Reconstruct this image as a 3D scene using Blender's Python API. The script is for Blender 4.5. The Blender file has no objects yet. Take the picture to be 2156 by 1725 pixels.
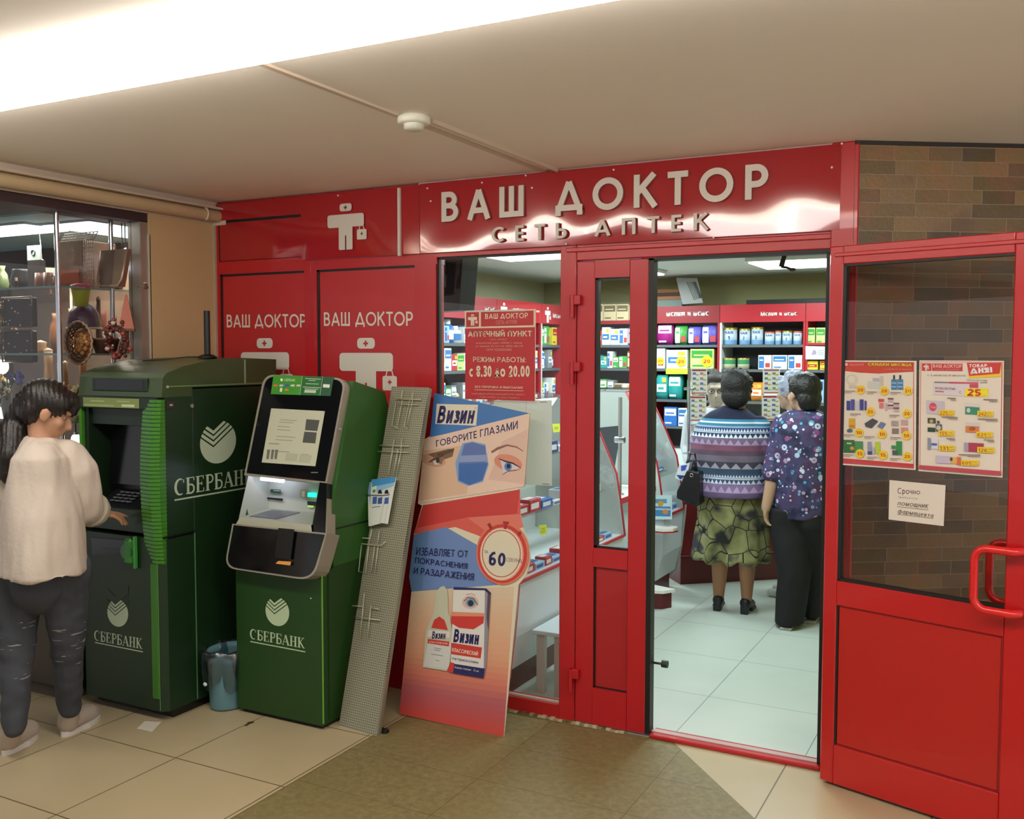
import bpy, math, random
from mathutils import Vector, Matrix, Quaternion
random.seed(7)
SC = bpy.context.scene
COL = SC.collection
PI = math.pi

# ------------------------------------------------------------------ camera
FPX, YAW, PITCH, ROLL, EYE, DIST = 2043.2, 0.484394, 0.057161, 0.0012466, 1.62, 3.8316
_cy, _sy = math.cos(YAW), math.sin(YAW)
FWD = Vector((-_sy*math.cos(PITCH), _cy*math.cos(PITCH), -math.sin(PITCH)))
_r0 = Vector((_cy, _sy, 0)); _u0 = _r0.cross(FWD)
RGT = _r0*math.cos(ROLL)+_u0*math.sin(ROLL)
UPV = _u0*math.cos(ROLL)-_r0*math.sin(ROLL)
CAM = Vector((0, -DIST, EYE))
cd = bpy.data.cameras.new('camera'); cam = bpy.data.objects.new('camera', cd); COL.objects.link(cam)
cd.sensor_width = 36.0; cd.lens = FPX/2156*36; cd.clip_start = 0.02
mt = Matrix((RGT, UPV, -FWD)).transposed().to_4x4(); mt.translation = CAM
cam.matrix_world = mt
SC.camera = cam

# ------------------------------------------------------------------ world, exposure
wd = bpy.data.worlds.new('world'); SC.world = wd; wd.use_nodes = True
wd.node_tree.nodes['Background'].inputs[0].default_value = (0.97, 0.96, 1.0, 1)
wd.node_tree.nodes['Background'].inputs[1].default_value = 0.68
SC.view_settings.view_transform = 'Standard'; SC.view_settings.look = 'None'
SC.view_settings.gamma = 1; SC.view_settings.use_curve_mapping = False
SC.view_settings.exposure = 0.0
SC.cycles.use_denoising = True
SC.cycles.sample_clamp_indirect = 4.0
SC.cycles.max_bounces = 8
SC.cycles.transparent_max_bounces = 24
SC.cycles.caustics_reflective = False; SC.cycles.caustics_refractive = False

def area(name, loc, aim, sx, sy, power, color):
    l = bpy.data.lights.new(name, 'AREA'); l.shape = 'RECTANGLE'; l.size = sx; l.size_y = sy
    l.energy = power; l.color = color
    o = bpy.data.objects.new(name, l); COL.objects.link(o); o.location = loc
    o.rotation_euler = (Vector(aim)-Vector(loc)).to_track_quat('-Z', 'Y').to_euler()
    return o
# the pharmacy's ceiling panels throw their light down
for _x, _y in ((-1.45, 1.2), (-1.45, 3.35), (-2.9, 1.9), (-2.9, 3.5)):
    area('panel_light', (_x, _y, 2.245), (_x, _y, 0), 0.55, 0.55, 24, (0.82, 0.98, 1.0))

# ------------------------------------------------------------------ geometry helpers
def ray(px, py):
    return FWD+RGT*((px-1078)/FPX)-UPV*((py-862.5)/FPX)
def on(px, py, ax, val):
    """the point of an axis plane that the photo shows at a pixel (a survey of the photo)"""
    d = ray(px, py); t = (val-CAM[ax])/d[ax]; return CAM+d*t

def lin(h):
    h = h.lstrip('#'); c = [int(h[i:i+2], 16)/255 for i in (0, 2, 4)]
    return tuple(x/12.92 if x <= 0.04045 else ((x+0.055)/1.055)**2.4 for x in c)+(1,)
_mc = {}
def M(hexc, rough=0.5, metal=0.0, coat=0.0, emit=0.0, bump=0.0, bscale=20.0, vary=0.0, spec=0.5):
    k = (hexc, rough, metal, coat, emit, bump, bscale, vary, spec)
    if k in _mc: return _mc[k]
    m = bpy.data.materials.new('paint_'+hexc.strip('#')); m.use_nodes = True
    nt = m.node_tree; b = nt.nodes['Principled BSDF']
    b.inputs['Base Color'].default_value = lin(hexc); b.inputs['Roughness'].default_value = rough
    b.inputs['Metallic'].default_value = metal; b.inputs['Coat Weight'].default_value = coat
    b.inputs['Specular IOR Level'].default_value = spec
    if emit:
        b.inputs['Emission Color'].default_value = lin(hexc); b.inputs['Emission Strength'].default_value = emit
    if bump or vary:
        tc = nt.nodes.new('ShaderNodeTexCoord'); n = nt.nodes.new('ShaderNodeTexNoise')
        n.inputs['Scale'].default_value = bscale; n.inputs['Detail'].default_value = 3
        nt.links.new(tc.outputs['Object'], n.inputs['Vector'])
        if bump:
            bp = nt.nodes.new('ShaderNodeBump'); bp.inputs['Strength'].default_value = bump; bp.inputs['Distance'].default_value = 0.02
            nt.links.new(n.outputs['Fac'], bp.inputs['Height']); nt.links.new(bp.outputs['Normal'], b.inputs['Normal'])
        if vary:
            mx = nt.nodes.new('ShaderNodeMix'); mx.data_type = 'RGBA'
            c = lin(hexc)
            mx.inputs['A'].default_value = tuple(v*(1-vary) for v in c[:3])+(1,)
            mx.inputs['B'].default_value = tuple(min(1, v*(1+vary)) for v in c[:3])+(1,)
            nt.links.new(n.outputs['Fac'], mx.inputs['Factor']); nt.links.new(mx.outputs['Result'], b.inputs['Base Color'])
    _mc[k] = m; return m

def glass_mat(name, tint=(1, 1, 1), refl=1.0, rough=0.0):
    m = bpy.data.materials.new(name); m.use_nodes = True; nt = m.node_tree
    for n in list(nt.nodes): nt.nodes.remove(n)
    o = nt.nodes.new('ShaderNodeOutputMaterial'); t = nt.nodes.new('ShaderNodeBsdfTransparent'); t.inputs[0].default_value = tint+(1,)
    g = nt.nodes.new('ShaderNodeBsdfGlossy'); g.inputs['Roughness'].default_value = rough
    f = nt.nodes.new('ShaderNodeFresnel'); ge = nt.nodes.new('ShaderNodeNewGeometry'); mr = nt.nodes.new('ShaderNodeMapRange')
    mr.inputs['To Min'].default_value = 1.45; mr.inputs['To Max'].default_value = 1/1.45   # the same gloss from both faces
    nt.links.new(ge.outputs['Backfacing'], mr.inputs['Value']); nt.links.new(mr.outputs[0], f.inputs[0])
    mu = nt.nodes.new('ShaderNodeMath'); mu.operation = 'MULTIPLY'; mu.inputs[1].default_value = refl
    mx = nt.nodes.new('ShaderNodeMixShader')
    nt.links.new(f.outputs[0], mu.inputs[0]); nt.links.new(mu.outputs[0], mx.inputs[0])
    nt.links.new(t.outputs[0], mx.inputs[1]); nt.links.new(g.outputs[0], mx.inputs[2]); nt.links.new(mx.outputs[0], o.inputs[0])
    return m
GLASS = glass_mat('clear_glass'); GLASS_DIM = glass_mat('tinted_glass', (0.86, 0.83, 0.78))
GLASS_SHOP = glass_mat('shop_glass', (0.85, 0.85, 0.85), 0.7)

_tc = {}
def text_geo(s, bold=0.0, res=4):
    """drawn lettering as quads, normalised to its own bounding box"""
    k = (s, bold)
    if k in _tc: return _tc[k]
    wt = .115+bold*3.0; x = 0; vs = []; fs = []
    for ch in s:
        if ch == ' ': x += .38; continue
        S, w = letter(ch, wt)
        for p in S:
            for q in stroke_quads(p, wt):
                o = len(vs); vs += [(v.x+x, v.y) for v in q]; fs.append((o, o+1, o+2, o+3))
        x += w+.13
    x0 = min(v[0] for v in vs); x1 = max(v[0] for v in vs); y0 = min(0, *(v[1] for v in vs)) if False else min(v[1] for v in vs); y1 = max(v[1] for v in vs)
    w = (x1-x0) or 1; h = (y1-y0) or 1
    r = ([((a-x0)/w, (b-y0)/h) for a, b in vs], fs, w/h); _tc[k] = r; return r

class MB:
    """collects shapes and links them as one mesh"""
    def __init__(s, T=None):
        s.v = []; s.f = []; s.m = []; s.s = []; s.mats = []; s.T = T or Matrix()
    def add(s, vs, fs, mat, smooth=False):
        if mat not in s.mats: s.mats.append(mat)
        k = s.mats.index(mat); o = len(s.v)
        s.v += [tuple(s.T @ Vector(v)) for v in vs]
        s.f += [tuple(i+o for i in f) for f in fs]; s.m += [k]*len(fs); s.s += [smooth]*len(fs); return s
    def box(s, x0, y0, z0, x1, y1, z1, mat, bev=0.0):
        if x0 > x1: x0, x1 = x1, x0
        if y0 > y1: y0, y1 = y1, y0
        if z0 > z1: z0, z1 = z1, z0
        b = min(bev, (x1-x0)/2.1, (y1-y0)/2.1, (z1-z0)/2.1)
        if b <= 0:
            vs = [(x, y, z) for z in (z0, z1) for y in (y0, y1) for x in (x0, x1)]
            fs = [(0, 2, 3, 1), (4, 5, 7, 6), (0, 1, 5, 4), (2, 6, 7, 3), (0, 4, 6, 2), (1, 3, 7, 5)]
            return s.add(vs, fs, mat)
        vs = []; idx = {}
        for i, x in enumerate((x0, x1)):
            for j, y in enumerate((y0, y1)):
                for k, z in enumerate((z0, z1)):
                    sx, sy, sz = (1, -1)[i]*b, (1, -1)[j]*b, (1, -1)[k]*b
                    idx[i, j, k] = len(vs); vs += [(x, y+sy, z+sz), (x+sx, y, z+sz), (x+sx, y+sy, z)]
        I = lambda i, j, k, a: idx[i, j, k]+a
        fs = []
        for i in (0, 1):
            q = [I(i, 0, 0, 0), I(i, 0, 1, 0), I(i, 1, 1, 0), I(i, 1, 0, 0)]; fs.append(tuple(q if i == 0 else q[::-1]))
            q = [I(0, i, 0, 1), I(1, i, 0, 1), I(1, i, 1, 1), I(0, i, 1, 1)]; fs.append(tuple(q if i == 0 else q[::-1]))
            q = [I(0, 0, i, 2), I(0, 1, i, 2), I(1, 1, i, 2), I(1, 0, i, 2)]; fs.append(tuple(q if i == 0 else q[::-1]))
        for a in (0, 1):
            for c in (0, 1):
                fs.append((I(0, a, c, 1), I(1, a, c, 1), I(1, a, c, 2), I(0, a, c, 2)))
                fs.append((I(a, 0, c, 0), I(a, 1, c, 0), I(a, 1, c, 2), I(a, 0, c, 2)))
                fs.append((I(a, c, 0, 0), I(a, c, 1, 0), I(a, c, 1, 1), I(a, c, 0, 1)))
        for i in (0, 1):
            for j in (0, 1):
                for k in (0, 1): fs.append((I(i, j, k, 0), I(i, j, k, 1), I(i, j, k, 2)))
        return s.add(vs, fs, mat)
    def ring(s, c, n, r, seg, ref=None):
        n = Vector(n).normalized(); a = Vector(ref) if ref else (Vector((0, 0, 1)) if abs(n.z) < .9 else Vector((1, 0, 0)))
        a = (a-n*a.dot(n)).normalized(); b = n.cross(a)
        return [tuple(Vector(c)+a*(r*math.cos(2*PI*i/seg))+b*(r*math.sin(2*PI*i/seg))) for i in range(seg)]
    def cyl(s, p0, p1, r0, mat, seg=16, r1=None, smooth=True):
        p0, p1 = Vector(p0), Vector(p1); r1 = r0 if r1 is None else r1; d = p1-p0
        vs = s.ring(p0, d, r0, seg)+s.ring(p1, d, r1, seg)
        s.add(vs, [(i, (i+1) % seg, seg+(i+1) % seg, seg+i) for i in range(seg)], mat, smooth)
        s.add(vs[:seg], [tuple(range(seg))[::-1]], mat); s.add(vs[seg:], [tuple(range(seg))], mat); return s
    def tube(s, pts, r, mat, seg=8, closed=False, flat=1.0):
        pts = [Vector(p) for p in pts]; n = len(pts); vs = []
        rs = r if isinstance(r, (list, tuple)) else [r]*n
        up = None
        for i, p in enumerate(pts):
            if closed: t = pts[(i+1) % n]-pts[i-1]
            else: t = pts[min(i+1, n-1)]-pts[max(i-1, 0)]
            t.normalize()
            if up is None: up = Vector((0, 0, 1)) if abs(t.z) < .9 else Vector((1, 0, 0))
            up = (up-t*up.dot(t)).normalized(); b = t.cross(up)
            vs += [tuple(p+up*(rs[i]*flat*math.cos(2*PI*k/seg))+b*(rs[i]*math.sin(2*PI*k/seg))) for k in range(seg)]
        fs = [(i*seg+k, i*seg+(k+1) % seg, ((i+1) % n)*seg+(k+1) % seg, ((i+1) % n)*seg+k) for i in range(n if closed else n-1) for k in range(seg)]
        if not closed: fs += [tuple(range(seg))[::-1], tuple(range((n-1)*seg, n*seg))]
        return s.add(vs, fs, mat, True)
    def lathe(s, prof, mat, c=(0, 0, 0), seg=24, smooth=True, sy=1.0):
        vs = []; n = len(prof)
        for r, z in prof: vs += [(c[0]+r*math.cos(2*PI*k/seg), c[1]+sy*r*math.sin(2*PI*k/seg), c[2]+z) for k in range(seg)]
        fs = [(i*seg+k, i*seg+(k+1) % seg, (i+1)*seg+(k+1) % seg, (i+1)*seg+k) for i in range(n-1) for k in range(seg)]
        return s.add(vs, fs, mat, smooth)
    def ell(s, c, r, mat, seg=16, rings=10, rot=None):
        if not isinstance(r, (list, tuple)): r = (r, r, r)
        vs = []; q = rot or Matrix.Identity(3)
        for i in range(rings+1):
            th = PI*i/rings
            for k in range(seg):
                ph = 2*PI*k/seg
                vs.append(tuple(Vector(c)+q @ Vector((r[0]*math.sin(th)*math.cos(ph), r[1]*math.sin(th)*math.sin(ph), -r[2]*math.cos(th)))))
        fs = [(i*seg+k, i*seg+(k+1) % seg, (i+1)*seg+(k+1) % seg, (i+1)*seg+k) for i in range(rings) for k in range(seg)]
        return s.add(vs, fs, mat, True)
    def prism(s, pts, d, mat, side=None, smooth=False):
        """polygon of 3-D points extruded by the vector d"""
        n = len(pts); d = Vector(d); vs = [tuple(p) for p in pts]+[tuple(Vector(p)+d) for p in pts]
        s.add(vs, [tuple(range(n))[::-1], tuple(range(n, 2*n))], mat)
        s.add(vs, [(i, (i+1) % n, n+(i+1) % n, n+i) for i in range(n)], side or mat, smooth); return s
    def build(s, name, parent=None, **kw):
        me = bpy.data.meshes.new(name); me.from_pydata(s.v, [], s.f)
        for m in s.mats: me.materials.append(m)
        me.polygons.foreach_set('material_index', s.m); me.polygons.foreach_set('use_smooth', s.s); me.update()
        o = bpy.data.objects.new(name, me); COL.objects.link(o)
        if parent is not None: o.parent = parent
        for k, v in kw.items(): o[k] = v
        return o

def tag(o, label, cat, group=None):
    o['label'] = label; o['category'] = cat
    if group: o['group'] = group
    return o
def thing(name, label, cat, group=None):
    o = bpy.data.objects.new(name, None); COL.objects.link(o); o.empty_display_size = 0.05
    return tag(o, label, cat, group)
def settle(root):
    """put a thing's empty at the foot of its parts"""
    ch = list(root.children); pts = [v.co for c in ch if c.type == 'MESH' for v in c.data.vertices]
    if not pts: return root
    lo = [min(p[i] for p in pts) for i in range(3)]; hi = [max(p[i] for p in pts) for i in range(3)]
    b = Vector(((lo[0]+hi[0])/2, (lo[1]+hi[1])/2, lo[2])); root.location = b
    for c in ch: c.location = c.location-b
    return root
def struct(o):
    o['kind'] = 'structure'; return o

class Sheet(MB):
    """flat printed matter on a plane: shapes are given in photo pixels or in plane units and lie in thin layers"""
    def __init__(s, O, U, V, step=0.00007):
        super().__init__(); s.O = Vector(O); s.U = Vector(U).normalized(); s.V = Vector(V).normalized()
        s.N = s.U.cross(s.V).normalized(); s.step = step; s.h = 0.0
    def q(s, px, py):
        d = ray(px, py); t = (s.O-CAM).dot(s.N)/d.dot(s.N); p = CAM+d*t-s.O
        return (p.dot(s.U), p.dot(s.V))
    def at(s, u, v, h=None):
        return tuple(s.O+s.U*u+s.V*v+s.N*(s.h if h is None else h))
    def up(s, k=1): s.h += s.step*k; return s
    def uvpoly(s, pts, mat, th=0.0):
        s.up(); n = len(pts)
        if th:
            s.h += th
            a = [s.at(u, v, s.h) for u, v in pts]; s.prism(a, -s.N*th, mat)
        else: s.add([s.at(u, v) for u, v in pts], [tuple(range(n))], mat)
        return s
    def poly(s, pts, mat, th=0.0): return s.uvpoly([s.q(*p) for p in pts], mat, th)
    def rect(s, u0, v0, u1, v1, mat, th=0.0): return s.uvpoly([(u0, v0), (u1, v0), (u1, v1), (u0, v1)], mat, th)
    def uvell(s, cu, cv, ru, rv, mat, seg=28, a0=0, a1=2*PI, rot=0.0):
        pts = []
        for i in range(seg+(0 if a1-a0 >= 2*PI-1e-6 else 1)):
            a = a0+(a1-a0)*i/seg; x, y = ru*math.cos(a), rv*math.sin(a)
            pts.append((cu+x*math.cos(rot)-y*math.sin(rot), cv+x*math.sin(rot)+y*math.cos(rot)))
        return s.uvpoly(pts, mat)
    def ellp(s, px, py, rx, ry, mat, rot=0.0, seg=28):
        pts = []
        for i in range(seg):
            a = 2*PI*i/seg; x, y = rx*math.cos(a), ry*math.sin(a)
            pts.append((px+x*math.cos(rot)-y*math.sin(rot), py+x*math.sin(rot)+y*math.cos(rot)))
        return s.poly(pts, mat)
    def line(s, pts, w, mat, px=True):
        """a drawn line of width w (plane units) through points"""
        P = [Vector(s.q(*p)) for p in pts] if px else [Vector(p) for p in pts]; s.up()
        L = []; R = []
        for i, p in enumerate(P):
            t = (P[min(i+1, len(P)-1)]-P[max(i-1, 0)]).normalized(); n = Vector((-t.y, t.x))
            k = w/2 if not isinstance(w, (list, tuple)) else w[i]/2
            L.append(p+n*k); R.append(p-n*k)
        n = len(P); vs = [s.at(*p) for p in L]+[s.at(*p) for p in R]
        s.add(vs, [(n+i, n+i+1, i+1, i) for i in range(n-1)], mat); return s
    def uvtext(s, txt, bl, br, tl, mat, bold=0.0, depth=0.0, res=4, ext=None, tr=None):
        """text filling the parallelogram (or quadrilateral, with tr) bl, br, tl"""
        vs, fs, asp = text_geo(txt, bold, res); s.up()
        bl, br, tl = Vector(bl), Vector(br), Vector(tl); tr = Vector(tr) if tr else br+tl-bl
        uv = [bl*(1-x)*(1-y)+br*x*(1-y)+tl*(1-x)*y+tr*x*y for x, y in vs]
        s.add([s.at(p.x, p.y) for p in uv], fs, mat); return s
    def text(s, txt, bl, br, tl, mat, tr=None, **kw):
        return s.uvtext(txt, s.q(*bl), s.q(*br), s.q(*tl), mat, tr=s.q(*tr) if tr else None, **kw)

# ------------------------------------------------------------------ drawn lettering (geometric sans and book serif)
def arc(cx, cy, rx, ry, a0, a1, n=10):
    return [(cx+rx*math.cos(math.radians(a0+(a1-a0)*i/n)), cy+ry*math.sin(math.radians(a0+(a1-a0)*i/n))) for i in range(n+1)]
def letter(ch, w):
    """polylines of one letter; capitals are one unit high, small letters .74"""
    h = w/2; t = 1-h; b = h
    X = 'абвгдежзийклмнопрстуфхцчшщъыьэюя'
    if ch in X and ch not in 'аебруф':
        S, a = letter(ch.upper(), w/.74); return [[(x*.74, y*.74) for x, y in p] for p in S], a*.74
    bowl = lambda x0, ya, yb, r: [(h, ya)]+arc(x0, (ya+yb)/2, r, (ya-yb)/2, 90, -90, 8)+[(h, yb)]
    V = lambda x, y0=0, y1=1: [(x, y0), (x, y1)]
    G = {
     'Г': ([V(h), [(0, t), (.5, t)]], .5), 'Б': ([V(h), [(0, t), (.5, t)], bowl(.30, .58, b, .24)], .58),
     'Ж': ([V(.45), [(.02, 1), (.40, .5), (0, 0)], [(.88, 1), (.50, .5), (.90, 0)]], .9),
     'З': ([arc(.26, .75, .22, .25-h, 150, -80, 10)+[(.2, .52)], [(.2, .52)]+arc(.27, .26+h/2, .25, .26-h/2, 80, -150, 10)], .54),
     'И': ([V(h), V(.72-h), [(h, .05), (.72-h, .95)]], .72), 'Й': ([V(h), V(.72-h), [(h, .05), (.72-h, .95)], arc(.36, 1.2, .14, .10, 200, 340, 6)], .72),
     'Л': ([V(.68-h), [(.2, t), (.68-h, t)], [(.2, 1), (.18, .4), (.12, .1), (0, h)]], .68), 'М': ([V(h), V(.86-h), [(h, .98), (.43, .1), (.86-h, .98)]], .86),
     'Н': ([V(h), V(.70-h), [(h, .52), (.70-h, .52)]], .70), 'У': ([[(.03, 1), (.34, .38)], [(.66, 1), (.34, .30), (.24, .08), (.08, h)]], .68),
     'Ф': ([V(.42), arc(.42, .52, .37, .28, 0, 360, 20)], .84), 'Х': ([[(.03, 0), (.62, 1)], [(.03, 1), (.62, 0)]], .65),
     'Ц': ([V(h), V(.64), [(h, b), (.78, b)], [(.76, b), (.76, -.18)]], .78), 'Ч': ([V(.62-h), [(h, 1), (h, .66), (.14, .46), (.62-h, .46)]], .62),
     'Щ': ([V(h), V(.42), V(.80), [(h, b), (.94, b)], [(.92, b), (.92, -.18)]], .94), 'Ъ': ([V(.2), [(0, t), (.2, t)], [(.2, .56)]+arc(.42, (b+.56)/2, .24, (.56-b)/2, 90, -90)+[(.2, b)]], .7),
     'Ы': ([V(h), bowl(.26, .56, b, .2), V(.72-h)], .72), 'Э': ([arc(.3, .5, .36, .5-h, 140, -140, 20), [(.25, .5), (.62, .5)]], .7),
     'Ю': ([V(h), [(h, .5), (.3, .5)], arc(.62, .5, .36-h, .5-h, 0, 360, 24)], .98), 'Я': ([V(.58-h), [(.58-h, t)]+arc(.28, .73, .22, .27-h, 90, 270, 8)+[(.58-h, .46+h/2)], [(.32, .46), (.04, 0)]], .58),
     'а': ([V(.52-h, 0, .74), arc(.27, .37, .27-h, .37-h, 0, 360, 18)], .52), 'е': ([arc(.28, .37, .28-h, .37-h, -50, -350, 18), [(h, .38), (.54-h, .38)]], .56),
     'б': ([arc(.29, .35, .29-h, .35-h, 0, 360, 18), [(h, .38), (.08, .72), (.25, .88), (.5, 1)]], .58), 'р': ([V(h, -.24, .74), arc(.29, .37, .28-h, .37-h, 0, 360, 18)], .56),
     'у': ([[(.03, .74), (.29, .06)], [(.53, .74), (.25, 0), (.16, -.2), (.04, -.2)]], .55), 'ф': ([V(.4, -.24, 1), arc(.4, .37, .36, .37-h, 0, 360, 20)], .8),
     '0': ([arc(.3, .5, .3-h, .5-h, 0, 360, 24)], .6), '1': ([V(.26), [(.26, .95), (.05, .75)]], .36), '2': ([arc(.28, .72, .26-h/2, .28-h, 160, -30, 10)+[(h, b)], [(0, b), (.56, b)]], .56),
     '3': ([arc(.26, .75, .22, .25-h, 150, -80, 10)+[(.2, .53)], [(.2, .53)]+arc(.27, .27, .25, .27-h, 80, -150, 10)], .54), '4': ([V(.44), [(.44, .96), (.03, .3), (.58, .3)]], .6),
     '5': ([[(.5, t), (.12, t), (.09, .55)], [(.09, .55)]+arc(.26, .32, .26-h/2, .32-h, 110, -150, 12)], .54), '6': ([arc(.29, .32, .29-h, .32-h, 0, 360, 20), [(h, .36), (.1, .7), (.28, .92), (.48, .97)]], .58),
     '8': ([arc(.28, .74, .22, .26-h, 0, 360, 18), arc(.28, .27, .28-h, .27-h+.01, 0, 360, 20)], .56), '9': ([arc(.29, .68, .29-h, .32-h, 0, 360, 20), [(.58-h, .64), (.48, .3), (.30, .08), (.1, .03)]], .58), '7': ([[(0, t), (.52, t), (.2, 0)]], .54),
     '.': ([[(0, h), (w, h)]], w), ',': ([[(w*.6, h), (0, -.14)]], w), ':': ([[(0, h), (w, h)], [(0, .62), (w, .62)]], w), '!': ([V(h, .28, 1), [(0, h), (w, h)]], w), '-': ([[(0, .42), (.3, .42)]], .3), '=': ([[(0, .32), (.4, .32)], [(0, .62), (.4, .62)]], .4),
     '"': ([V(h, .75, 1), V(h+.18, .75, 1)], .3), '(': ([arc(.35, .4, .3, .62, 130, 230, 8)], .2), ')': ([arc(-.1, .4, .3, .62, 50, -50, 8)], .2), '®': ([arc(.3, .5, .3, .5, 0, 360, 14)], .6),
     'N': ([V(h), V(.70-h), [(h, .95), (.70-h, .05)]], .70)}
    if ch in G: return G[ch]
    return glyph_sans({'A': 'А', 'C': 'С', 'O': 'О'}.get(ch, ch), w)
def glyph_sans(ch, w):
    h = w/2; t = 1-h; b = h
    if ch == 'В': return [[(h, 0), (h, 1)], [(h, t)]+arc(.30, (t+.53)/2, .20, (t-.53)/2, 90, -90)+[(h, .53)], [(h, .53)]+arc(.32, (b+.53)/2, .24, (.53-b)/2, 90, -90)+[(h, b)]], .56+h
    if ch == 'А': return [[(h*.9, 0), (.43, .97)], [(.43, .97), (.86-h*.9, 0)], [(.2, .30), (.66, .30)]], .86
    if ch == 'Ш': return [[(h, 0), (h, 1)], [(.44, 0), (.44, 1)], [(.88-h, 0), (.88-h, 1)], [(h, b), (.88-h, b)]], .88
    if ch == 'Д': return [[(.13, .16), (.46, .97)], [(.46, .97), (.79, .16)], [(0, .16), (.92, .16)], [(h, .16), (h, -.08)], [(.92-h, .16), (.92-h, -.08)]], .92
    if ch == 'О': return [arc(.5, .5, .5-h, .5-h, 0, 360, 36)], 1.0
    if ch == 'С': return [arc(.46, .5, .46-h, .5-h, 48, 312, 26)], .82
    if ch == 'К': return [[(h, 0), (h, 1)], [(.64, 1), (h+.03, .46)], [(.24, .62), (.68, 0)]], .72
    if ch == 'Т': return [[(0, t), (.62, t)], [(.31, 0), (.31, 1)]], .62
    if ch == 'Р': return [[(h, 0), (h, 1)], [(h, t)]+arc(.32, (t+.43)/2, .24, (t-.43)/2, 90, -90)+[(h, .43)]], .56+h
    if ch == 'Е': return [[(h, 0), (h, 1)], [(0, t), (.5, t)], [(0, .5), (.47, .5)], [(0, b), (.5, b)]], .5
    if ch == 'Ь': return [[(h, 0), (h, 1)], [(h, .56)]+arc(.30, (b+.56)/2, .24, (.56-b)/2, 90, -90)+[(h, b)]], .56
    if ch == 'П': return [[(h, 0), (h, 1)], [(.72-h, 0), (.72-h, 1)], [(0, t), (.72, t)]], .72
    return [], .5
# serif: (path, width factor) with 1 for the thick stems
def glyph_serif(ch):
    T, t = .15, .055; S = []
    def ser(x, y, w=.26): S.append(([(x-w/2, y), (x+w/2, y)], t))
    if ch == 'С':
        S.append((arc(.38, .5, .29, .47, 62, 298, 24), None)); S.append(([(.60, .93), (.60, .72)], t)); return S, .72
    if ch == 'Б':
        S += [([(.18, 0), (.18, 1)], T), ([(.06, .975), (.58, .975)], t), ([(.56, .98), (.56, .78)], t), ([(.18, .55)]+arc(.36, .29, .2, .26, 90, -90)+[(.18, .03)], .10)]; ser(.14, .025, .2); return S, .66
    if ch == 'Е':
        S += [([(.18, 0), (.18, 1)], T), ([(.06, .975), (.56, .975)], t), ([(.18, .52), (.44, .52)], t), ([(.06, .025), (.58, .025)], t), ([(.54, .98), (.54, .78)], t), ([(.56, .02), (.56, .24)], t), ([(.43, .62), (.43, .42)], t)]; return S, .66
    if ch == 'Р':
        S += [([(.18, 0), (.18, 1)], T), ([(.18, .97)]+arc(.34, .73, .2, .24, 90, -90)+[(.18, .49)], .09)]; ser(.18, .025, .3); ser(.14, .975, .2); return S, .62
    if ch == 'А':
        S += [([(.10, 0), (.36, .98)], t), ([(.36, .98), (.64, 0)], T), ([(.18, .32), (.54, .32)], t)]; ser(.10, .025, .22); ser(.63, .025, .28); return S, .76
    if ch == 'Н':
        S += [([(.18, 0), (.18, 1)], T), ([(.58, 0), (.58, 1)], T), ([(.18, .5), (.58, .5)], t)]
        for x in (.18, .58): ser(x, .025, .3); ser(x, .975, .3)
        return S, .78
    if ch == 'К':
        S += [([(.18, 0), (.18, 1)], T), ([(.56, .97), (.24, .48)], t), ([(.28, .56), (.60, .02)], .13)]; ser(.18, .025, .3); ser(.18, .975, .3); ser(.56, .975, .2); ser(.62, .025, .2); return S, .74
    return [], .4
def stroke_quads(pts, w):
    P = [Vector(p) for p in pts]; n = len(P); L = []; R = []
    closed = (P[0]-P[-1]).length < 1e-6
    for i in range(n):
        a = P[i-1] if i else (P[-2] if closed else None); b = P[i+1] if i < n-1 else (P[1] if closed else None)
        d1 = (P[i]-a).normalized() if a is not None else None; d2 = (b-P[i]).normalized() if b is not None else None
        t = ((d1 or d2)+(d2 or d1)).normalized(); nn = Vector((-t.y, t.x))
        c = max(.4, abs(t.dot(d2 or d1)))
        k = (w[i] if isinstance(w, list) else w)/2/c
        L.append(P[i]+nn*k); R.append(P[i]-nn*k)
    return [(R[i], R[i+1], L[i+1], L[i]) for i in range(n-1)]
def word_quads(txt, style, wt=.16, gap=.16, space=.5):
    """quads in a unit-height line; returns quads, total width"""
    x = 0; Q = []
    for ch in txt:
        if ch == ' ': x += space; continue
        if style == 'sans':
            S, w = glyph_sans(ch, wt); S = [(p, wt) for p in S]
        else:
            S, w = glyph_serif(ch)
        g = []
        for p, k in S:
            if k is None: k = [.06+.10*abs(math.sin(PI*i/(len(p)-1)))**1.2 for i in range(len(p))]
            g += stroke_quads(p, k)
        Q.append((ch, [[(v.x+x, v.y) for v in q] for q in g], x, w)); x += w+gap
    return Q, x-gap
def draw_word(sh, txt, style, bl, br, tl, mat, px=True, **kw):
    if px: bl, br, tl = sh.q(*bl), sh.q(*br), sh.q(*tl)
    Q, W = word_quads(txt, style, **kw); sh.up(); bl, br, tl = Vector(bl), Vector(br), Vector(tl)
    for ch, qs, x, w in Q:
        for q in qs:
            sh.up(.02)
            sh.add([sh.at(*(bl+(br-bl)*(a/W)+(tl-bl)*b)) for a, b in q], [(0, 1, 2, 3)], mat)
    return sh
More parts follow.
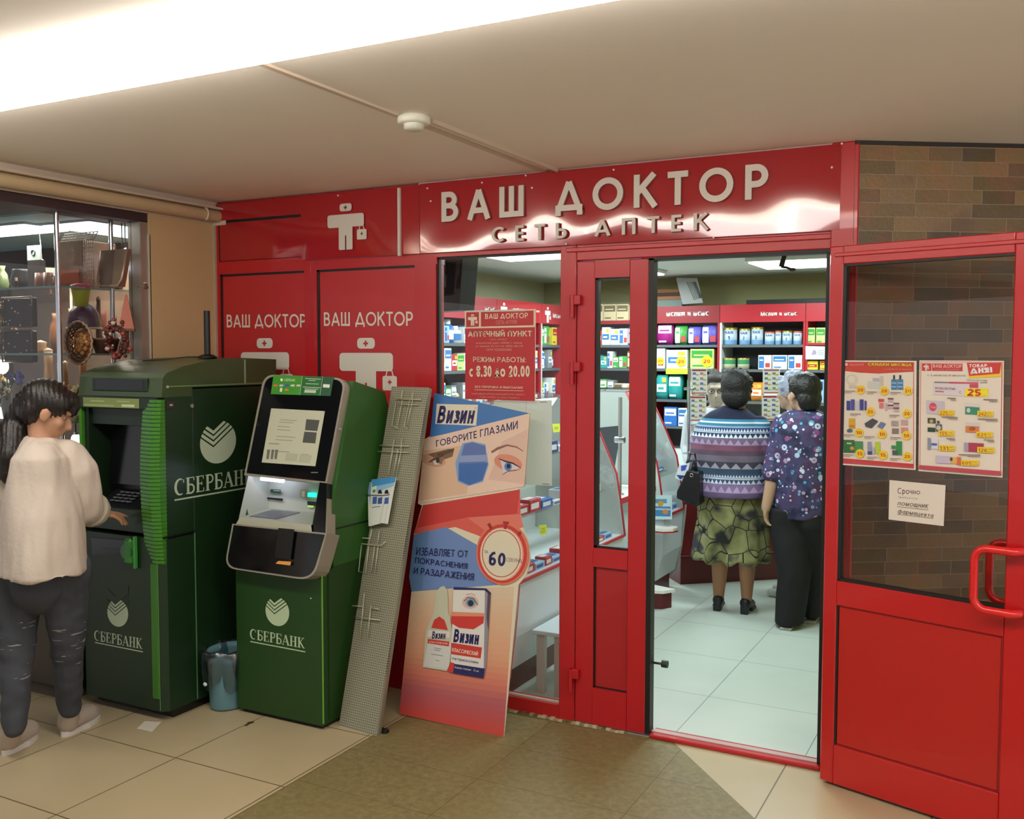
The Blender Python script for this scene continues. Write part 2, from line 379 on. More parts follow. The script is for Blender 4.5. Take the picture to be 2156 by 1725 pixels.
def bank_mark(sh, c, w, h, fg, bg, px=True, sk=0.0):
    """the round tick mark: a disc whose top is cut into chevrons. c in pixels, w/h in pixels; sk = vertical slope"""
    f = (lambda x, y: sh.q(c[0]+x*w/2, c[1]-(y)*h/2+sk*x*w/2)) if px else (lambda x, y: (c[0]+x*w/2, c[1]+y*h/2))
    pts = [(math.cos(a), math.sin(a)) for a in [math.radians(i*10) for i in range(36)]]
    sh.uvpoly([f(*p) for p in pts], fg)
    # cut away the top above the highest chevron, then draw the dark chevron gaps
    vx, pitch = -.25, .26
    def chev(y0, wd, m):
        a = (-1.03, y0+.54); b = (vx, y0); d = (1.03, y0+.92)
        sh.uvpoly([f(a[0], a[1]), f(b[0], b[1]), f(b[0], b[1]+wd), f(a[0], a[1]+wd)], m)
        sh.h -= sh.step
        sh.uvpoly([f(b[0], b[1]), f(d[0], d[1]), f(d[0], d[1]+wd), f(b[0], b[1]+wd)], m)
    for k in range(3): chev(-.22+pitch*k, .085, bg)
    chev(-.22+pitch*3, .62, bg)
def medic(sh, x0, x1, ytop, ybot, mat, hole, bag=True, f=None):
    """the pharmacy's pictogram (cap, torso, legs, bag) drawn in plane units; x0..x1 torso width"""
    w = x1-x0; cx = (x0+x1)/2; H = ytop-ybot
    def rr(a, b, c, d, m, r=.02):
        r = min(r*1.0, abs(c-a)/2.01, abs(d-b)/2.01); P = []
        for (px_, py_, a0) in ((c-r, d-r, 0), (a+r, d-r, 90), (a+r, b+r, 180), (c-r, b+r, 270)):
            P += arc(px_, py_, r, r, a0, a0+90, 4)
        sh.uvpoly(P, m)
    Z = lambda k: ybot+H*k
    rr(cx-w*.16, Z(.835), cx+w*.17, Z(1), mat, w*.06)
    rr(x0, Z(.49), x1, Z(.77), mat, w*.06)
    rr(cx-w*.19, ybot, cx+w*.19, Z(.55), mat, w*.03)
    sh.uvpoly([(cx-w*.018, ybot-.001), (cx+w*.018, ybot-.001), (cx+w*.018, Z(.31)), (cx-w*.018, Z(.31))], hole)
    k = w*.045
    for a, b in ((k, k*.32), (k*.32, k)): sh.uvpoly([(cx-a, Z(.915)-b), (cx+a, Z(.915)-b), (cx+a, Z(.915)+b), (cx-a, Z(.915)+b)], hole)
    if bag:
        bx = x1-w*.07
        rr(bx-w*.12, Z(.20), bx+w*.14, Z(.42), mat, w*.03)
        sh.line([(bx-w*.06, Z(.41)), (bx-w*.035, Z(.5)), (bx+w*.05, Z(.5)), (bx+w*.075, Z(.41))], w*.022, mat, px=False)
        for a, b in ((k*.8, k*.25), (k*.25, k*.8)): sh.uvpoly([(bx+w*.01-a, Z(.325)-b), (bx+w*.01+a, Z(.325)-b), (bx+w*.01+a, Z(.325)+b), (bx+w*.01-a, Z(.325)+b)], hole)
# ================================================================== the setting
CEIL = 2.41
RED = '#b6171f'
def new_mat(name):
    m = bpy.data.materials.new(name); m.use_nodes = True
    return m, m.node_tree, m.node_tree.nodes['Principled BSDF']
def N(nt, t, **kw):
    n = nt.nodes.new(t)
    for k, v in kw.items(): setattr(n, k, v)
    return n
def mathn(nt, op, a, b=None, c=None):
    n = nt.nodes.new('ShaderNodeMath'); n.operation = op
    for i, v in enumerate((a, b, c)):
        if v is None: continue
        if isinstance(v, (int, float)): n.inputs[i].default_value = v
        else: nt.links.new(v, n.inputs[i])
    return n.outputs[0]
def mixc(nt, f, a, b):
    n = nt.nodes.new('ShaderNodeMix'); n.data_type = 'RGBA'
    if isinstance(f, float): n.inputs['Factor'].default_value = f
    else: nt.links.new(f, n.inputs['Factor'])
    for k, v in (('A', a), ('B', b)):
        if isinstance(v, tuple): n.inputs[k].default_value = v
        else: nt.links.new(v, n.inputs[k])
    return n.outputs['Result']
def ramp(nt, fac, stops):
    n = nt.nodes.new('ShaderNodeValToRGB'); e = n.color_ramp.elements
    while len(e) < len(stops): e.new(.5)
    for i, (p, c) in enumerate(stops): e[i].position = p; e[i].color = lin(c)
    nt.links.new(fac, n.inputs[0]); return n.outputs[0]
def objxyz(nt):
    tc = N(nt, 'ShaderNodeTexCoord'); s = N(nt, 'ShaderNodeSeparateXYZ'); nt.links.new(tc.outputs['Object'], s.inputs[0])
    return tc.outputs['Object'], s.outputs[0], s.outputs[1], s.outputs[2]
def grid_lines(nt, x, period, off, w):
    """1 on a joint line of width w repeating with a period"""
    a = mathn(nt, 'DIVIDE', mathn(nt, 'SUBTRACT', x, off), period); f = mathn(nt, 'FRACT', a)
    d = mathn(nt, 'ABSOLUTE', mathn(nt, 'SUBTRACT', f, .5))
    return mathn(nt, 'GREATER_THAN', d, .5-w/period/2)
def noise(nt, vec, scale, detail=3, rough=.5):
    n = N(nt, 'ShaderNodeTexNoise'); n.inputs['Scale'].default_value = scale; n.inputs['Detail'].default_value = detail; n.inputs['Roughness'].default_value = rough
    nt.links.new(vec, n.inputs['Vector']); return n.outputs['Fac']

# hall floor: beige porcelain tiles and a field of worn brown stone
m, nt, b = new_mat('hall_floor'); v, x, y, z = objxyz(nt)
beige = mixc(nt, noise(nt, v, 2.2, 4), lin('#ab9b76'), lin('#c2b391'))
gx = grid_lines(nt, x, .545, -2.42, .005); gy = grid_lines(nt, y, .545, -1.09, .005)
beige = mixc(nt, mathn(nt, 'MAXIMUM', gx, gy), beige, lin('#5e4a2c'))
st = ramp(nt, noise(nt, v, 34, 6, .7), [(.3, '#5c5030'), (.5, '#7b6e48'), (.66, '#908360'), (.78, '#bcae88')])
st = mixc(nt, noise(nt, v, 2.5, 2), st, lin('#7e7248'))
sj = mathn(nt, 'MAXIMUM', grid_lines(nt, x, .60, -2.40, .004), grid_lines(nt, y, .33, -.36, .004))
st = mixc(nt, mathn(nt, 'MULTIPLY', sj, .6), st, lin('#4a3a26'))
inx = mathn(nt, 'GREATER_THAN', x, -2.405)
dg_ = mathn(nt, 'LESS_THAN', mathn(nt, 'ADD', x, mathn(nt, 'MULTIPLY', y, .91)), -1.252)
mask = mathn(nt, 'MULTIPLY', inx, dg_)
nt.links.new(mixc(nt, mask, beige, st), b.inputs['Base Color'])
rr_ = mathn(nt, 'ADD', mathn(nt, 'MULTIPLY', mask, .2), .34); nt.links.new(rr_, b.inputs['Roughness'])
b.inputs['Specular IOR Level'].default_value = .4
fl = MB(); fl.box(-6.5, -7.5, -.10, 3.0, 0.0, 0, m); fl.box(-.5, 0.0, -.10, 3.0, 2.4, 0, m); struct(fl.build('floor'))
# pharmacy floor
m, nt, b = new_mat('white_tiles'); v, x, y, z = objxyz(nt)
c = mixc(nt, noise(nt, v, 3, 3), lin('#c6d3ca'), lin('#dbe4dc'))
g = mathn(nt, 'MAXIMUM', grid_lines(nt, x, .54, -1.275, .004), grid_lines(nt, y, .60, 1.80, .004))
c = mixc(nt, g, c, lin('#8b968f'))
nt.links.new(c, b.inputs['Base Color']); b.inputs['Roughness'].default_value = .28
fp = MB(); fp.box(-4.3, 0.0, -.10, -.5, 4.8, 0, m); struct(fp.build('floor'))

CEILM = M('#f6eee2', .8, vary=.03, bscale=2.0)
ce = MB(); ce.box(-3.86, -7.5, CEIL, 3.0, 2.6, CEIL+.1, CEILM); struct(ce.build('ceiling'))
TRIM = M('#d2c2ae', .5)
def trimobj(name, mb): return struct(mb.build(name))
# ceiling seam strips
t = MB(); t.box(-1.862, -1.88, CEIL-.008, -1.842, -.005, CEIL+.002, TRIM); trimobj('trim_1', t)
t = MB(); t.box(-1.79, -1.02, CEIL-.014, -1.78, -.03, CEIL+.002, TRIM); trimobj('trim_2', t)
t = MB(); t.box(-3.86, -7.4, CEIL-.035, -3.76, -.002, CEIL+.002, TRIM, .004); trimobj('trim_3', t)

# pharmacy shell
WALLG = M('#a8a474', .8); WALLW = M('#c9c8a4', .8)
pc = MB(); pc.box(-4.2, 0.072, 2.30, -.45, 4.7, 2.40, M('#d8dcd4', .8)); struct(pc.build('ceiling'))
w = MB(); w.box(-4.3, 4.62, 0, -.4, 4.75, 2.36, WALLG); struct(w.build('wall_back'))
w = MB(); w.box(-4.25, 0.07, 0, -4.1, 4.62, 2.34, WALLW); struct(w.build('wall_inner'))
w = MB(); w.box(-.50, .20, 0, -.42, 4.62, 2.34, WALLG); struct(w.build('wall_far'))

# tan pilaster between the gift shop and the pharmacy
TAN = M('#cdb283', .75, vary=.05, bscale=3)
w = MB(); w.box(-3.86, -.43, 0, -3.79, .055, CEIL, TAN); w.box(-3.80, -.012, 0, -3.775, .05, CEIL, M('#b9a58c', .6)); struct(w.build('wall_left'))
DKL = M('#3d2c2e', .6)
w = MB(); w.box(-3.96, -7.4, 2.258, -3.80, -.432, 2.405, DKL); w.box(-6.4, -7.4, 2.262, -3.96, -.9, 2.40, DKL); struct(w.build('trim_4'))
# roller blind casing under the ceiling
ds = thing('roller_blind', 'long beige roller blind casing under the ceiling above the gift shop window', 'blind')
d_ = MB(); d_.cyl((-3.745, -7.2, 2.335), (-3.745, -.005, 2.335), .030, M('#c9b38c', .45), 20)
d_.build('blind_roll', ds)
d_ = MB(); d_.box(-3.79, -7.2, 2.366, -3.705, -.003, 2.376, TRIM); d_.box(-3.79, -7.2, 2.30, -3.782, -.01, 2.37, TRIM); d_.build('casing', ds)
d_ = MB(); d_.tube(arc3 := [(-3.745+.036*math.cos(a), -.12, 2.335+.036*math.sin(a)) for a in [math.radians(q*18-60) for q in range(17)]], .005, M('#e0d2b4', .4)); d_.build('bracket', ds)
d_ = MB(); d_.box(-3.79, -.014, 2.29, -3.70, -.002, 2.385, M('#d9ccb4', .4), .003); d_.build('end_cap', ds)
settle(ds)

# stone tiled wall to the right, running back at an angle
m, nt, b = new_mat('stone_tiles'); v, x, y, z = objxyz(nt)
br = N(nt, 'ShaderNodeTexBrick'); br.offset = .37; br.offset_frequency = 2; br.squash = .6; br.squash_frequency = 3
cb = N(nt, 'ShaderNodeCombineXYZ'); nt.links.new(x, cb.inputs[0]); nt.links.new(z, cb.inputs[1]); nt.links.new(cb.outputs[0], br.inputs['Vector'])
br.inputs['Scale'].default_value = 1.0; br.inputs['Brick Width'].default_value = .22; br.inputs['Row Height'].default_value = .052
br.inputs['Mortar Size'].default_value = .0012; br.inputs['Mortar Smooth'].default_value = .3; br.inputs['Bias'].default_value = -.1
br.inputs['Color1'].default_value = lin('#43362b'); br.inputs['Color2'].default_value = lin('#967652'); br.inputs['Mortar'].default_value = lin('#897a66')
st2 = ramp(nt, noise(nt, v, 4.5, 2), [(.3, '#5c4a3c'), (.44, '#7c6a4c'), (.52, '#74662f'), (.60, '#96633a'), (.7, '#7c7262')])
cc = mixc(nt, .35, br.outputs['Color'], st2)
cc = mixc(nt, br.outputs['Fac'], cc, lin('#97876f'))
nt.links.new(cc, b.inputs['Base Color']); b.inputs['Roughness'].default_value = .36; b.inputs['Specular IOR Level'].default_value = .5
bp = N(nt, 'ShaderNodeBump'); bp.inputs['Strength'].default_value = .15; bp.inputs['Distance'].default_value = .01
nt.links.new(noise(nt, v, 60, 3), bp.inputs['Height']); nt.links.new(bp.outputs[0], b.inputs['Normal'])
w = MB(); w.box(-.02, 0, 0, 2.6, .12, CEIL-.002, m)
o = struct(w.build('wall_right')); o.matrix_world = Matrix.Translation((-.556, -.01, 0)) @ Matrix.Rotation(math.radians(33), 4, 'Z')
w = MB(); w.box(-.02, -.006, CEIL-.014, 2.6, 0, CEIL, M('#2c211b', .5)); o2 = struct(w.build('trim_5')); o2.matrix_world = o.matrix_world.copy()

# ------------------------------------------------------------------ the red facade
R = M(RED, .32, coat=.3); RD = M('#8a1218', .5); BLK = M('#15110f', .5)
f = MB()
f.box(-3.79, 0, 0, -3.755, .07, CEIL, R)                      # left post
f.box(-3.755, 0, 2.035, -2.41, .07, 2.10, R)                  # rail under the sign
f.box(-3.19, 0, .09, -3.112, .07, 2.035, R)                     # post between the panels
f.box(-2.532, 0, 0, -2.415, .07, 2.035, R)                     # post left of the window
f.box(-3.755, .012, 2.10, -.61, .07, CEIL, R)                 # header backing
f.box(-2.415, 0, 0, -1.779, .07, .064, R); f.box(-2.41, .0, 2.066, -1.779, .07, 2.10, R)
f.box(-1.779, -.004, 0, -1.704, .07, 2.10, R, .003)           # window to door post
f.box(-1.704, -.004, 2.018, -.60, .07, 2.10, R, .004)         # door head
f.box(-1.75, -.014, 2.055, -.60, -.003, 2.075, R, .003)       # drip moulding
f.box(-.655, -.02, 0, -.556, .07, CEIL, R, .004)              # right column
f.box(-3.755, 0, 0, -2.532, .07, .09, R)                      # bottom rail
struct(f.build('wall_front'))
t = MB(); t.box(-1.356, -.012, 0, -.655, .075, .018, R, .004); t.box(-1.356, .02, .018, -.655, .05, .022, M('#c9aaa6', .3)); trimobj('trim_6', t)
random.seed(3); t = MB()
for i in range(46):
    xx = -2.41+i*.0205; t.box(xx, -.014-random.random()*.006, 0, xx+.019, 0.002, .004+random.random()*.006, M(random.choice(('#a59a74', '#8d8058', '#c5bb9a', '#6f6238')), .9))
trimobj('trim_7', t)
t = MB(); t.box(-2.5, -.012, CEIL-.02, -.62, -.001, CEIL, M('#c9a6a0', .4)); trimobj('trim_8', t)
t = MB(); t.box(-1.41, -.002, 2.006, -.655, .06, 2.018, BLK); t.box(-.672, .01, .02, -.655, .05, 2.006, BLK); trimobj('trim_9', t)

# fixed red panels with the chemist's mark
WHT = M('#e6e2d2', .45); PRED = M('#b8262a', .42, coat=.15)
for i, (xa, xb, lab) in enumerate(((-3.742, -3.19, 'narrower red advertising panel with white lettering and cross man, partly hidden by the bank terminal'),
                                    (-3.098, -2.532, 'wider red advertising panel with white lettering and bag carrying cross man, next to the window'))):
    p = thing('advertising_panel', lab, 'panel')
    q = MB(); q.box(xa, .008, .09, xb, .02, 2.024, PRED); q.build('board', p)
    q = MB(); q.box(xa-.012, .004, .09, xa, .02, 2.035, BLK); q.box(xa-.012, .004, 2.024, xb, .02, 2.035, BLK); q.build('shadow_strip', p)  # solid black strips paint the shade along the panel's left and top edges
    s = Sheet((xa, .008, 0), (1, 0, 0), (0, 0, 1)); k = -3.719+.0 if i == 0 else -3.075; e = -3.187 if i == 0 else -2.548
    draw_word(s, 'ВАШ ДОКТОР', 'sans', (k-xa, 1.758), (e-xa, 1.752), (k-xa, 1.825), WHT, px=False, wt=.145, gap=.12, space=.42)
    s.build('lettering', p)
    s = Sheet((xa, .008, 0), (1, 0, 0), (0, 0, 1))
    if i == 0: medic(s, -3.624-xa, -3.30-xa, 1.70, 1.385, WHT, PRED)
    else: medic(s, -2.981-xa, -2.663-xa, 1.697, 1.382, WHT, PRED)
    s.build('pictogram', p); settle(p)

# ------------------------------------------------------------------ shop sign
m, nt, b = new_mat('glossy_red_sign'); v, x, y, z = objxyz(nt)
b.inputs['Base Color'].default_value = lin('#a31820'); b.inputs['Roughness'].default_value = .10; b.inputs['Coat Weight'].default_value = .7; b.inputs['Coat Roughness'].default_value = .03; b.inputs['Specular IOR Level'].default_value = .4
mp = N(nt, 'ShaderNodeMapping'); mp.inputs['Scale'].default_value = (1.3, 1, 1.6); nt.links.new(v, mp.inputs[0])
bp = N(nt, 'ShaderNodeBump'); bp.inputs['Strength'].default_value = .7; bp.inputs['Distance'].default_value = .03
nt.links.new(noise(nt, mp.outputs[0], 1.5, 1, .3), bp.inputs['Height']); nt.links.new(bp.outputs[0], b.inputs['Normal']); nt.links.new(bp.outputs[0], b.inputs['Coat Normal'])
SIGN = m
sg = thing('shop_sign', 'long glossy red pharmacy sign board with raised pale lettering above the doors', 'sign')
q = MB(); q.box(-3.19, -.02, 2.085, -2.49, .012, 2.398, SIGN); q.box(-3.755, -.02, 2.312, -3.19, .012, 2.398, SIGN); q.box(-3.745, -.006, 2.105, -3.192, .012, 2.300, SIGN)
q.prism([(-2.486, -.0210, 2.085), (-2.486, -.0257, 2.402), (-2.486, .012, 2.402), (-2.486, .012, 2.085)], (1.864, 0, 0), SIGN); q.build('board', sg)
q = MB(); q.box(-3.755, -.004, 2.300, -3.19, .0, 2.312, BLK); q.box(-3.755, -.004, 2.105, -3.745, 0, 2.31, BLK); q.build('shadow_strip', sg)  # black strips paint the shade round the recessed part of the board
LET = M('#ddd3c6', .4); LSD = M('#9a8f84', .5)
def sign_letters(txt, x0, x1, z0, z1, wt, gap, space):
    Q, W = word_quads(txt, 'sans', wt=wt, gap=gap, space=space)
    for ch, qs, xx, ww in Q:
        q = MB()
        for k, qd in enumerate(qs):
            P = [(x0+(x1-x0)*a/W, -.038, z0+(z1-z0)*c_) for a, c_ in qd]; e = k*.00004
            q.prism([(a, b_-e, c_) for a, b_, c_ in P], (0, .012+e, 0), LET, LSD)
            if k == 0: q.cyl((sum(p[0] for p in P)/4, -.022, sum(p[2] for p in P)/4), (sum(p[0] for p in P)/4, -.02, sum(p[2] for p in P)/4), .003, LSD, 8)
        q.build('letter', sg)
sign_letters('ВАШ ДОКТОР', -2.360, -.886, 2.219, 2.353, .185, .34, .78)
sign_letters('СЕТЬ АПТЕК', -2.100, -1.120, 2.113, 2.180, .17, .62, 1.0)
s = Sheet((-3.19, -.026, 0), (1, 0, 0), (0, 0, 1)); medic(s, .17, .388, 2.343, 2.122, LET, M('#5b0f14', .5)); s.build('pictogram', sg)
q = MB(); q.box(-2.604, -.034, 2.078, -2.590, -.022, 2.392, LET); q.build('divider_bar', sg)
q = MB()
k_ = 0
for px_, py_ in ((713, 412), (735, 437), (901, 397), (908, 424), (1108, 370), (1293, 358), (1016, 385), (1121, 396), (1752, 353), (1773, 303), (1193, 514), (1503, 500), (843, 534)):
    p = on(px_, py_, 1, -.022); q = MB(); q.cyl((p.x, -.022, p.z), (p.x, -.0285, p.z), .0042, M('#e8ddd6', .3), 8); q.build('screw', sg)

settle(sg)

# ------------------------------------------------------------------ window with hanging notice
WIN = MB(); WIN.box(-2.415, .012, .064, -2.403, .03, 2.066, BLK); WIN.box(-2.415, .012, 2.056, -1.779, .03, 2.066, BLK); WIN.box(-2.41, .02, .064, -1.779, .035, .072, M('#b9b0a0', .5))
wf = struct(WIN.build('window_1'))
g = MB(); g.box(-2.404, .018, .07, -1.779, .023, 2.058, GLASS); g.build('pane', wf)

# narrow door leaf
def hinge(mb, x, z, mat):
    mb.box(x-.016, -.03, z+.0, x+.028, -.006, z+.042, mat, .003)
    mb.cyl((x-.008, -.028, z-.055), (x-.008, -.028, z+.042), .010, mat, 12)
    mb.box(x-.024, -.02, z-.052, x-.004, -.004, z-.002, mat, .002)
dl = bpy.data.objects.new('door_1', None); COL.objects.link(dl); dl['kind'] = 'structure'
q = MB()
q.box(-1.700, -.006, .012, -1.617, .05, 2.014, R, .003); q.box(-1.460, -.006, .012, -1.378, .05, 2.014, R, .003)
q.box(-1.617, -.006, 1.942, -1.46, .05, 2.014, R); q.box(-1.617, -.006, .705, -1.46, .05, .787, R); q.box(-1.617, -.006, .012, -1.46, .05, .173, R)
q.build('leaf_frame', dl)
q = MB(); q.box(-1.617, .010, .173, -1.46, .03, .705, M('#a81a20', .4, coat=.3)); q.build('panel', dl)
q = MB(); q.box(-1.617, .003, .787, -1.604, .03, 1.942, BLK); q.box(-1.617, .003, .787, -1.46, .03, .797, BLK); q.box(-1.617, .003, 1.935, -1.46, .03, 1.942, BLK)
q.box(-1.617, .004, .173, -1.61, .011, .705, BLK); q.box(-1.617, .004, .700, -1.46, .011, .705, BLK); q.box(-1.617, .004, .173, -1.46, .011, .178, BLK)
q.box(-1.378, -.002, .012, -1.356, .045, 2.014, BLK); q.build('gasket', dl)
q = MB(); q.box(-1.604, .014, .797, -1.46, .02, 1.935, GLASS); q.build('pane', dl)
for z in (1.83, 1.545, .205):
    q = MB(); hinge(q, -1.704, z, R); q.build('hinge', dl)
q = MB(); q.box(-1.362, .055, .30, -1.32, .065, .31, M('#888888', .3, metal=1)); q.cyl((-1.325, .06, .305), (-1.30, .06, .305), .016, M('#1f3327', .5), 12); q.build('door_stop', dl)

# open door leaf
A16 = math.radians(16.5)
LO = Vector((-.64, -.11, 0)); LU = Vector((math.cos(A16), -math.sin(A16), 0)); LV = Vector((0, 0, 1))
TL = Matrix.Translation(LO) @ Matrix.Rotation(-A16, 4, 'Z')   # local x along the leaf, y back, z up
do = bpy.data.objects.new('door_2', None); COL.objects.link(do); do['kind'] = 'structure'
R2 = M('#bc1518', .3, coat=.4)
q = MB(TL); W_ = .745
q.box(0, 0, .012, .052, .05, 2.015, R2, .004); q.box(.632, 0, .012, W_, .05, 2.015, R2, .004)
q.box(.052, 0, 1.948, .632, .05, 2.015, R2, .003); q.box(.052, 0, .690, .632, .05, .782, R2, .003); q.box(.052, 0, .012, .632, .05, .160, R2, .003)
q.box(.02, -.006, 1.975, .73, .0, 1.99, R2, .003)
q.build('leaf_frame', do)
q = MB(TL); q.box(.060, .008, .165, .626, .03, .686, M('#b51812', .4, coat=.3), .002); q.build('panel', do)
q = MB(TL); q.box(.052, .004, .782, .064, .03, 1.948, BLK); q.box(.052, .004, .782, .632, .03, .792, BLK); q.box(.052, .004, 1.940, .632, .03, 1.948, BLK)
q.box(.052, .004, .160, .060, .02, .69, BLK); q.box(.052, .006, .160, .632, .02, .165, RD); q.box(.052, .006, .686, .632, .02, .69, RD); q.box(.626, .006, .16, .632, .02, .69, RD); q.build('gasket', do)
q = MB(TL); q.box(.062, .010, .79, .632, .016, 1.942, GLASS_DIM); q.build('pane', do)
q = MB(TL); q.box(.72, -.003, .80, .74, 0, .85, M('#8d8274', .3, metal=1)); q.cyl((.731, -.004, .835), (.731, 0, .835), .006, M('#d8cfc0', .2, metal=1), 10); q.build('lock', do)
def pull(sgn):
    z0, z1, xin, xo = .782, .985, .552, .69; y = -.05*sgn if sgn > 0 else .10; yb = 0 if sgn > 0 else .05
    P = [(xo, yb, z1), (xo-.004, y*.7+yb*.3, z1), (xo-.02, y, z1)]
    P += [(xin+.04-.04*math.sin(a), y, z1-.04+.04*math.cos(a)) for a in [math.radians(k*15) for k in range(0, 7)]]
    P += [(xin+.04-.04*math.cos(a), y, z0+.04-.04*math.sin(a)) for a in [math.radians(k*15) for k in range(0, 7)]]
    P += [(xo-.02, y, z0), (xo-.004, y*.7+yb*.3, z0), (xo, yb, z0)]
    return P
q = MB(TL); q.tube(pull(1), .0135, M('#d81c1c', .25, coat=.5), 14); q.build('handle', do)
q = MB(TL); q.tube(pull(-1), .0135, M('#d81c1c', .25, coat=.5), 14); q.build('handle', do)

# ------------------------------------------------------------------ ceiling things
sd = thing('smoke_detector', 'round white smoke detector on the hall ceiling seam', 'smoke detector')
q = MB(); q.lathe([(0, 0), (.05, 0), (.055, -.006), (.055, -.022), (.050, -.028), (0, -.028)], M('#e4e2d2', .4), (-1.815, -1.085, CEIL), 28); q.build('base', sd)
q = MB(); q.lathe([(.034, -.028), (.034, -.042), (.026, -.048), (0, -.049)], M('#d8d8c8', .4), (-1.815, -1.085, CEIL), 24); q.build('sensor', sd)
settle(sd)
TUBE = M('#fffaf4', .5, emit=16)
for i, xx in enumerate((-3.74, -2.46, -1.18, .10, 1.38)):
    l = thing('ceiling_lamp', 'wide opal strip lamp in the overexposed bright band of the hall ceiling', 'lamp', 'hall ceiling strip lamps')
    q = MB(); q.box(xx+.2, -2.03, CEIL-.03, xx+.23, -2.0, CEIL, M('#f2eee4', .5)); q.build('hanger', l)
    q = MB(); q.box(xx+1.04, -2.03, CEIL-.03, xx+1.07, -2.0, CEIL, M('#f2eee4', .5)); q.build('hanger', l)
    q = MB(); P = [(xx+.005, -2.01+.12*math.cos(a), CEIL-.042-.028*math.sin(a)) for a in [2*PI*k/24 for k in range(24)]]
    q.prism(P, (1.26, 0, 0), TUBE, smooth=True); q.build('diffuser', l)
    settle(l)
PAN = M('#eafff8', .5, emit=4)
for i, (px_, py_, w_, d__) in enumerate(((-1.45, 1.2, .6, .6), (-1.45, 3.35, .6, .6), (-2.9, 1.9, .6, .6), (-2.9, 3.5, .6, .6))):
    l = thing('ceiling_light', ('square white light panel in the pharmacy ceiling just inside the door', 'bright square light panel in the pharmacy ceiling seen above the open doorway', 'square light panel in the pharmacy ceiling above the counter by the window', 'square light panel in the pharmacy ceiling at the far left corner')[i], 'ceiling light')
    q = MB(); q.box(px_-.31, py_-.31, 2.272, px_+.31, py_+.31, 2.299, M('#d5d8d4', .4), .003); q.build('frame', l)
    q = MB(); q.box(px_-.29, py_-.29, 2.262, px_+.29, py_+.29, 2.273, PAN); q.build('diffuser', l)
    settle(l)
# ================================================================== bank terminal with the recessed screen
G1 = M('#122d14', .42, bump=.02, bscale=300); G2 = M('#3d7c1c', .4); GD = M('#10240f', .45); OLV = M('#3a4a28', .4, coat=.2); K = M('#101010', .35); KS = M('#0a0c0f', .12)
LG = M('#b9c8ac', .5)
at = thing('cash_machine', 'large dark green cash machine with domed top and ribbed bright green edge', 'cash machine')
X0, X1, YF, YB = -3.82, -3.29, -.84, -.10
q = MB(); q.box(X0, -.66, .04, X1, YB, 1.475, G1, .006); q.build('cabinet', at)
q = MB(); q.box(X0+.02, -.78, 0, X1-.02, YB+.02, .042, K); q.build('plinth', at)
# domed lid: profile in y,z
q = MB(); prof = [(-.83, 1.43), (-.82, 1.515), (-.80, 1.535), (-.70, 1.565), (-.55, 1.59), (-.35, 1.600), (YB, 1.592), (YB, 1.462), (-.66, 1.462), (-.66, 1.43)]
q.prism([(X0+.0, y, z) for y, z in prof], (X1-X0, 0, 0), OLV, OLV); q.build('lid', at)
q = MB(); q.box(X1-.001, -.80, 1.474, X1+.003, YB, 1.479, M('#6f8a58', .4)); q.box(X1, -.325, 1.478, X1+.004, -.318, 1.592, M('#8da078', .4)); q.build('lid_seam', at)
q = MB(); q.box(-3.70, -.833, 1.462, -3.40, -.80, 1.502, KS); q.box(-3.725, -.832, 1.452, -3.375, -.81, 1.51, GD, .003); q.build('camera_slot', at)
# fascia: header, cheeks, bowl and keyboard shelf
q = MB()
q.box(X0, -.845, 1.375, X1-.02, -.66, 1.43, GD, .004)                       # header
q.box(X0, -.835, .825, X0+.018, -.66, 1.385, G2, .004); q.box(X0+.018, -.815, .825, X0+.045, -.66, 1.385, GD)
q.box(X0+.04, -.70, .95, X1-.10, -.66, 1.375, K)                            # bowl back
q.box(X0+.04, -.835, .825, X1-.10, -.66, .93, GD, .004)                     # shelf front
q.box(X0+.04, -.80, 1.30, X1-.10, -.70, 1.375, GD)
q.build('fascia', at)
q = MB()
pr = []
for i in range(13):
    z = 1.425-(1.425-.70)*i/12; bul = .03*math.sin(PI*i/12); pr.append((z, bul))
# louvred strip: a bowed ribbed band round the front right edge
for i in range(42):
    z0 = 1.42-(1.42-.70)*(i+.0)/42; z1 = z0-.0125; b_ = .028*math.sin(PI*(i+.5)/42)
    P = [(X1-.105, -.835-b_), (X1-.03, -.85-b_*.9), (X1+.002, -.835-b_*.6), (X1+.002, -.815), (X1-.10, -.815)]
    q.prism([(x, y, z1) for x, y in P], (0, 0, z0-z1), G2)
    P2 = [(X1-.103, -.831-b_), (X1-.032, -.845-b_*.9), (X1+.0, -.831-b_*.6), (X1+.0, -.815), (X1-.10, -.815)]
    q.prism([(x, y, z1-.0048) for x, y in P2], (0, 0, .005), M('#3a7c20', .5))
q.build('louvred_edge', at)
q = MB(); q.box(X1-.10, -.8149, .822, X1+.001, -.6601, 1.43, G1); q.build('front_cheek', at)
s = Sheet((X0+.05, -.846, 1.38), (1, 0, 0), (0, 0, 1)); s.rect(0, .0, .36, .042, M('#7d8a4a', .5, emit=.04)); s.rect(.005, .004, .20, .012, M('#9aa76a', .5)); s.rect(.25, .005, .33, .016, M('#c9d0a4', .5)); s.rect(.05, .024, .14, .03, M('#a9b47c', .5)); s.rect(.22, .026, .30, .031, M('#a9b47c', .5)); s.build('sign_strip', at)
q = MB(); q.prism([(-3.74, -.705, 1.29), (-3.44, -.705, 1.29), (-3.44, -.735, 1.02), (-3.74, -.735, 1.02)], (0, .01, 0), KS); q.build('screen', at)
q = MB(); q.prism([(-3.72, -.715, .99), (-3.44, -.715, .99), (-3.44, -.82, .935), (-3.72, -.82, .935)], (0, .004, -.02), M('#23262a', .35, metal=.4)); q.build('keypad', at)
q = MB()
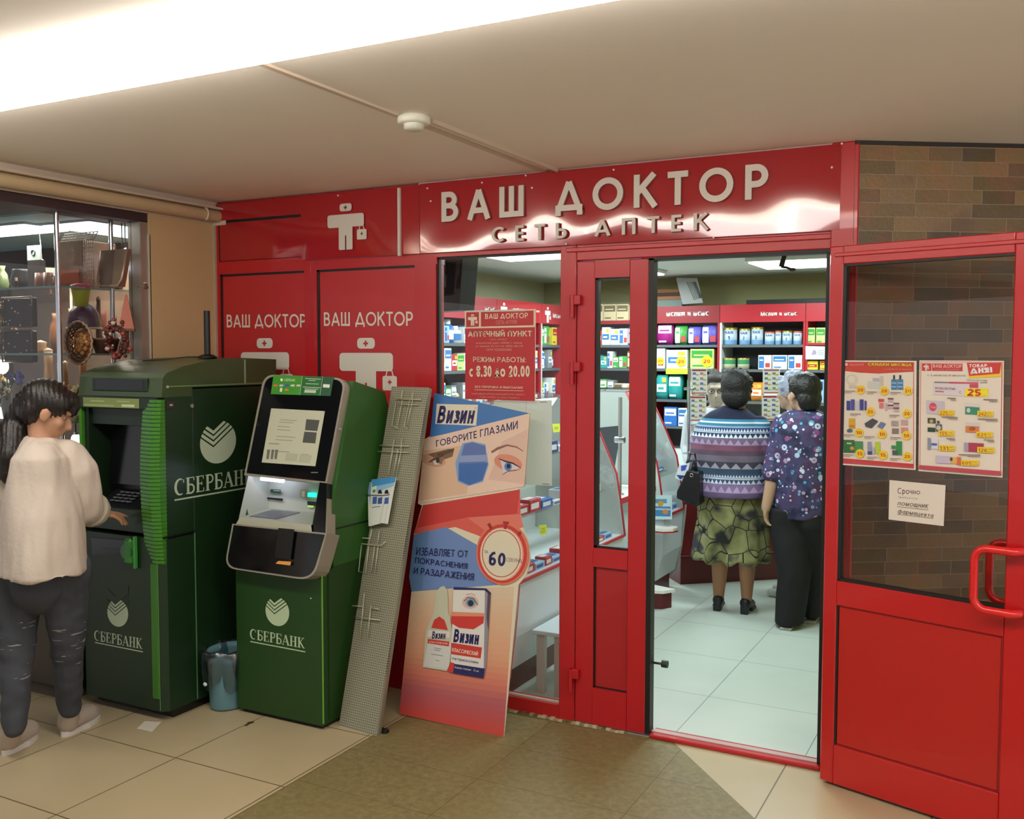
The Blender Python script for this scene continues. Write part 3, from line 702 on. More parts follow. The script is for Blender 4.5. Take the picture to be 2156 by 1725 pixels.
for r_ in range(4):
    for c_ in range(4):
        x = -3.66+.035*c_; t_ = (r_+.5)/4.4; y = -.73-.085*t_; z = .987-.045*t_
        q.box(x, y-.008, z, x+.024, y+.008, z+.006, M('#62686a', .4), .001)
o = q.build('keys', at); o['kind'] = 'stuff'
q = MB(); q.box(-3.46, -.76, 1.0, -3.41, -.70, 1.06, M('#3f6a70', .3)); q.build('card_reader', at)
# lower door
q = MB()
prof = [(X0+.01, -.83), (X0+.025, -.845), (X1-.10, -.845), (X1-.02, -.845), (X1+.004, -.82), (X1+.004, -.66), (X0+.01, -.66)]
q.prism([(x, y, .045) for x, y in prof], (0, 0, .765), G1); q.build('lower_door', at)
q = MB(); q.box(X1-.07, -.851, .10, X1-.03, -.66, .70, M('#37701c', .42), .003); q.box(X1-.029, -.846, .05, X1-.026, -.83, .82, M('#6d9c62', .4)); q.build('door_trim', at)
q = MB(); q.box(X1+.003, -.662, .05, X1+.0055, -.657, .82, M('#5d8c5a', .4)); q.box(X1-.0, -.84, .815, X1+.006, -.655, .822, K); q.build('side_seam', at)
s = Sheet((X0, -.846, 0), (1, 0, 0), (0, 0, 1)); s.poly([(193, 1132), (268, 1138), (268, 1172), (196, 1168)], KS, .004)
[s.line([(213+k*6.2, 1155), (217+k*6.2, 1155.3)], .009, M('#333c4c', .5)) for k in range(8)]; s.build('dark_plate', at)
q = MB(); P = []
q.box(-3.505, -.872, .685, -3.455, -.845, .805, M('#2f7a2a', .35), .012); q.cyl((-3.487, -.87, .745), (-3.487, -.86, .745), .034, M('#2c7030', .3), 20); q.box(-3.45, -.866, .67, -3.437, -.845, .815, M('#3d8f3a', .35), .004); q.build('handle', at)
s = Sheet((X0, -.8462, 0), (1, 0, 0), (0, 0, 1)); bank_mark(s, (248, 1291), 44, 58, LG, G1, sk=.12); s.build('round_mark', at)
s = Sheet((X0, -.8462, 0), (1, 0, 0), (0, 0, 1)); draw_word(s, 'СБЕРБАНК', 'serif', (198, 1348), (300, 1367), (198, 1327), LG, gap=-.02); s.line([(200, 1353), (301, 1373)], .005, LG); s.build('wordmark', at)
# side marks
s = Sheet((X1+.0012, -.84, 0), (0, 1, 0), (0, 0, 1)); bank_mark(s, (459, 931), 76, 90, LG, G1, sk=-.13); s.build('round_mark', at)
s = Sheet((X1+.0012, -.84, 0), (0, 1, 0), (0, 0, 1)); u0 = s.q(367, 1045)[0]; u7 = s.q(492, 1035)[0]; _, Wd = word_quads('СБЕРБАНК', 'serif', gap=-.02); x7 = _[6][2]
zb = s.q(367, 1045)[1]; zt = s.q(367, 1010)[1]; W_ = (u7-u0)*Wd/x7
draw_word(s, 'СБЕРБАНК', 'serif', (u0, zb), (u0+W_, zb+.0), (u0, zt), LG, px=False, gap=-.02); s.line([(u0, zb-.018), (u0+W_, zb-.018)], .007, LG, px=False); s.build('wordmark', at)
q = MB()
p = on(358, 853, 0, X1); q.box(X1, p.y-.02, p.z-.018, X1+.006, p.y+.022, p.z+.018, M('#2c2520', .4), .001); q.box(X1+.004, p.y-.008, p.z-.004, X1+.008, p.y+.008, p.z+.004, M('#b8a090', .3)); q.build('side_lock', at)
p = on(403, 855, 0, X1); q = MB(); q.cyl((X1, p.y, p.z), (X1+.006, p.y, p.z), .009, M('#c4b6a4', .3, metal=.8), 12); q.build('bolt', at)
p = on(352, 815, 0, X1); q = MB(); q.cyl((X1, p.y, p.z), (X1+.005, p.y, p.z), .006, M('#9fb094', .3), 10); q.build('bolt', at)
settle(at)
# antenna on the lid
an = thing('router_antenna', 'upright black antenna on a round base on the green cash machine lid', 'antenna')
q = MB(); q.lathe([(0, 0), (.045, 0), (.045, .008), (.03, .016), (.012, .02), (0, .02)], K, (-3.42, -.43, 1.598), 20); q.build('base', an)
q = MB(); q.cyl((-3.42, -.43, 1.61), (-3.42, -.43, 1.822), .0145, M('#15181c', .4), 16, .0145); q.build('rod', an)
q = MB(); q.tube([(-3.45, -.44, 1.604), (-3.50, -.48, 1.604), (-3.58, -.56, 1.592), (-3.66, -.60, 1.587)], .003, K, 6); q.build('cable', an)
settle(an)

# ================================================================== payment kiosk
ki = thing('payment_kiosk', 'green payment kiosk with tilted black touch screen head and silver edges', 'kiosk')
KX0, KX1 = -3.11, -2.62; KG = M('#1a4011', .42, bump=.02, bscale=300); KG2 = M('#2a5c20', .4); SIL = M('#9c9686', .38, metal=.25)
sp = [(-.592, .02), (-.592, .69), (-.53, .76), (-.55, .868), (-.373, 1.500), (-.122, 1.444), (-.10, 1.39), (-.10, .02)]
q = MB(); q.prism([(KX0+.003, y, z) for y, z in sp[:1]+[(-.592, .66), (-.50, .70), (-.10, .70), (-.10, .02)]], (KX1-KX0-.006, 0, 0), KG); q.build('base_cabinet', ki)
q = MB(); q.prism([(KX1-.02, y, z) for y, z in [(-.51, .70), (-.54, .862), (-.36, 1.500), (-.122, 1.444), (-.10, 1.39), (-.10, .70)]], (.02, 0, 0), KG2); q.prism([(KX0, y, z) for y, z in [(-.51, .70), (-.54, .862), (-.36, 1.500), (-.122, 1.444), (-.10, 1.39), (-.10, .70)]], (.012, 0, 0), KG2); q.prism([(KX0+.012, y, z) for y, z in [(-.36, .70), (-.36, 1.06), (-.36, 1.500), (-.122, 1.444), (-.10, 1.39), (-.10, .70)]], (KX1-KX0-.032, 0, 0), KG2); q.box(KX0+.012, -.55, .70, KX1-.02, -.36, .84, KG2); q.build('upper_cabinet', ki)
q = MB(); q.box(KX0+.02, -.57, 0, KX1-.02, -.12, .025, K); q.build('plinth', ki)
q = MB(); q.box(KX1-.002, -.56, .858, KX1+.0015, -.10, .864, K); q.box(KX1-.0025, -.592, .03, KX1+.0005, -.585, .68, M('#6fae40', .4)); q.box(KX1-.004, -.548, .03, KX1+.0006, -.543, .70, M('#143a14', .5)); q.build('side_seam', ki)
KO = Vector((KX0, -.625, .67)); KV = Vector((0, .225, .85)).normalized(); KN = Vector((1, 0, 0)).cross(KV).normalized()
def kp(px, py, off=0.0):
    """the point of the head's tilted front that the photo shows at a pixel"""
    O = KO+KN*off; d = ray(px, py); t = (O-CAM).dot(KN)/d.dot(KN); return CAM+d*t
def rounded(pts, rad, n=5):
    out = []
    for i, p in enumerate(pts):
        a, b = Vector(pts[i-1]), Vector(pts[(i+1) % len(pts)]); p = Vector(p); r = rad[i]
        if r <= 0: out.append(tuple(p)); continue
        u, v = (a-p).normalized(), (b-p).normalized()
        for k in range(n+1):
            t = k/n; out.append(tuple((p+u*r)*(1-t)**2+p*2*t*(1-t)+(p+v*r)*t**2))
    return out
def slab(pts, off, th, mat, side=None, px=True):
    q = MB(); P = [kp(*p, off) if px else p for p in pts]; q.prism([tuple(p) for p in P], tuple(-KN*th), mat, side); return q
up_o = rounded([(556, 788), (729, 796), (688, 1019), (514, 1001)], [24, 26, 0, 0])
up_i = rounded([(560, 792), (724, 800), (684, 1014), (519, 996)], [22, 23, 0, 0])
slab(up_o, .0, .055, SIL).build('silver_surround', ki)
slab(up_i, .003, .01, KS).build('black_bezel', ki)
lo_o = rounded([(489, 1103), (688, 1123), (660, 1224), (472, 1196)], [0, 0, 34, 26])
lo_i = rounded([(492, 1106), (683, 1126), (655, 1219), (476, 1193)], [0, 0, 30, 24])
slab(lo_o, .03, .09, SIL).build('silver_surround', ki)
slab(lo_i, .033, .01, KS).build('lower_front', ki)
# side cheek that runs past the niche
slab([(688, 1019), (674, 1018), (664, 1122), (667, 1123), (688, 1124)], .0, .06, SIL, SIL).build('cheek', ki)
slab([(673, 1016), (688, 1018), (684, 1123), (655, 1121)], .004, .05, KS).build('cheek', ki)
# screen
s = Sheet(KO+KN*.0045, (1, 0, 0), KV); SC1 = M('#b9b9a0', .35, emit=.10); SC2 = M('#8f907c', .4, emit=.05); SC3 = M('#4c4e48', .4, emit=.02)
s.poly([(571, 860), (684, 866), (664, 982), (551, 974)], SC1)
s.poly([(645, 883), (673, 885), (668, 908), (642, 906)], SC3); s.poly([(641, 909), (667, 911), (664, 934), (637, 932)], SC3)
for x0, y0, x1, w in ((590, 884, 625, 1), (588, 889, 618, 1), (585, 898, 610, 1), (583, 905, 612, 1), (582, 919, 622, 1), (580, 926, 616, 1), (566, 934, 588, 1.6), (575, 950, 610, 1), (605, 955, 617, 1), (635, 957, 650, 1)):
    s.line([(x0, y0), (x1, y0+(x1-x0)*.06)], .0035*w, SC2)
for x0, y0 in ((563, 947), (572, 947), (580, 947)): s.poly([(x0, y0), (x0+6, y0), (x0+3, y0+20), (x0-2, y0+20)], M('#6a6c5e', .5))
s.poly([(603, 954), (628, 956), (625, 972), (600, 970)], M('#a9aa92', .4, emit=.08)); s.poly([(632, 957), (657, 959), (653, 975), (629, 973)], M('#a9aa92', .4, emit=.08))
s.build('screen', ki)
# green header label
s = Sheet(KO+KN*.0045, (1, 0, 0), KV); s.poly([(576, 790), (703, 794), (694, 834), (570, 830)], M('#1d6a28', .4)); s.poly([(576, 790), (637, 792), (632, 832), (570, 830)], M('#3f8f28', .4)); s.poly([(678, 793), (703, 794), (696, 834), (673, 833)], M('#14502e', .4))
WS = M('#e8efdc', .5)
s.text('СБЕРБАНК', (598, 803), (621, 804), (599, 797), WS); s.ellp(593, 800, 2.8, 3, WS)
for k, c in enumerate(('#e07020', '#c8d0e0', '#3050b0', '#dcdcc8', '#d8d0b0')): s.poly([(577+k*12, 810), (585+k*12, 810), (584+k*12, 814), (576+k*12, 814)], M(c, .5))
s.poly([(590, 817), (595, 817), (594, 825), (589, 825)], WS); s.poly([(600, 819), (608, 819), (607, 823), (599, 823)], M('#d08040', .5))
for a in ((643, 797, 676, 799), (650, 801, 665, 802), (644, 808, 671, 809), (638, 815, 675, 817), (642, 819, 670, 820)): s.line([a[:2], a[2:]], .0022, WS)
s.poly([(642, 821), (666, 822), (665, 828), (641, 827)], M('#c9d2c0', .5)); s.poly([(681, 809), (695, 810), (694, 817), (680, 816)], WS); s.line([(637, 792), (632, 832)], .0015, WS); s.line([(680, 793), (674, 833)], .0015, WS)
s.build('header_label', ki)
s = Sheet(KO+KN*.0045, (1, 0, 0), KV); [s.line([(655+k*2.5, 995), (656.7+k*2.5, 995.2)], .0045, M('#8f8f88', .5)) for k in range(6)]; s.build('maker_mark', ki)
# niche
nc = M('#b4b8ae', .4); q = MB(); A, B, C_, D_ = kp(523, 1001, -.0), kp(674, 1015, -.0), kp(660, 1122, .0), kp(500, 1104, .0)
bk = Vector((0, .13, 0))
def quad(q, pts, mat): q.add([tuple(p) for p in pts], [(0, 1, 2, 3)], mat)
Ai, Bi, Ci, Di = A+bk+Vector((.01, 0, -.01)), B+bk+Vector((0, 0, -.01)), Vector((B.x, -.40, .905)), Vector((A.x+.01, -.40, .905))
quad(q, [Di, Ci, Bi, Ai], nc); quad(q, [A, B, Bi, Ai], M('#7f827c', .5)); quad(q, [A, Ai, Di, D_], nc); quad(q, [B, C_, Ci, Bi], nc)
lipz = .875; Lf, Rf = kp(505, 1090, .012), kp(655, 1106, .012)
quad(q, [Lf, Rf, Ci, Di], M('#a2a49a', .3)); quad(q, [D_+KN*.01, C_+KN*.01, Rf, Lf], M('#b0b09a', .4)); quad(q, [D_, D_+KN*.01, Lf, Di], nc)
q.build('niche', ki)
def npt(px, py, y=-.44):
    return on(px, py, 1, y)
q = MB(); a, b_ = kp(550, 1009, -.05), kp(597, 1014, -.05); q.tube([a, a+(b_-a)*.5, b_], .006, M('#dfe6ff', .4, emit=22), 10); q.build('niche_lamp', ki)
s = Sheet((KX0, -.405, 0), (1, 0, 0), (0, 0, 1)); s.h = .003
s.poly([(570, 1030), (592, 1031.5), (592, 1039), (570, 1037.5)], M('#1d4a3a', .4)); s.line([(577, 1033), (590, 1034)], .002, WS); s.poly([(563, 1047), (597, 1050), (596, 1055), (563, 1051)], K)
s.build('card_slot', ki); s = Sheet((KX0, -.405, 0), (1, 0, 0), (0, 0, 1)); s.h = .003
s.poly([(633, 1030), (646, 1031), (646, 1049), (632, 1047)], M('#a8aa88', .4)); s.poly([(637, 1034), (643, 1034.5), (642, 1046), (636, 1045)], M('#dcdcc0', .4)); s.poly([(648, 1055), (668, 1057), (666, 1066), (648, 1063)], M('#2b2e2c', .4)); s.build('reader_labels', ki)
s = Sheet((KX0, -.407, 0), (1, 0, 0), (0, 0, 1)); s.h = .003; s.poly([(649, 1037), (668, 1038), (667, 1047), (648, 1046)], M('#20f0b0', .4, emit=2.2)); s.build('green_light', ki)
s = Sheet((KX0, -.407, 0), (1, 0, 0), (0, 0, 1)); s.h = .003; s.poly([(650, 1064), (662, 1065), (660, 1069), (648, 1068)], M('#a0d060', .4, emit=.6)); s.build('slot_light', ki)
# pin pad plate lying in the niche
q = MB(); P = [Di+(Lf-Di)*.12, Di+(Lf-Di)*.78, Di+(Lf-Di)*.78, Di+(Lf-Di)*.12]; w_ = Vector((.21, 0, .002))
e1, e2 = Di.lerp(Lf, .15)+Vector((.05, 0, .003)), Di.lerp(Lf, .85)+Vector((.03, 0, .003)); q.prism([tuple(e1), tuple(e2), tuple(e2+Vector((.16, 0, 0))), tuple(e1+Vector((.16, 0, 0)))], (0, 0, -.003), M('#6f7078', .3, metal=.4)); q.build('pin_pad', ki)
# receipt slot with paper
s = Sheet(KO+KN*.0435, (1, 0, 0), KV); s.poly([(586, 1112), (620, 1115), (612, 1178), (578, 1174)], K); s.poly([(580, 1187), (586, 1181.5), (613, 1183), (611, 1191)], M('#c0803c', .5, emit=.25)); s.build('receipt_slot', ki)
# base markings
s = Sheet((KX0, -.5925, 0), (1, 0, 0), (0, 0, 1)); KL = M('#b9cda8', .5); bank_mark(s, (584, 1288), 50, 61, KL, KG, sk=.14); s.build('round_mark', ki)
s = Sheet((KX0, -.5925, 0), (1, 0, 0), (0, 0, 1)); draw_word(s, 'СБЕРБАНК', 'serif', (526, 1345), (642, 1366), (526, 1324), KL, gap=-.02); s.line([(527, 1351), (643, 1373)], .005, KL); s.build('wordmark', ki)
for px_, py_, r_, c_ in ((655, 1260, .003, '#b0c8a0'),):
    p = on(px_, py_, 1, -.593); q = MB(); q.cyl((p.x, -.593, p.z), (p.x, -.596, p.z), r_, M(c_, .4), 8); q.build('lock', ki)
p = on(718, 903, 0, KX1+.003); q = MB(); q.cyl((KX1-.002, p.y-.008, p.z), (KX1+.007, p.y-.008, p.z), .006, M('#e8ecff', .2, metal=1), 12); q.build('side_lock', ki)
settle(ki)

# ================================================================== waste bin with bag
bn = thing('waste_bin', 'blue grey plastic waste bin lined with a clear bag between the two green terminals', 'bin')
BC = (-3.200, -.545, 0); BM = M('#5f8790', .45)
q = MB(); q.lathe([(0, .004), (.076, .004), (.078, .012), (.086, .24), (.088, .262), (.091, .262), (.091, .268), (.086, .27), (.082, .24), (.074, .02), (0, .02)], BM, BC, 40, True, 1.25); q.build('bucket', bn)
BAG = glass_mat('bag_film', (.55, .66, .68), 3.5, .3)
q = MB(); seg = 60; vs = []; random.seed(5); ph = [random.random()*6 for _ in range(6)]
prf = [(.076, .10), (.083, .235), (.092, .278), (.102, .270), (.106, .225), (.100, .17), (.093, .105)]
for i, (r, z) in enumerate(prf):
    for k in range(seg):
        a = 2*PI*k/seg; w = (.3+.7*i/len(prf))*.010*(math.sin(5*a+ph[0])+.7*math.sin(9*a+ph[1]+i*.5)+.4*math.sin(17*a+ph[2]+i))
        dz = .022*math.sin(3*a+ph[3])*(i/6)**2+.012*math.sin(8*a+ph[4])*(i/6)
        vs.append((BC[0]+(r+w)*math.cos(a), BC[1]+1.25*(r+w)*math.sin(a), z+dz))
q.add(vs, [(i*seg+k, i*seg+(k+1) % seg, (i+1)*seg+(k+1) % seg, (i+1)*seg+k) for i in range(len(prf)-1) for k in range(seg)], BAG, True); q.build('bag', bn)
q = MB(); q.ell((-3.215, -.682, .135), (.012, .006, .009), M('#cfe0dc', .5), 10, 6); q.build('bag_knot', bn)
settle(bn)
# ticket on the floor
q = MB(); P = [on(*p, 2, .001) for p in ((288, 1535), (305, 1519), (340, 1521), (320, 1542))]; q.prism([tuple(p) for p in P], (0, 0, .0008), M('#d8d2c0', .7)); tag(q.build('paper_slip'), 'small white paper slip lying on the tiles in front of the cash machine', 'paper')
q = MB(); q.tube([on(*p, 2, .004) for p in ((517, 1528), (524, 1523), (534, 1520))], [.003, .006, .002], M('#3a2a14', .8), 6); tag(q.build('dry_leaf'), 'tiny dark leaf scrap on the tiles in front of the payment kiosk', 'leaf')

# ================================================================== perforated display back leaning on the facade
pf = thing('perforated_panel', 'tall grey perforated metal panel with wire racks leaning against the red facade', 'panel')
Pb0, Pb1 = Vector((-2.598, -.512, .0)), Vector((-2.386, -.530, .0)); Pt0, Pt1 = on(823, 812, 1, -.115), on(903, 818, 1, -.105)
m, nt, b = new_mat('perforated_metal'); tcn = N(nt, 'ShaderNodeTexCoord'); sx = N(nt, 'ShaderNodeSeparateXYZ'); nt.links.new(tcn.outputs['Object'], sx.inputs[0])
fx = mathn(nt, 'SUBTRACT', mathn(nt, 'FRACT', mathn(nt, 'MULTIPLY', sx.outputs[0], 95)), .5); fy = mathn(nt, 'SUBTRACT', mathn(nt, 'FRACT', mathn(nt, 'MULTIPLY', sx.outputs[1], 95)), .5)
d2 = mathn(nt, 'ADD', mathn(nt, 'MULTIPLY', fx, fx), mathn(nt, 'MULTIPLY', fy, fy)); hole = mathn(nt, 'LESS_THAN', d2, .06)
nt.links.new(mixc(nt, hole, lin('#98967f'), lin('#44443a')), b.inputs['Base Color']); b.inputs['Roughness'].default_value = .45; b.inputs['Metallic'].default_value = .1
U_ = (Pb1-Pb0).normalized(); Vd = ((Pt0+Pt1)/2-(Pb0+Pb1)/2); Hh = Vd.length; Vn = Vd.normalized(); Nn = U_.cross(Vn).normalized()
Vn = Nn.cross(U_).normalized(); sh = Vd.dot(U_)
TP = Matrix((U_, Vn, Nn)).transposed().to_4x4(); TP.translation = Pb0
Wp = (Pb1-Pb0).length; Hp = Vd.dot(Vn)
def child_m(mb, name, parent, T):
    o = mb.build(name, parent); o.matrix_basis = T; return o
q = MB(); shx = sh
q.prism([(0, 0, -.012), (Wp, 0, -.012), (Wp+shx, Hp, -.012), (shx, Hp, -.012)], (0, 0, .012), m); ob = child_m(q, 'panel', pf, TP)
q = MB(); e = M('#8a8974', .4, metal=.3)
q.prism([(0, 0, -.03), (Wp, 0, -.03), (Wp, 0, -.013), (0, 0, -.013)], (shx*.02, .02, 0), e); q.prism([(Wp-.006, 0, -.03), (Wp, 0, -.03), (Wp, 0, -.0125), (Wp-.006, 0, -.0125)], (shx, Hp, 0), e); q.prism([(0, 0, -.03), (.006, 0, -.03), (.006, 0, -.0125), (0, 0, -.0125)], (shx, Hp, 0), e); child_m(q, 'flange', pf, TP)
q = MB(); q.box(Wp-.03, 0.0, -.06, Wp+.02, .03, -.032, K, .004); child_m(q, 'foot', pf, TP)
q = MB(); tc_ = (Pt0+Pt1)/2; q.box(tc_.x-.02, tc_.y+.028, tc_.z-.05, tc_.x+.02, -.002, tc_.z-.03, e); q.build('wall_hook', pf)
def plq(px, py, off=.012):
    O = Pb0+Nn*off; d = ray(px, py); t = (O-CAM).dot(Nn)/d.dot(Nn); p = CAM+d*t-Pb0; return (p.dot(U_), p.dot(Vn), off)
def rack(lines):
    q = MB()
    for l in lines: q.tube([plq(*p) for p in l], .0024, M('#c4c4aa', .35, metal=.3), 6)
    child_m(q, 'wire_rack', pf, TP)
rack([[(833, 840), (886, 842)], [(836, 852), (880, 853)], [(848, 822), (845, 841)], [(869, 826), (867, 842)], [(834, 845), (825, 897), (839, 903)], [(847, 842), (836, 900)], [(863, 842), (851, 898), (858, 902)], [(869, 842), (856, 898)]])
rack([[(800, 938), (861, 940)], [(795, 951), (861, 953)], [(830, 925), (818, 1000)], [(847, 923), (843, 953)], [(838, 947), (828, 1000)], [(845, 946), (834, 1002)]])
rack([[(748, 1142), (762, 1133), (779, 1134)], [(748, 1142), (759, 1145), (803, 1149), (812, 1140)], [(783, 1115), (776, 1148)], [(799, 1118), (794, 1148)], [(761, 1148), (755, 1204), (770, 1206), (776, 1150)], [(789, 1150), (781, 1206)], [(796, 1150), (789, 1207)]])
rack([[(741, 1276), (762, 1277)], [(780, 1280), (798, 1283)], [(748, 1300), (800, 1306)], [(767, 1250), (758, 1345)], [(781, 1275), (773, 1347)]])
settle(pf)
lf = thing('leaflet_stack', 'bundle of blue and white folded leaflets in the wire rack of the leaning grey panel', 'leaflets')
def psheet(off): return Sheet(Pb0+Nn*off, U_, Vn)
s = psheet(.020); s.poly([(776, 1017), (815, 1006), (832, 1020), (800, 1100), (777, 1108)], M('#7fa3c4', .5), .004); s.poly([(776, 1047), (779, 1046), (782, 1104), (777, 1108)], WS); s.build('leaflet', lf)
s = psheet(.027); s.poly([(783, 1010), (835, 1005), (817, 1104), (804, 1102), (778, 1109)], M('#dde0d6', .5), .003); s.poly([(783, 1010), (835, 1005), (832, 1016), (784, 1026)], M('#3f8fc4', .5)); s.poly([(784, 1026), (832, 1016), (830, 1024), (785, 1040)], M('#8fc0da', .5))
s.poly([(785, 1026), (794, 1023), (793, 1038), (784, 1040)], M('#dfe8cc', .5)); s.poly([(786, 1032), (792, 1031), (791, 1037), (785, 1038)], M('#3f9a4c', .5))
for x0 in (797, 811): s.poly([(x0+1, 1033), (x0+6, 1031), (x0+9, 1040), (x0-1, 1040)], M('#1b1c26', .4)); s.poly([(x0, 1049), (x0+9, 1047), (x0+8, 1061), (x0-1, 1062)], M('#35559a', .5))
s.poly([(786, 1047), (795, 1046), (794, 1061), (785, 1062)], M('#3a5f9e', .5)); s.line([(811, 1054), (800, 1103)], .0015, M('#8f948c', .5)); s.line([(784, 1069), (802, 1067)], .003, M('#5a6478', .5)); s.line([(826, 1010), (811, 1102)], .0012, M('#a9ada6', .5)); s.build('leaflet', lf)
q = MB(); q.tube([tuple(Pb0+U_*a[0]+Vn*a[1]+Nn*(a[2]+.022)) for a in (plq(776, 1044), plq(812, 1045), plq(826, 1043))], .0018, M('#6f7468', .35, metal=.6), 6); q.build('band', lf)
settle(lf)

# ================================================================== eye drop cardboard standee
vz = thing('cardboard_standee', 'die cut cardboard eye drop advertising standee leaning against the shop window', 'standee')
VO = Vector((-2.45, -.279, 0)); VV = Vector((0, .235, 1.42))
def vs_(): return Sheet(VO, (1, 0, 0), VV)
sk1, sk2, sk3 = M('#dcb9a6', .55), M('#cfa583', .55), M('#e6c9b4', .55); BL = M('#3c72b0', .5); NAV = M('#232058', .5); REDV = M('#c8392f', .5); SAL = M('#cf5a4c', .5); BB = M('#6a86b8', .5); CRM = M('#dcd4b8', .5)
s = vs_()
out = [(842, 1503), (868, 1170), (864, 1216), (872, 1125), (889, 1082), (892, 1065), (882, 1060), (896, 925), (906, 920), (916, 828), (1117, 870), (1116, 872), (1105, 1024), (1092, 1030), (1089, 1080), (1099, 1083), (1117, 1180), (1112, 1205), (1092, 1230), (1080, 1236), (1062, 1552)]
out = [(842, 1503), (868, 1243), (864, 1216), (873, 1124), (890, 1065), (882, 1061), (896, 925), (907, 919), (916, 828), (1117, 871), (1105, 1025), (1091, 1031), (1088, 1081), (1097, 1083), (1101, 1110), (1113, 1140), (1118, 1178), (1110, 1210), (1093, 1231), (1075, 1420), (1062, 1552)]
s.poly(out, CRM, .006)
# body colours, top to bottom
_st = [(0, (217, 197, 166)), (.25, (219, 178, 142)), (.5, (217, 158, 122)), (.66, (208, 120, 98)), (.78, (176, 92, 96)), (.88, (186, 82, 84)), (1, (203, 70, 58))]
for k_ in range(24):
    t0, t1 = k_/24, (k_+1)/24; tm = (t0+t1)/2
    for (a_, ca_), (b_, cb_) in zip(_st, _st[1:]):
        if a_ <= tm <= b_: w_ = (tm-a_)/(b_-a_); cc_ = [int(x*(1-w_)+y*w_) for x, y in zip(ca_, cb_)]
    L_ = lambda t: (868+(842-868)*t, 1243+(1503-1243)*t); R_ = lambda t: (1084+(1062-1084)*t, 1236+(1552-1236)*t)
    s.poly([L_(t0), R_(t0), R_(t1), L_(t1)], M('#%02x%02x%02x' % tuple(cc_), .55)); s.h -= s.step
s.up()
s.poly([(892, 1064), (1096, 1031), (1098, 1100), (1040, 1140), (960, 1110), (872, 1125)], SAL)
s.poly([(892, 1064), (1096, 1031), (1090, 1082), (985, 1090), (880, 1112)], M('#bf3a34', .5))
s.poly([(985, 1090), (1096, 1083), (1104, 1110), (1040, 1130)], M('#d87464', .5))
s.poly([(873, 1126), (940, 1110), (1010, 1150), (1012, 1190), (1030, 1220), (1050, 1232), (868, 1246), (863, 1215)], BB)
s.poly([(873, 1126), (905, 1117), (890, 1243), (868, 1246), (863, 1215)], M('#5d80a8', .5))
# blue top with name plate
s.poly([(916, 828), (1117, 871), (1010, 900), (907, 921)], BL)
s.poly([(921, 851), (1008, 853), (1004, 897), (918, 893)], M('#e4dcc4', .45))
s.text('Визин', (921, 892), (997, 893), (928, 855), NAV, bold=.03); s.text('®', (1001, 862), (1004, 862), (1001, 858), NAV)
# face card
s.poly([(896, 925), (1117, 871), (1105, 1025), (882, 1061)], sk3, .002)
s.poly([(893, 950), (1000, 935), (985, 1040), (884, 1055)], M('#d8b596', .55)); s.poly([(1060, 930), (1112, 905), (1105, 1020), (1030, 1010)], sk1)
s.text('ГОВОРИТЕ ГЛАЗАМИ', (921, 943), (1092, 905), (920, 928), NAV, tr=(1092, 886), bold=.012)
s.ellp(915, 970, 26, 13, M('#c49a80', .55), rot=.2); s.poly([(903, 957), (945, 946), (959, 945), (955, 962), (938, 968), (920, 966)], M('#7a5c44', .55)); s.poly([(922, 956), (958, 944), (956, 952), (925, 963)], M('#55402e', .55))
s.poly([(905, 973), (915, 965), (930, 960), (938, 964), (932, 978), (918, 976)], M('#8c6450', .55)); s.poly([(913, 972), (925, 967), (927, 978), (918, 979)], M('#d8d4cc', .5)); s.ellp(924, 970, 4, 6, M('#3a342e', .4)); s.line([(905, 974), (918, 966), (936, 960)], .004, M('#2e2018', .5))
s.poly([(976, 934), (997, 930), (1024, 936), (1031, 980), (1019, 1015), (989, 1024), (966, 1015), (961, 975)], M('#7aa0cc', .5)); s.poly([(980, 936), (997, 932), (1024, 940), (1026, 975), (968, 978)], M('#5a70a8', .5)); s.poly([(968, 978), (1030, 975), (1018, 1012), (990, 1022), (968, 1012)], M('#3a66a8', .5)); s.poly([(972, 960), (1028, 958), (1029, 972), (970, 974)], M('#8a9cc4', .5))
s.line([(1037, 953), (1050, 945), (1070, 938), (1090, 942), (1104, 951)], [.010, .012, .008, .006, .003], M('#8a5e50', .55))
s.ellp(1072, 975, 30, 17, M('#d48a70', .55), rot=.25); s.poly([(1056, 970), (1075, 973), (1098, 985), (1090, 989), (1072, 991), (1062, 998)], M('#cfcbd0', .5)); s.ellp(1072, 983, 8, 9, M('#5a7cae', .4)); s.ellp(1073, 982, 4, 5, M('#20263c', .3)); s.line([(1052, 966), (1066, 972), (1082, 976), (1099, 986)], [.003, .007, .007, .003], M('#3a2420', .5)); s.line([(1060, 1000), (1072, 993), (1090, 990)], .002, M('#5a3a30', .5))
# copy text
s.text('ИЗБАВЛЯЕТ ОТ', (878, 1170), (987, 1174), (880, 1152), NAV, tr=(988, 1160), bold=.004)
s.text('ПОКРАСНЕНИЯ', (876, 1186), (986, 1199), (877, 1173), NAV, tr=(987, 1186), bold=.012)
s.text('И РАЗДРАЖЕНИЯ', (873, 1209), (999, 1224), (875, 1194), NAV, tr=(1001, 1207), bold=.008)
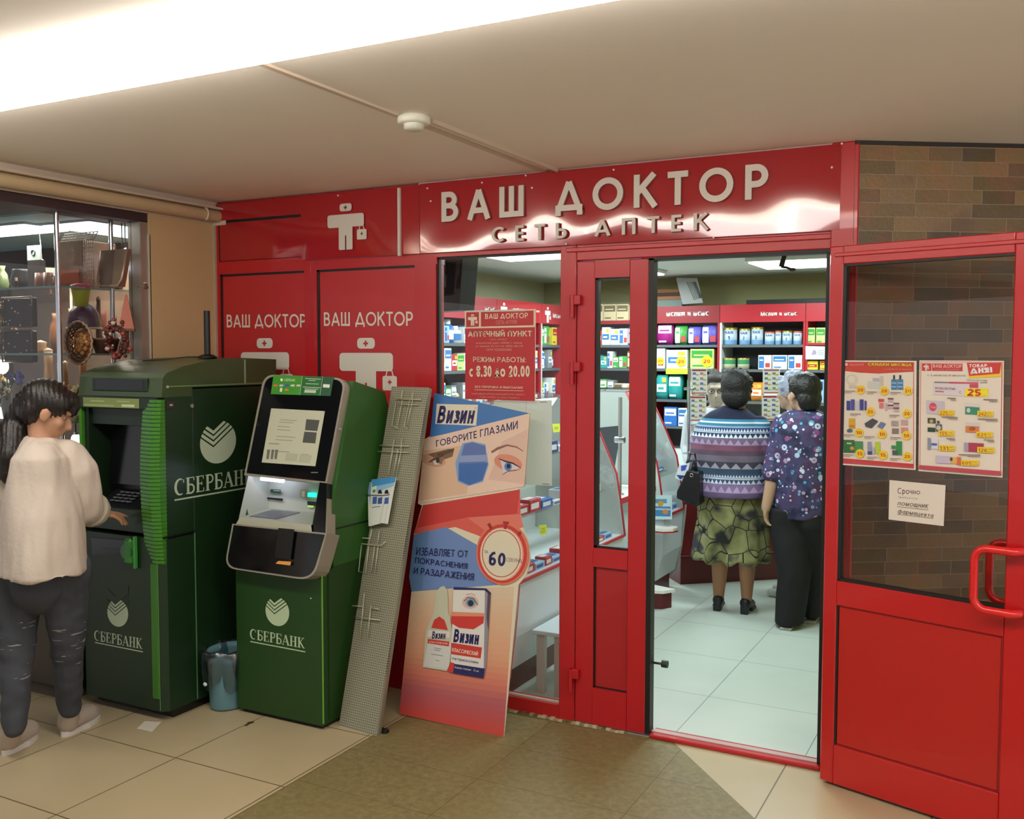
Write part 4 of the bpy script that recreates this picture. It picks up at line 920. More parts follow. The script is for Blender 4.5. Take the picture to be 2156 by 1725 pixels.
# stopwatch
s.ellp(1061, 1165, 56, 67, M('#d4785c', .5)); s.ellp(1060, 1166, 52, 62, M('#c2392c', .5)); s.ellp(1059, 1167, 46, 56, M('#dfa088', .5)); s.ellp(1058, 1167, 44, 54, CRM); s.ellp(1058, 1166, 41, 50, M('#c0483a', .5)); s.ellp(1058, 1166, 39, 48, CRM)
s.poly([(1062, 1098), (1074, 1099), (1074, 1104), (1070, 1105), (1069, 1115), (1063, 1114), (1065, 1104), (1061, 1103)], M('#9a2420', .5)); s.poly([(1028, 1104), (1034, 1101), (1040, 1112), (1035, 1116)], M('#9a2420', .5)); s.poly([(1093, 1122), (1098, 1118), (1101, 1124), (1094, 1130)], M('#9a2420', .5))
s.text('60', (1031, 1191), (1066, 1193), (1033, 1161), NAV, bold=.03); s.text('ЗА', (1023, 1165), (1031, 1166), (1022, 1158), NAV); s.text('СЕКУНД', (1068, 1183), (1101, 1186), (1069, 1174), M('#4a4450', .5))
# product bottle
s.poly([(930, 1236), (938, 1234), (944, 1242), (946, 1258), (946, 1290), (951, 1300), (955, 1340), (950, 1395), (945, 1413), (893, 1405), (899, 1330), (912, 1298), (916, 1290), (918, 1258), (925, 1242)], M('#c4c4a8', .5)); s.poly([(905, 1345), (953, 1352), (947, 1410), (895, 1402)], M('#d4d4cc', .5))
s.poly([(911, 1322), (917, 1305), (928, 1298), (939, 1306), (946, 1327)], REDV); s.poly([(905, 1326), (950, 1330), (949, 1342), (903, 1340)], M('#dcd8cc', .5))
s.text('Визин', (912, 1345), (940, 1346), (914, 1329), NAV, bold=.03); s.poly([(904, 1345), (949, 1351), (948, 1361), (903, 1354)], REDV); s.text('КЛАССИЧЕСКИЙ', (907, 1353), (945, 1357), (907, 1349), WS)
for a in ((917, 1364, 932, 1366), (917, 1368, 930, 1370), (911, 1377, 936, 1381), (920, 1390, 928, 1391)): s.line([a[:2], a[2:]], .002, M('#5a5a60', .5))
# product box
s.poly([(958, 1238), (1024, 1240), (1021, 1428), (951, 1416)], M('#e2ded4', .5)); s.poly([(1024, 1240), (1036, 1250), (1026, 1405), (1021, 1428)], M('#8f8c98', .5)); s.poly([(1030, 1248), (1036, 1250), (1031, 1330), (1027, 1300)], M('#5a4450', .5)); s.poly([(958, 1236), (1027, 1239), (1037, 1249), (1034, 1252), (1023, 1243), (958, 1242)], NAV)
s.ellp(993, 1268, 17, 14, M('#d8b4a4', .5)); s.line([(984, 1252), (996, 1250), (1004, 1254)], .003, M('#a88878', .5)); s.ellp(994, 1269, 10, 9, M('#6f98b4', .4)); s.ellp(994, 1270, 6, 6.5, M('#1a2438', .3)); s.line([(980, 1266), (988, 1258), (1000, 1260), (1009, 1274)], .0035, M('#3a2c28', .5))
s.poly([(954, 1288), (1023, 1291), (1021, 1312), (1000, 1325), (970, 1322), (953, 1312)], REDV); s.poly([(954, 1288), (1023, 1291), (1022, 1298), (954, 1297)], M('#dc8c6c', .5))
s.text('Визин', (957, 1352), (1010, 1358), (961, 1324), NAV, tr=(1013, 1330), bold=.035)
s.poly([(953, 1353), (1018, 1363), (1015, 1386), (953, 1377)], REDV); s.text('КЛАССИЧЕСКИЙ', (955, 1372), (1009, 1381), (956, 1362), WS, tr=(1010, 1371), bold=.01)
s.text('тетризолин', (955, 1390), (1010, 1399), (955, 1384), NAV, tr=(1010, 1393)); s.poly([(951, 1396), (1015, 1406), (1024, 1407), (1021, 1428), (951, 1416)], NAV); s.poly([(944, 1412), (952, 1394), (960, 1396), (957, 1417)], REDV); s.text('Капли глазные', (961, 1407), (995, 1412), (961, 1402), WS, tr=(995, 1408)); s.text('15 мл', (1000, 1413), (1011, 1415), (1000, 1409), WS)
s.build('printed_front', vz)
# side fold of the stand
q = MB(); O2 = VO+Vector((0, 0, 0)); s = Sheet(VO-Sheet(VO, (1, 0, 0), VV).N*.004, (1, 0, 0), VV); s.poly([(1078, 1236), (1094, 1230), (1075, 1430), (1066, 1450)], M('#8f8d86', .5), .002); s.line([(1095, 1232), (1090, 1300), (1075, 1430)], .004, M('#b03a44', .5)); s.build('side_fold', vz)
q = MB(); q.prism([(-2.2, -.262, .0), (-2.2, -.05, 0.0), (-2.2, -.06, .02), (-2.2, -.235, .03)], (.012, 0, 0), M('#a89878', .7)); q.prism([(-2.195, -.05, 0), (-2.195, -.04, .0), (-2.195, -.058, 1.0), (-2.195, -.112, 1.0)], (.006, 0, 0), M('#a89878', .7)); q.build('rear_strut', vz)
settle(vz)
# ================================================================== pharmacy shelving
HR = M('#b81e2a', .4); HR_SHADED = M('#8f1a22', .45); GRY = M('#55585c', .5); WS2 = M('#f2f0ea', .4); LAM = M('#dfe6e4', .35)
CHR = M('#c8ccd0', .15, metal=1)
def wall_unit(name, label, axis, a0, a1, front, back, levels, zt, text=None, man=False, bottom=.9, redl=False, dark=False):
    """shelving against a wall. axis 'x': runs along x and faces -y; axis 'y': runs along y and faces +x"""
    u = thing(name, label, 'shelving')
    def B(q, s0, s1, d0, d1, z0, z1, mat, bev=0):
        if axis == 'x': q.box(s0, front+d0, z0, s1, front+d1, z1, mat, bev)
        else: q.box(front-d1, s0, z0, front-d0, s1, z1, mat, bev)
    D = abs(back-front)
    q = MB(); B(q, a0, a1, D-.02, D, .0, 2.0, GRY); q.build('back_panel', u)
    for s in (a0, a1-.016):
        q = MB(); B(q, s, s+.016, 0, D-.02, 0, 2.0, HR if (redl or s != a0) else LAM); q.build('side_panel', u)
    for z in levels:
        q = MB(); B(q, a0+.016, a1-.016, .01, D-.02, z-.022, z, M('#5c6468', .4)); q.build('shelf', u)
    q = MB(); B(q, a0, a1, -.005, .015, 1.885, zt, HR_SHADED if dark else HR); q.build('header', u)  # dark units get the header red with shade painted in
    q = MB(); B(q, a0+.016, a1-.016, .0, D-.02, 0, bottom, LAM); q.build('base_cupboard', u)
    if text or man:
        if axis == 'x': s = Sheet((a0, front-.0055, 1.885), (1, 0, 0), (0, 0, 1))
        else: s = Sheet((front+.0055, a0, 1.885), (0, 1, 0), (0, 0, 1))
        if text:
            for k_, (t, x0, x1, z0, z1) in enumerate(text):
                if k_: s.build('header_lettering', u); s = Sheet(s.O, s.U, s.V)
                s.uvtext(t, (x0, z0), (x1, z0), (x0, z1), WS2, bold=.02)
        s.build('header_lettering', u)
        if man:
            s = Sheet(s.O, s.U, s.V); medic(s, .06, .17, .145, .01, WS2, HR); s.build('header_pictogram', u)
    settle(u); return u
SHV = (1.70, 1.495, 1.23)
wall_unit('wall_shelving', 'pharmacy shelving on the left wall nearest the window, half hidden by the hanging monitor', 'y', 2.0, 2.93, -3.70, -4.09, SHV, 2.055, [('мама', .74, .90, .06, .10)], False, .95)
wall_unit('wall_shelving', 'pharmacy shelving on the left wall with a two line header above the opening hours notice', 'y', 2.935, 3.74, -3.70, -4.09, SHV, 2.055, [('профилактика и лечение', .27, .76, .085, .115), ('простуды и гриппа', .30, .66, .035, .065)], True, .95)
wall_unit('wall_shelving', 'pharmacy shelving on the left wall at the far corner of the room', 'y', 3.745, 4.17, -3.70, -4.09, SHV, 2.055, [('Мама', .22, .40, .05, .10)], True, .95)
wall_unit('wall_shelving', 'pharmacy shelving on the back wall seen through the narrow door pane', 'x', -3.60, -2.86, 4.20, 4.58, SHV, 1.915, None, False, .95, redl=True, dark=True)
wall_unit('wall_shelving', 'pharmacy shelving with red header in painted shade and nappy packs, left in the doorway', 'x', -2.855, -2.262, 4.20, 4.58, SHV+(1.0,), 2.03, [('малыш и мама', .13, .50, .055, .095)], False, .8, redl=True, dark=True)
wall_unit('wall_shelving', 'pharmacy shelving with bright red header holding the milk powder tins', 'x', -2.258, -1.56, 4.20, 4.58, SHV+(1.0,), 2.03, [('Малыш и мама', .34, .63, .045, .085)], False, .8)
wall_unit('wall_shelving', 'pharmacy shelving at the right edge of the doorway with pale green packs', 'x', -1.556, -.90, 4.20, 4.58, SHV+(1.0,), 2.03, None, False, .8, redl=True)

ORD = ['first', 'second', 'third', 'fourth', 'fifth', 'sixth', 'seventh', 'eighth', 'ninth', 'tenth', 'eleventh', 'twelfth', 'thirteenth', 'fourteenth', 'fifteenth', 'sixteenth']
COLN = {'blue': '#2f6fc0', 'white': '#e8ebe8', 'green': '#4aa24a', 'yellow': '#e6cf3a', 'orange': '#e08a30', 'red': '#c0303a', 'purple': '#7a3f9e', 'pink': '#d86a9a', 'teal': '#2fa0a0', 'pale blue': '#9cc4e6', 'pale green': '#c9e08a', 'beige': '#cbb892', 'grey': '#8a8f94', 'violet': '#6a62c4', 'magenta': '#a0207a', 'brown': '#7a4a30', 'navy': '#26306e'}
ACC = {'blue': '#e8eef8', 'white': '#3a78b8', 'green': '#e8f0d8', 'yellow': '#c03030', 'orange': '#f4efe0', 'red': '#f0f0f0', 'purple': '#e9dcf0', 'pink': '#ffffff', 'teal': '#dff2e8', 'pale blue': '#3060a8', 'pale green': '#3a9a3a', 'beige': '#6a5a3a', 'grey': '#e0e0e0', 'violet': '#d8e0ff', 'magenta': '#cfd6ff', 'brown': '#e0c8a0', 'navy': '#e0e4f0'}
def pack(axis, s0, s1, front, d, z0, z1, colr, kind, label, group, acc2=None, sticker=None, cat=None):
    """one carton, bag or bottle standing on a shelf"""
    cm = M(COLN[colr], .4); am = M(ACC[colr], .45)
    def P(s, dd, z): return (s, front+dd, z) if axis == 'x' else (front-dd, s, z)
    w, h = s1-s0, z1-z0
    q = MB()
    if kind == 'bottle':
        c = P((s0+s1)/2, d/2, z0); r = min(w, d)/2
        q.lathe([(0, 0), (r, 0), (r, h*.62), (r*.8, h*.74), (r*.42, h*.80), (r*.42, h*.82)], cm, c, 14); q.lathe([(r*1.01, h*.15), (r*1.01, h*.55)], am, c, 14)
        q.lathe([(r*.5, h*.80), (r*.5, h), (0, h)], WS2, c, 12)
    elif kind == 'soft_pack':
        for k in range(6):
            pass
        n = 7; vs = []
        for i in range(n):
            t = i/(n-1); bul = math.sin(PI*min(1, max(0, t)))**.5
            for (a, b_) in ((0, 0), (1, 0), (1, 1), (0, 1)):
                s_ = s0+w*(.5+(a-.5)*(.90+.10*bul)); dd = d*(.5+(b_-.5)*(.55+.45*bul)); vs.append(P(s_, dd, z0+h*t))
        fs = [(i*4+k, i*4+(k+1) % 4, (i+1)*4+(k+1) % 4, (i+1)*4+k) for i in range(n-1) for k in range(4)]+[(3, 2, 1, 0), tuple(range(n*4-4, n*4))]
        q.add(vs, fs, cm, True)
    else:
        a, b_ = P(s0, 0, z0), P(s1, d, z1); q.box(*a, *b_, cm, .002)
    if kind != 'bottle':
        # printed front: a field, a band and two lines
        e = .0012
        def F(f0, g0, f1, g1, mt, k):
            pts = [P(s0+w*f0, -e*k, z0+h*g0), P(s0+w*f1, -e*k, z0+h*g0), P(s0+w*f1, -e*k, z0+h*g1), P(s0+w*f0, -e*k, z0+h*g1)]
            q.add(pts, [(0, 1, 2, 3)], mt)
        r_ = random.random()
        if r_ < .4: F(.06, .55, .94, .92, am, 1); F(.15, .65, .8, .72, cm, 2); F(.1, .12, .6, .2, am, 1)
        elif r_ < .7: F(.08, .3, .92, .62, am, 1); F(.2, .40, .7, .5, cm, 2); F(.55, .7, .9, .9, M(acc2 or '#d8c040', .5), 1)
        else: F(.06, .1, .45, .9, am, 1); F(.12, .6, .38, .7, cm, 2); F(.55, .15, .9, .45, M(acc2 or '#c04040', .5), 1)
        if sticker:
            cx, cz, r = s0+w*.72, z0+h*.38, w*.24
            pts = [P(cx+r*math.cos(2*PI*i/16), -e*4, cz+r*math.sin(2*PI*i/16)) for i in range(16)]; q.add(pts, [tuple(range(16))], M('#eedc20', .5))
            vs, fs, _a = text_geo('20', .02, 2); q.add([P(cx-r*.6+x*r*1.2, -e*5, cz-r*.3+y*r*.6) for x, y in vs], fs, M('#c83020', .5))
    o = q.build({'bottle': 'medicine_bottle', 'soft_pack': 'soft_pack'}.get(kind, 'carton')); tag(o, label, cat or {'bottle': 'bottle', 'soft_pack': 'pack'}.get(kind, 'box'), group)
    return o
def fill(axis, s0, s1, front, z, cols, wr, hr, where, group, kinds=('carton',), d=.10, set_=None, sticker=()):
    x = s0+.012; i = 0
    while True:
        w = random.uniform(*wr)
        if x+w > s1-.01 or i >= 16: break
        c = cols[i % len(cols)] if set_ else random.choice(cols); k = random.choice(kinds)
        h = random.uniform(*hr)
        nm = {'carton': 'carton', 'bottle': 'bottle', 'soft_pack': 'soft pack'}[k]
        pack(axis, x, x+w, front+(.02 if axis == 'x' else -.02), d, z+.0005, z+h, c, k, '%s %s, %s from the left on %s' % (c, nm, ORD[i], where), group, sticker=(i in sticker))
        x += w+.004; i += 1
random.seed(11)
CC = ['blue', 'white', 'pale blue', 'white', 'green', 'teal', 'white', 'pink', 'yellow']
for bi, (a0, a1, nm) in enumerate(((2.0, 2.93, 'left wall near bay'), (2.935, 3.74, 'left wall middle bay'), (3.745, 4.17, 'left wall far bay'))):
    for li, (z, hr) in enumerate(((1.70, (.12, .175)), (1.495, (.12, .17)), (1.23, (.12, .18)))):
        cols = [['blue', 'blue', 'pale blue', 'teal', 'white'], ['white', 'white', 'pale green', 'red', 'pale blue'], ['white', 'grey', 'green', 'beige']][li]
        if bi == 2: cols = [['pale green', 'green', 'yellow', 'pale green'], ['white', 'grey', 'white', 'blue'], ['green', 'white', 'yellow']][li]
        fill('y', a0+.016, a1-.016, -3.70, z, cols, (.06, .11), hr, 'the %s shelf, %s' % (('top', 'middle', 'lower')[li], nm), 'medicines on the left wall shelving', ('carton', 'carton', 'bottle') if bi != 1 else ('carton',))
fill('x', -3.60, -2.88, 4.20, 1.70, ['white', 'red', 'navy', 'grey', 'white', 'white'], (.05, .085), (.13, .16), 'the top shelf behind the door pane', 'medicines behind the narrow door pane')
fill('x', -3.60, -2.88, 4.20, 1.495, ['violet', 'green', 'white', 'teal', 'brown', 'white'], (.05, .085), (.10, .17), 'the middle shelf behind the door pane', 'medicines behind the narrow door pane')
fill('x', -3.60, -2.88, 4.20, 1.916, ['beige'], (.11, .14), (.13, .15), 'the cabinet top behind the door pane', 'beige cartons on the cabinet top', d=.14)
fill('x', -3.60, -2.88, 4.20, 1.23, ['white', 'green', 'beige', 'grey'], (.06, .09), (.12, .17), 'the lower shelf behind the door pane', 'medicines behind the narrow door pane')
# nappies and creams, surveyed one by one: px0, px1, top, bottom, colour, kind, sticker
def row(items, where, group, dd=.12, off=0.0):
    for i, (a, b_, t_, bo, c, k, stk, txt) in enumerate(items):
        p0, p1 = on(a, bo, 1, 4.215+off), on(b_, t_, 1, 4.215+off)
        zs = min(SHV+(1.0,), key=lambda z: abs(z-p0.z)) if off == 0 else p0.z
        pack('x', p0.x, p1.x, 4.215+off, dd, zs+.0006, p1.z, c, k, txt+' '+where, group, sticker=stk)
row([(1366, 1382, 684, 728, 'magenta', 'soft_pack', 0, 'dark magenta nappy pack cut off by the door edge'), (1384, 1416, 682, 727, 'magenta', 'soft_pack', 0, 'magenta nappy pack with pale blue front'), (1420, 1446, 686, 728, 'green', 'soft_pack', 0, 'green nappy pack behind the violet one'),
     (1448, 1475, 688, 729, 'violet', 'soft_pack', 0, 'violet nappy pack with a red badge'), (1477, 1510, 685, 728, 'violet', 'soft_pack', 0, 'light violet nappy pack next to the red divider')], 'on the top shelf', 'nappy packs on the top shelf')
row([(1368, 1400, 734, 774, 'white', 'carton', 1, 'white carton with yellow sticker by the door edge'), (1403, 1447, 737, 775, 'white', 'carton', 1, 'white pack with a red oval and yellow discount sticker'), (1453, 1503, 735, 775, 'pale green', 'carton', 1, 'wide pale green carton with yellow discount sticker')], 'on the second shelf', 'discounted packs on the second shelf')
row([(1381, 1405, 790, 839, 'teal', 'soft_pack', 0, 'teal soft pack in front of the red divider edge'), (1407, 1434, 790, 840, 'teal', 'soft_pack', 0, 'teal and blue soft pack beside the chrome post'), (1446, 1470, 800, 840, 'green', 'carton', 0, 'green carton right of the chrome post')], 'on the third shelf', 'packs on the third shelf')
row([(1398, 1425, 858, 876, 'blue', 'carton', 0, 'low blue carton'), (1428, 1446, 860, 876, 'white', 'carton', 0, 'low white carton')], 'on the fourth shelf', 'packs on the fourth shelf')
row([(1596, 1624, 748, 786, 'white', 'carton', 0, 'white baby food carton, left of three'), (1626, 1657, 748, 786, 'white', 'carton', 0, 'white baby food carton, middle of three'), (1659, 1689, 748, 786, 'white', 'carton', 0, 'white baby food carton, right of three')], 'on the second shelf', 'baby food cartons on the second shelf')
row([(1700, 1716, 690, 722, 'pale green', 'carton', 0, 'pale green carton, left of the stacked pair'), (1718, 1738, 690, 722, 'pale green', 'carton', 0, 'pale green carton at the door edge')], 'on the right hand top shelf', 'pale green cartons')
row([(1699, 1722, 760, 785, 'yellow', 'carton', 0, 'yellow green baby carton, left one'), (1726, 1745, 760, 785, 'yellow', 'carton', 0, 'yellow baby carton at the door edge')], 'on the right hand second shelf', 'yellow baby cartons')
row([(1580, 1605, 806, 860, 'orange', 'soft_pack', 0, 'orange pack with a white disc'), (1608, 1640, 806, 845, 'white', 'carton', 0, 'white carton beside the orange pack'), (1700, 1735, 800, 840, 'pale blue', 'carton', 0, 'pale blue carton behind the dark haired head'), (1535, 1570, 800, 842, 'yellow', 'carton', 0, 'yellow carton behind the first woman')], 'on the third shelf', 'packs on the third shelf')
# milk powder tins
GOLD = M('#c0a040', .3, metal=.6); TINB = M('#6f9cc8', .35)
for i, (a, b_, t_, bo, n) in enumerate(((1524, 1552, 697, 733, '1'), (1557, 1580, 699, 733, '2'), (1582, 1607, 696, 733, '3'), (1610, 1631, 706, 733, ''), (1632, 1645, 704, 733, ''), (1647, 1668, 704, 733, '2'), (1670, 1689, 705, 733, ''))):
    p0, p1 = on(a, bo, 1, 4.27), on(b_, t_, 1, 4.27); cx, r = (p0.x+p1.x)/2, (p1.x-p0.x)/2; h = p1.z-p0.z
    t = thing('milk_powder_tin', ('%s milk powder tin from the left on the shelf under the bright red header' % ORD[i]), 'tin', 'milk powder tins')
    q = MB(); z0 = 1.7005; q.lathe([(0, 0), (r, 0), (r, h*.9), (0, h*.9)], M('#c2d2e0', .35), (cx, 4.27, z0), 22); q.lathe([(r*1.012, h*.03), (r*1.012, h*.26)], TINB, (cx, 4.27, z0), 22)
    vs, fs, _a = text_geo('NAN', .02, 2)
    def cyp(x, y, w_, zz, hh, c_, rad): a_ = (x-.5)*w_/rad; return (c_+rad*math.sin(a_), 4.27-rad*math.cos(a_), zz+y*hh)
    q.add([cyp(x, y, r*1.25, z0+h*.62, h*.17, cx, r*1.02) for x, y in vs], fs, M('#28407a', .4))
    if n:
        vs, fs, _a = text_geo(n, .02, 2); q.add([cyp(x, y, r*.3, z0+h*.30, h*.2, cx, r*1.03) for x, y in vs], fs, M('#28407a', .4))
    q.build('can', t); q = MB(); q.lathe([(r*1.03, h*.88), (r*1.03, h), (0, h)], GOLD if i not in (3, 4, 6) else M('#c85a3a', .4), (cx, 4.27, z0), 22); q.build('lid', t); settle(t)
for i, (a, b_) in enumerate(((1522, 1549), (1553, 1578))):
    p0, p1 = on(a, 789, 1, 4.27), on(b_, 754, 1, 4.27); cx, r = (p0.x+p1.x)/2, (p1.x-p0.x)/2; h = p1.z-1.4955
    t = thing('milk_powder_tin', ('green and gold tin next to the red divider on the second shelf', 'green and gold tin above the short dark haired head')[i], 'tin', 'green and gold tins')
    q = MB(); q.lathe([(0, 0), (r, 0), (r, h*.92), (0, h*.92)], M('#c9c6a4', .35), (cx, 4.27, 1.4955), 20); q.lathe([(r*1.012, h*.45), (r*1.012, h*.85)], M('#3f8a5a', .35), (cx, 4.27, 1.4955), 20); q.build('can', t)
    q = MB(); q.lathe([(r*1.03, h*.9), (r*1.03, h), (0, h)], GOLD, (cx, 4.27, 1.4955), 20); q.build('lid', t); settle(t)
# shelf edge strips and price posters
def flat(name, corners, ax, val, mat, label, cat, group=None, draw=None, th=.001):
    O = on(*corners[3], ax, val); 
    U = (1, 0, 0) if ax == 1 else (0, 1, 0)
    s = Sheet(O, U, (0, 0, 1)); s.poly(corners, mat, th)
    if draw: draw(s)
    return tag(s.build(name), label, cat, group)
YG = M('#c9dc3a', .5)
flat('shelf_strip', [(1402, 776), (1452, 776), (1452, 788), (1402, 788)], 1, 4.195, YG, 'lime green shelf strip with small print under the discounted packs', 'shelf strip')
flat('shelf_strip', [(1697, 722), (1740, 722), (1740, 727), (1697, 727)], 1, 4.195, HR, 'thin dark red shelf strip at the right edge of the doorway', 'shelf strip')
def dr(s):
    for k in range(4): s.poly([(1712+k*2, 737+k), (1716+k, 737+k), (1716+k, 746), (1708+k*2, 748)], M('#a090a8', .5))
    for k in range(3): s.line([(1722, 738+k*4), (1735, 738+k*4)], .006, M('#8f9aa8', .5))
flat('price_card', [(1696, 729), (1742, 730), (1742, 757), (1696, 757)], 1, 4.19, WS2, 'white printed card hanging in front of the right hand shelves', 'card', draw=dr)
def price_sheet(seed, x0, y0, x1, y1, head):
    def f(s):
        rnd = random.Random(seed); w, h = x1-x0, y1-y0
        s.poly([(x0+1, y0+1), (x1-1, y0+1), (x1-1, y0+h*.09), (x0+1, y0+h*.09)], M(head, .5)); s.poly([(x0+1, y1-h*.06), (x1-1, y1-h*.06), (x1-1, y1-1), (x0+1, y1-1)], M('#c84a50', .5))
        for r in range(4):
            for c in range(2):
                a, b_ = x0+w*(.08+.48*c), y0+h*(.14+.2*r)
                s.poly([(a, b_), (a+w*.2, b_), (a+w*.2, b_+h*.09), (a, b_+h*.09)], M(rnd.choice(('#6a78b8', '#7a9a6a', '#9a8ab0', '#c08a8a', '#4a5a90')), .5))
                s.poly([(a+w*.2, b_+h*.07), (a+w*.38, b_+h*.07), (a+w*.38, b_+h*.12), (a+w*.2, b_+h*.12)], M('#cdb83a', .5))
    return f

# things on top of the cabinets
random.seed(4)
for i, (y0, y1, c, lab) in enumerate(((631, 640, '#7a8a84', 'flat grey green box at the bottom of the stack'), (623, 631, '#9a6a4a', 'flat light brown box in the stack'), (616, 623, '#4a2a1c', 'flat dark brown box in the stack'), (608, 616, '#8a5a34', 'flat brown box topping the stack'))):
    p0, p1 = on(1384+i*2, y1, 1, 4.3), on(1436-i*2, y0, 1, 4.3); zb = 2.0008 if i == 0 else zt_
    q = MB(); zt_ = p1.z; q.box(p0.x-.05, 4.3, zb, p1.x, 4.52, zt_-.0005, M(c, .7), .002); tag(q.build('flat_box'), lab+' on the nappy cabinet', 'box', 'flat boxes stacked on the cabinet')
q = MB(); P = [on(*p, 1, 4.24) for p in ((1437, 641), (1480, 638), (1468, 586), (1423, 585))]; q.prism([tuple(p) for p in P], (0, .006, 0), M('#9a9a98', .6))
for k in range(6):
    a, b_ = on(1446+k*3.5, 594, 1, 4.238), on(1462+k*3, 632-k, 1, 4.238); q.tube([a, b_], .002 if k < 4 else .006, M('#6a6a68', .6), 4)
q.v = [(v[0], v[1], max(v[2], 2.032)) for v in q.v]
tag(q.build('leaning_placard'), 'grey placard with dark strokes leaning on the cabinet top above the nappies', 'placard')
p0, p1 = on(1571, 643, 1, 4.3), on(1742, 628, 1, 4.3); q = MB(); q.box(p0.x, 4.3, 2.0008, p1.x, 4.5, p1.z, M('#1d2022', .5), .003); tag(q.build('black_case'), 'long flat black case on the bright red headed cabinet', 'case')

# ================================================================== counters
def profile_case(name, label, y0, y1, seed, fillk=True):
    """glazed display counter with a leaning curved front, along y"""
    u = thing(name, label, 'display counter')
    base = [(-2.10, .13), (-2.055, .30), (-2.045, .56), (-2.62, .56), (-2.62, .13)]
    q = MB(); q.prism([(x, y0+.02, z) for x, z in base], (0, y1-y0-.04, 0), M('#d4dbe0', .3)); q.build('white_base', u)
    q = MB(); q.box(-2.60, y0+.04, 0, -2.13, y1-.04, .13, M('#5a1418', .4)); q.build('plinth', u)
    g = [(-2.045, .56), (-2.075, .78), (-2.10, .92), (-2.20, 1.14), (-2.32, 1.375), (-2.62, 1.375), (-2.62, .56)]
    for y in (y0, y1-.016):
        q = MB(); q.prism([(x, y, z) for x, z in g], (0, .016, 0), M('#c4d0cc', .35)); q.build('end_panel', u)
        q = MB(); q.tube([(x+.003, y+.008, z) for x, z in g[:5]], .0075, HR, 6); q.build('red_edging', u)
    q = MB(); yy = [y0+.016, y1-.016]; vs = [(x-.004, y, z) for y in yy for x, z in g[:5]]; q.add(vs, [(i, i+1, 6+i, 5+i) for i in range(4)], GLASS); q.build('glass_front', u)
    q = MB(); q.box(-2.62, y0, 1.368, -2.315, y1, 1.385, GLASS); q.build('top_board', u)
    q = MB(); q.box(-2.63, y0, .56, -2.622, y1, 1.37, M('#e4ece8', .3)); q.build('brightening_back', u)  # white back added to brighten the inside of the case
    q = MB(); q.box(-2.62, y0+.016, .561, -2.06, y1-.016, .5625, M('#dfe9ea', .3)); q.build('brightening_floor', u)  # white sheet added to brighten the case from below
    q = MB(); q.box(-2.05, y0, .552, -2.038, y1, .566, HR); q.build('red_rail', u)
    for zz, xf in ((.82, -2.16), (1.08, -2.25)):
        q = MB(); q.box(-2.60, y0+.016, zz-.006, xf, y1-.016, zz, GLASS); q.build('shelf', u)
    settle(u)
    rnd = random.Random(seed)
    if fillk:
        for zi, (zz, xf, nm) in enumerate(((.562, -2.08, 'bottom'), (.821, -2.17, 'middle'), (1.081, -2.26, 'upper'))):
            y = y0+.05; i = 0
            while y < y1-.12 and i < 12:
                w = rnd.uniform(.07, .13); h = rnd.uniform(.025, .07) if zi else rnd.uniform(.02, .045); c = rnd.choice(['white', 'pale blue', 'blue', 'red', 'white', 'navy'])
                q = MB(); dd = rnd.uniform(.06, .10); q.box(xf-dd, y, zz+.0005, xf, y+w, zz+h, M(COLN[c], .4), .002)
                q.box(xf, y+w*.1, zz+h*.25, xf+.001, y+w*.8, zz+h*.7, M(ACC[c], .4)); q.box(xf-dd*.85, y+w*.1, zz+h, xf-dd*.3, y+w*.85, zz+h+.0008, M(ACC[c], .4))
                tag(q.build('medicine_carton'), '%s carton, %s from the near end, %s shelf of the %s' % (c, ORD[i], nm, label.split(',')[0]), 'box', 'cartons inside the display counters'); y += w+.012; i += 1
    return u
profile_case('display_counter', 'window display counter, white with glass front and red edging', .10, 1.48, 21)
profile_case('display_counter', 'doorway display counter, white with slanted glass end and red edging', 2.17, 2.60, 22)
# price tags
def ptag(px0, py0, px1, py1, ax, val, txt, label):
    U = (0, 1, 0) if ax == 0 else (1, 0, 0); O = on(px0, py1, ax, val); s = Sheet(O, U, (0, 0, 1)); s.poly([(px0, py0), (px1, py0-1), (px1+2, py1-2), (px0+3, py1)], M('#dcea3c', .5, emit=.05), .001)
    s.text(txt, (px0+5, py1-5), (px1-3, py1-6), (px0+5, py0+6), M('#6a7020', .5)); tag(s.build('price_tag'), label, 'price tag', 'yellow price tags in the display counter')
ptag(1134, 1106, 1150, 1127, 0, -2.12, '225', 'lime yellow price tag on the middle shelf of the window display counter')
ptag(1162, 893, 1178, 911, 0, -2.20, '98', 'lime yellow price tag beside the white sheet in the window')
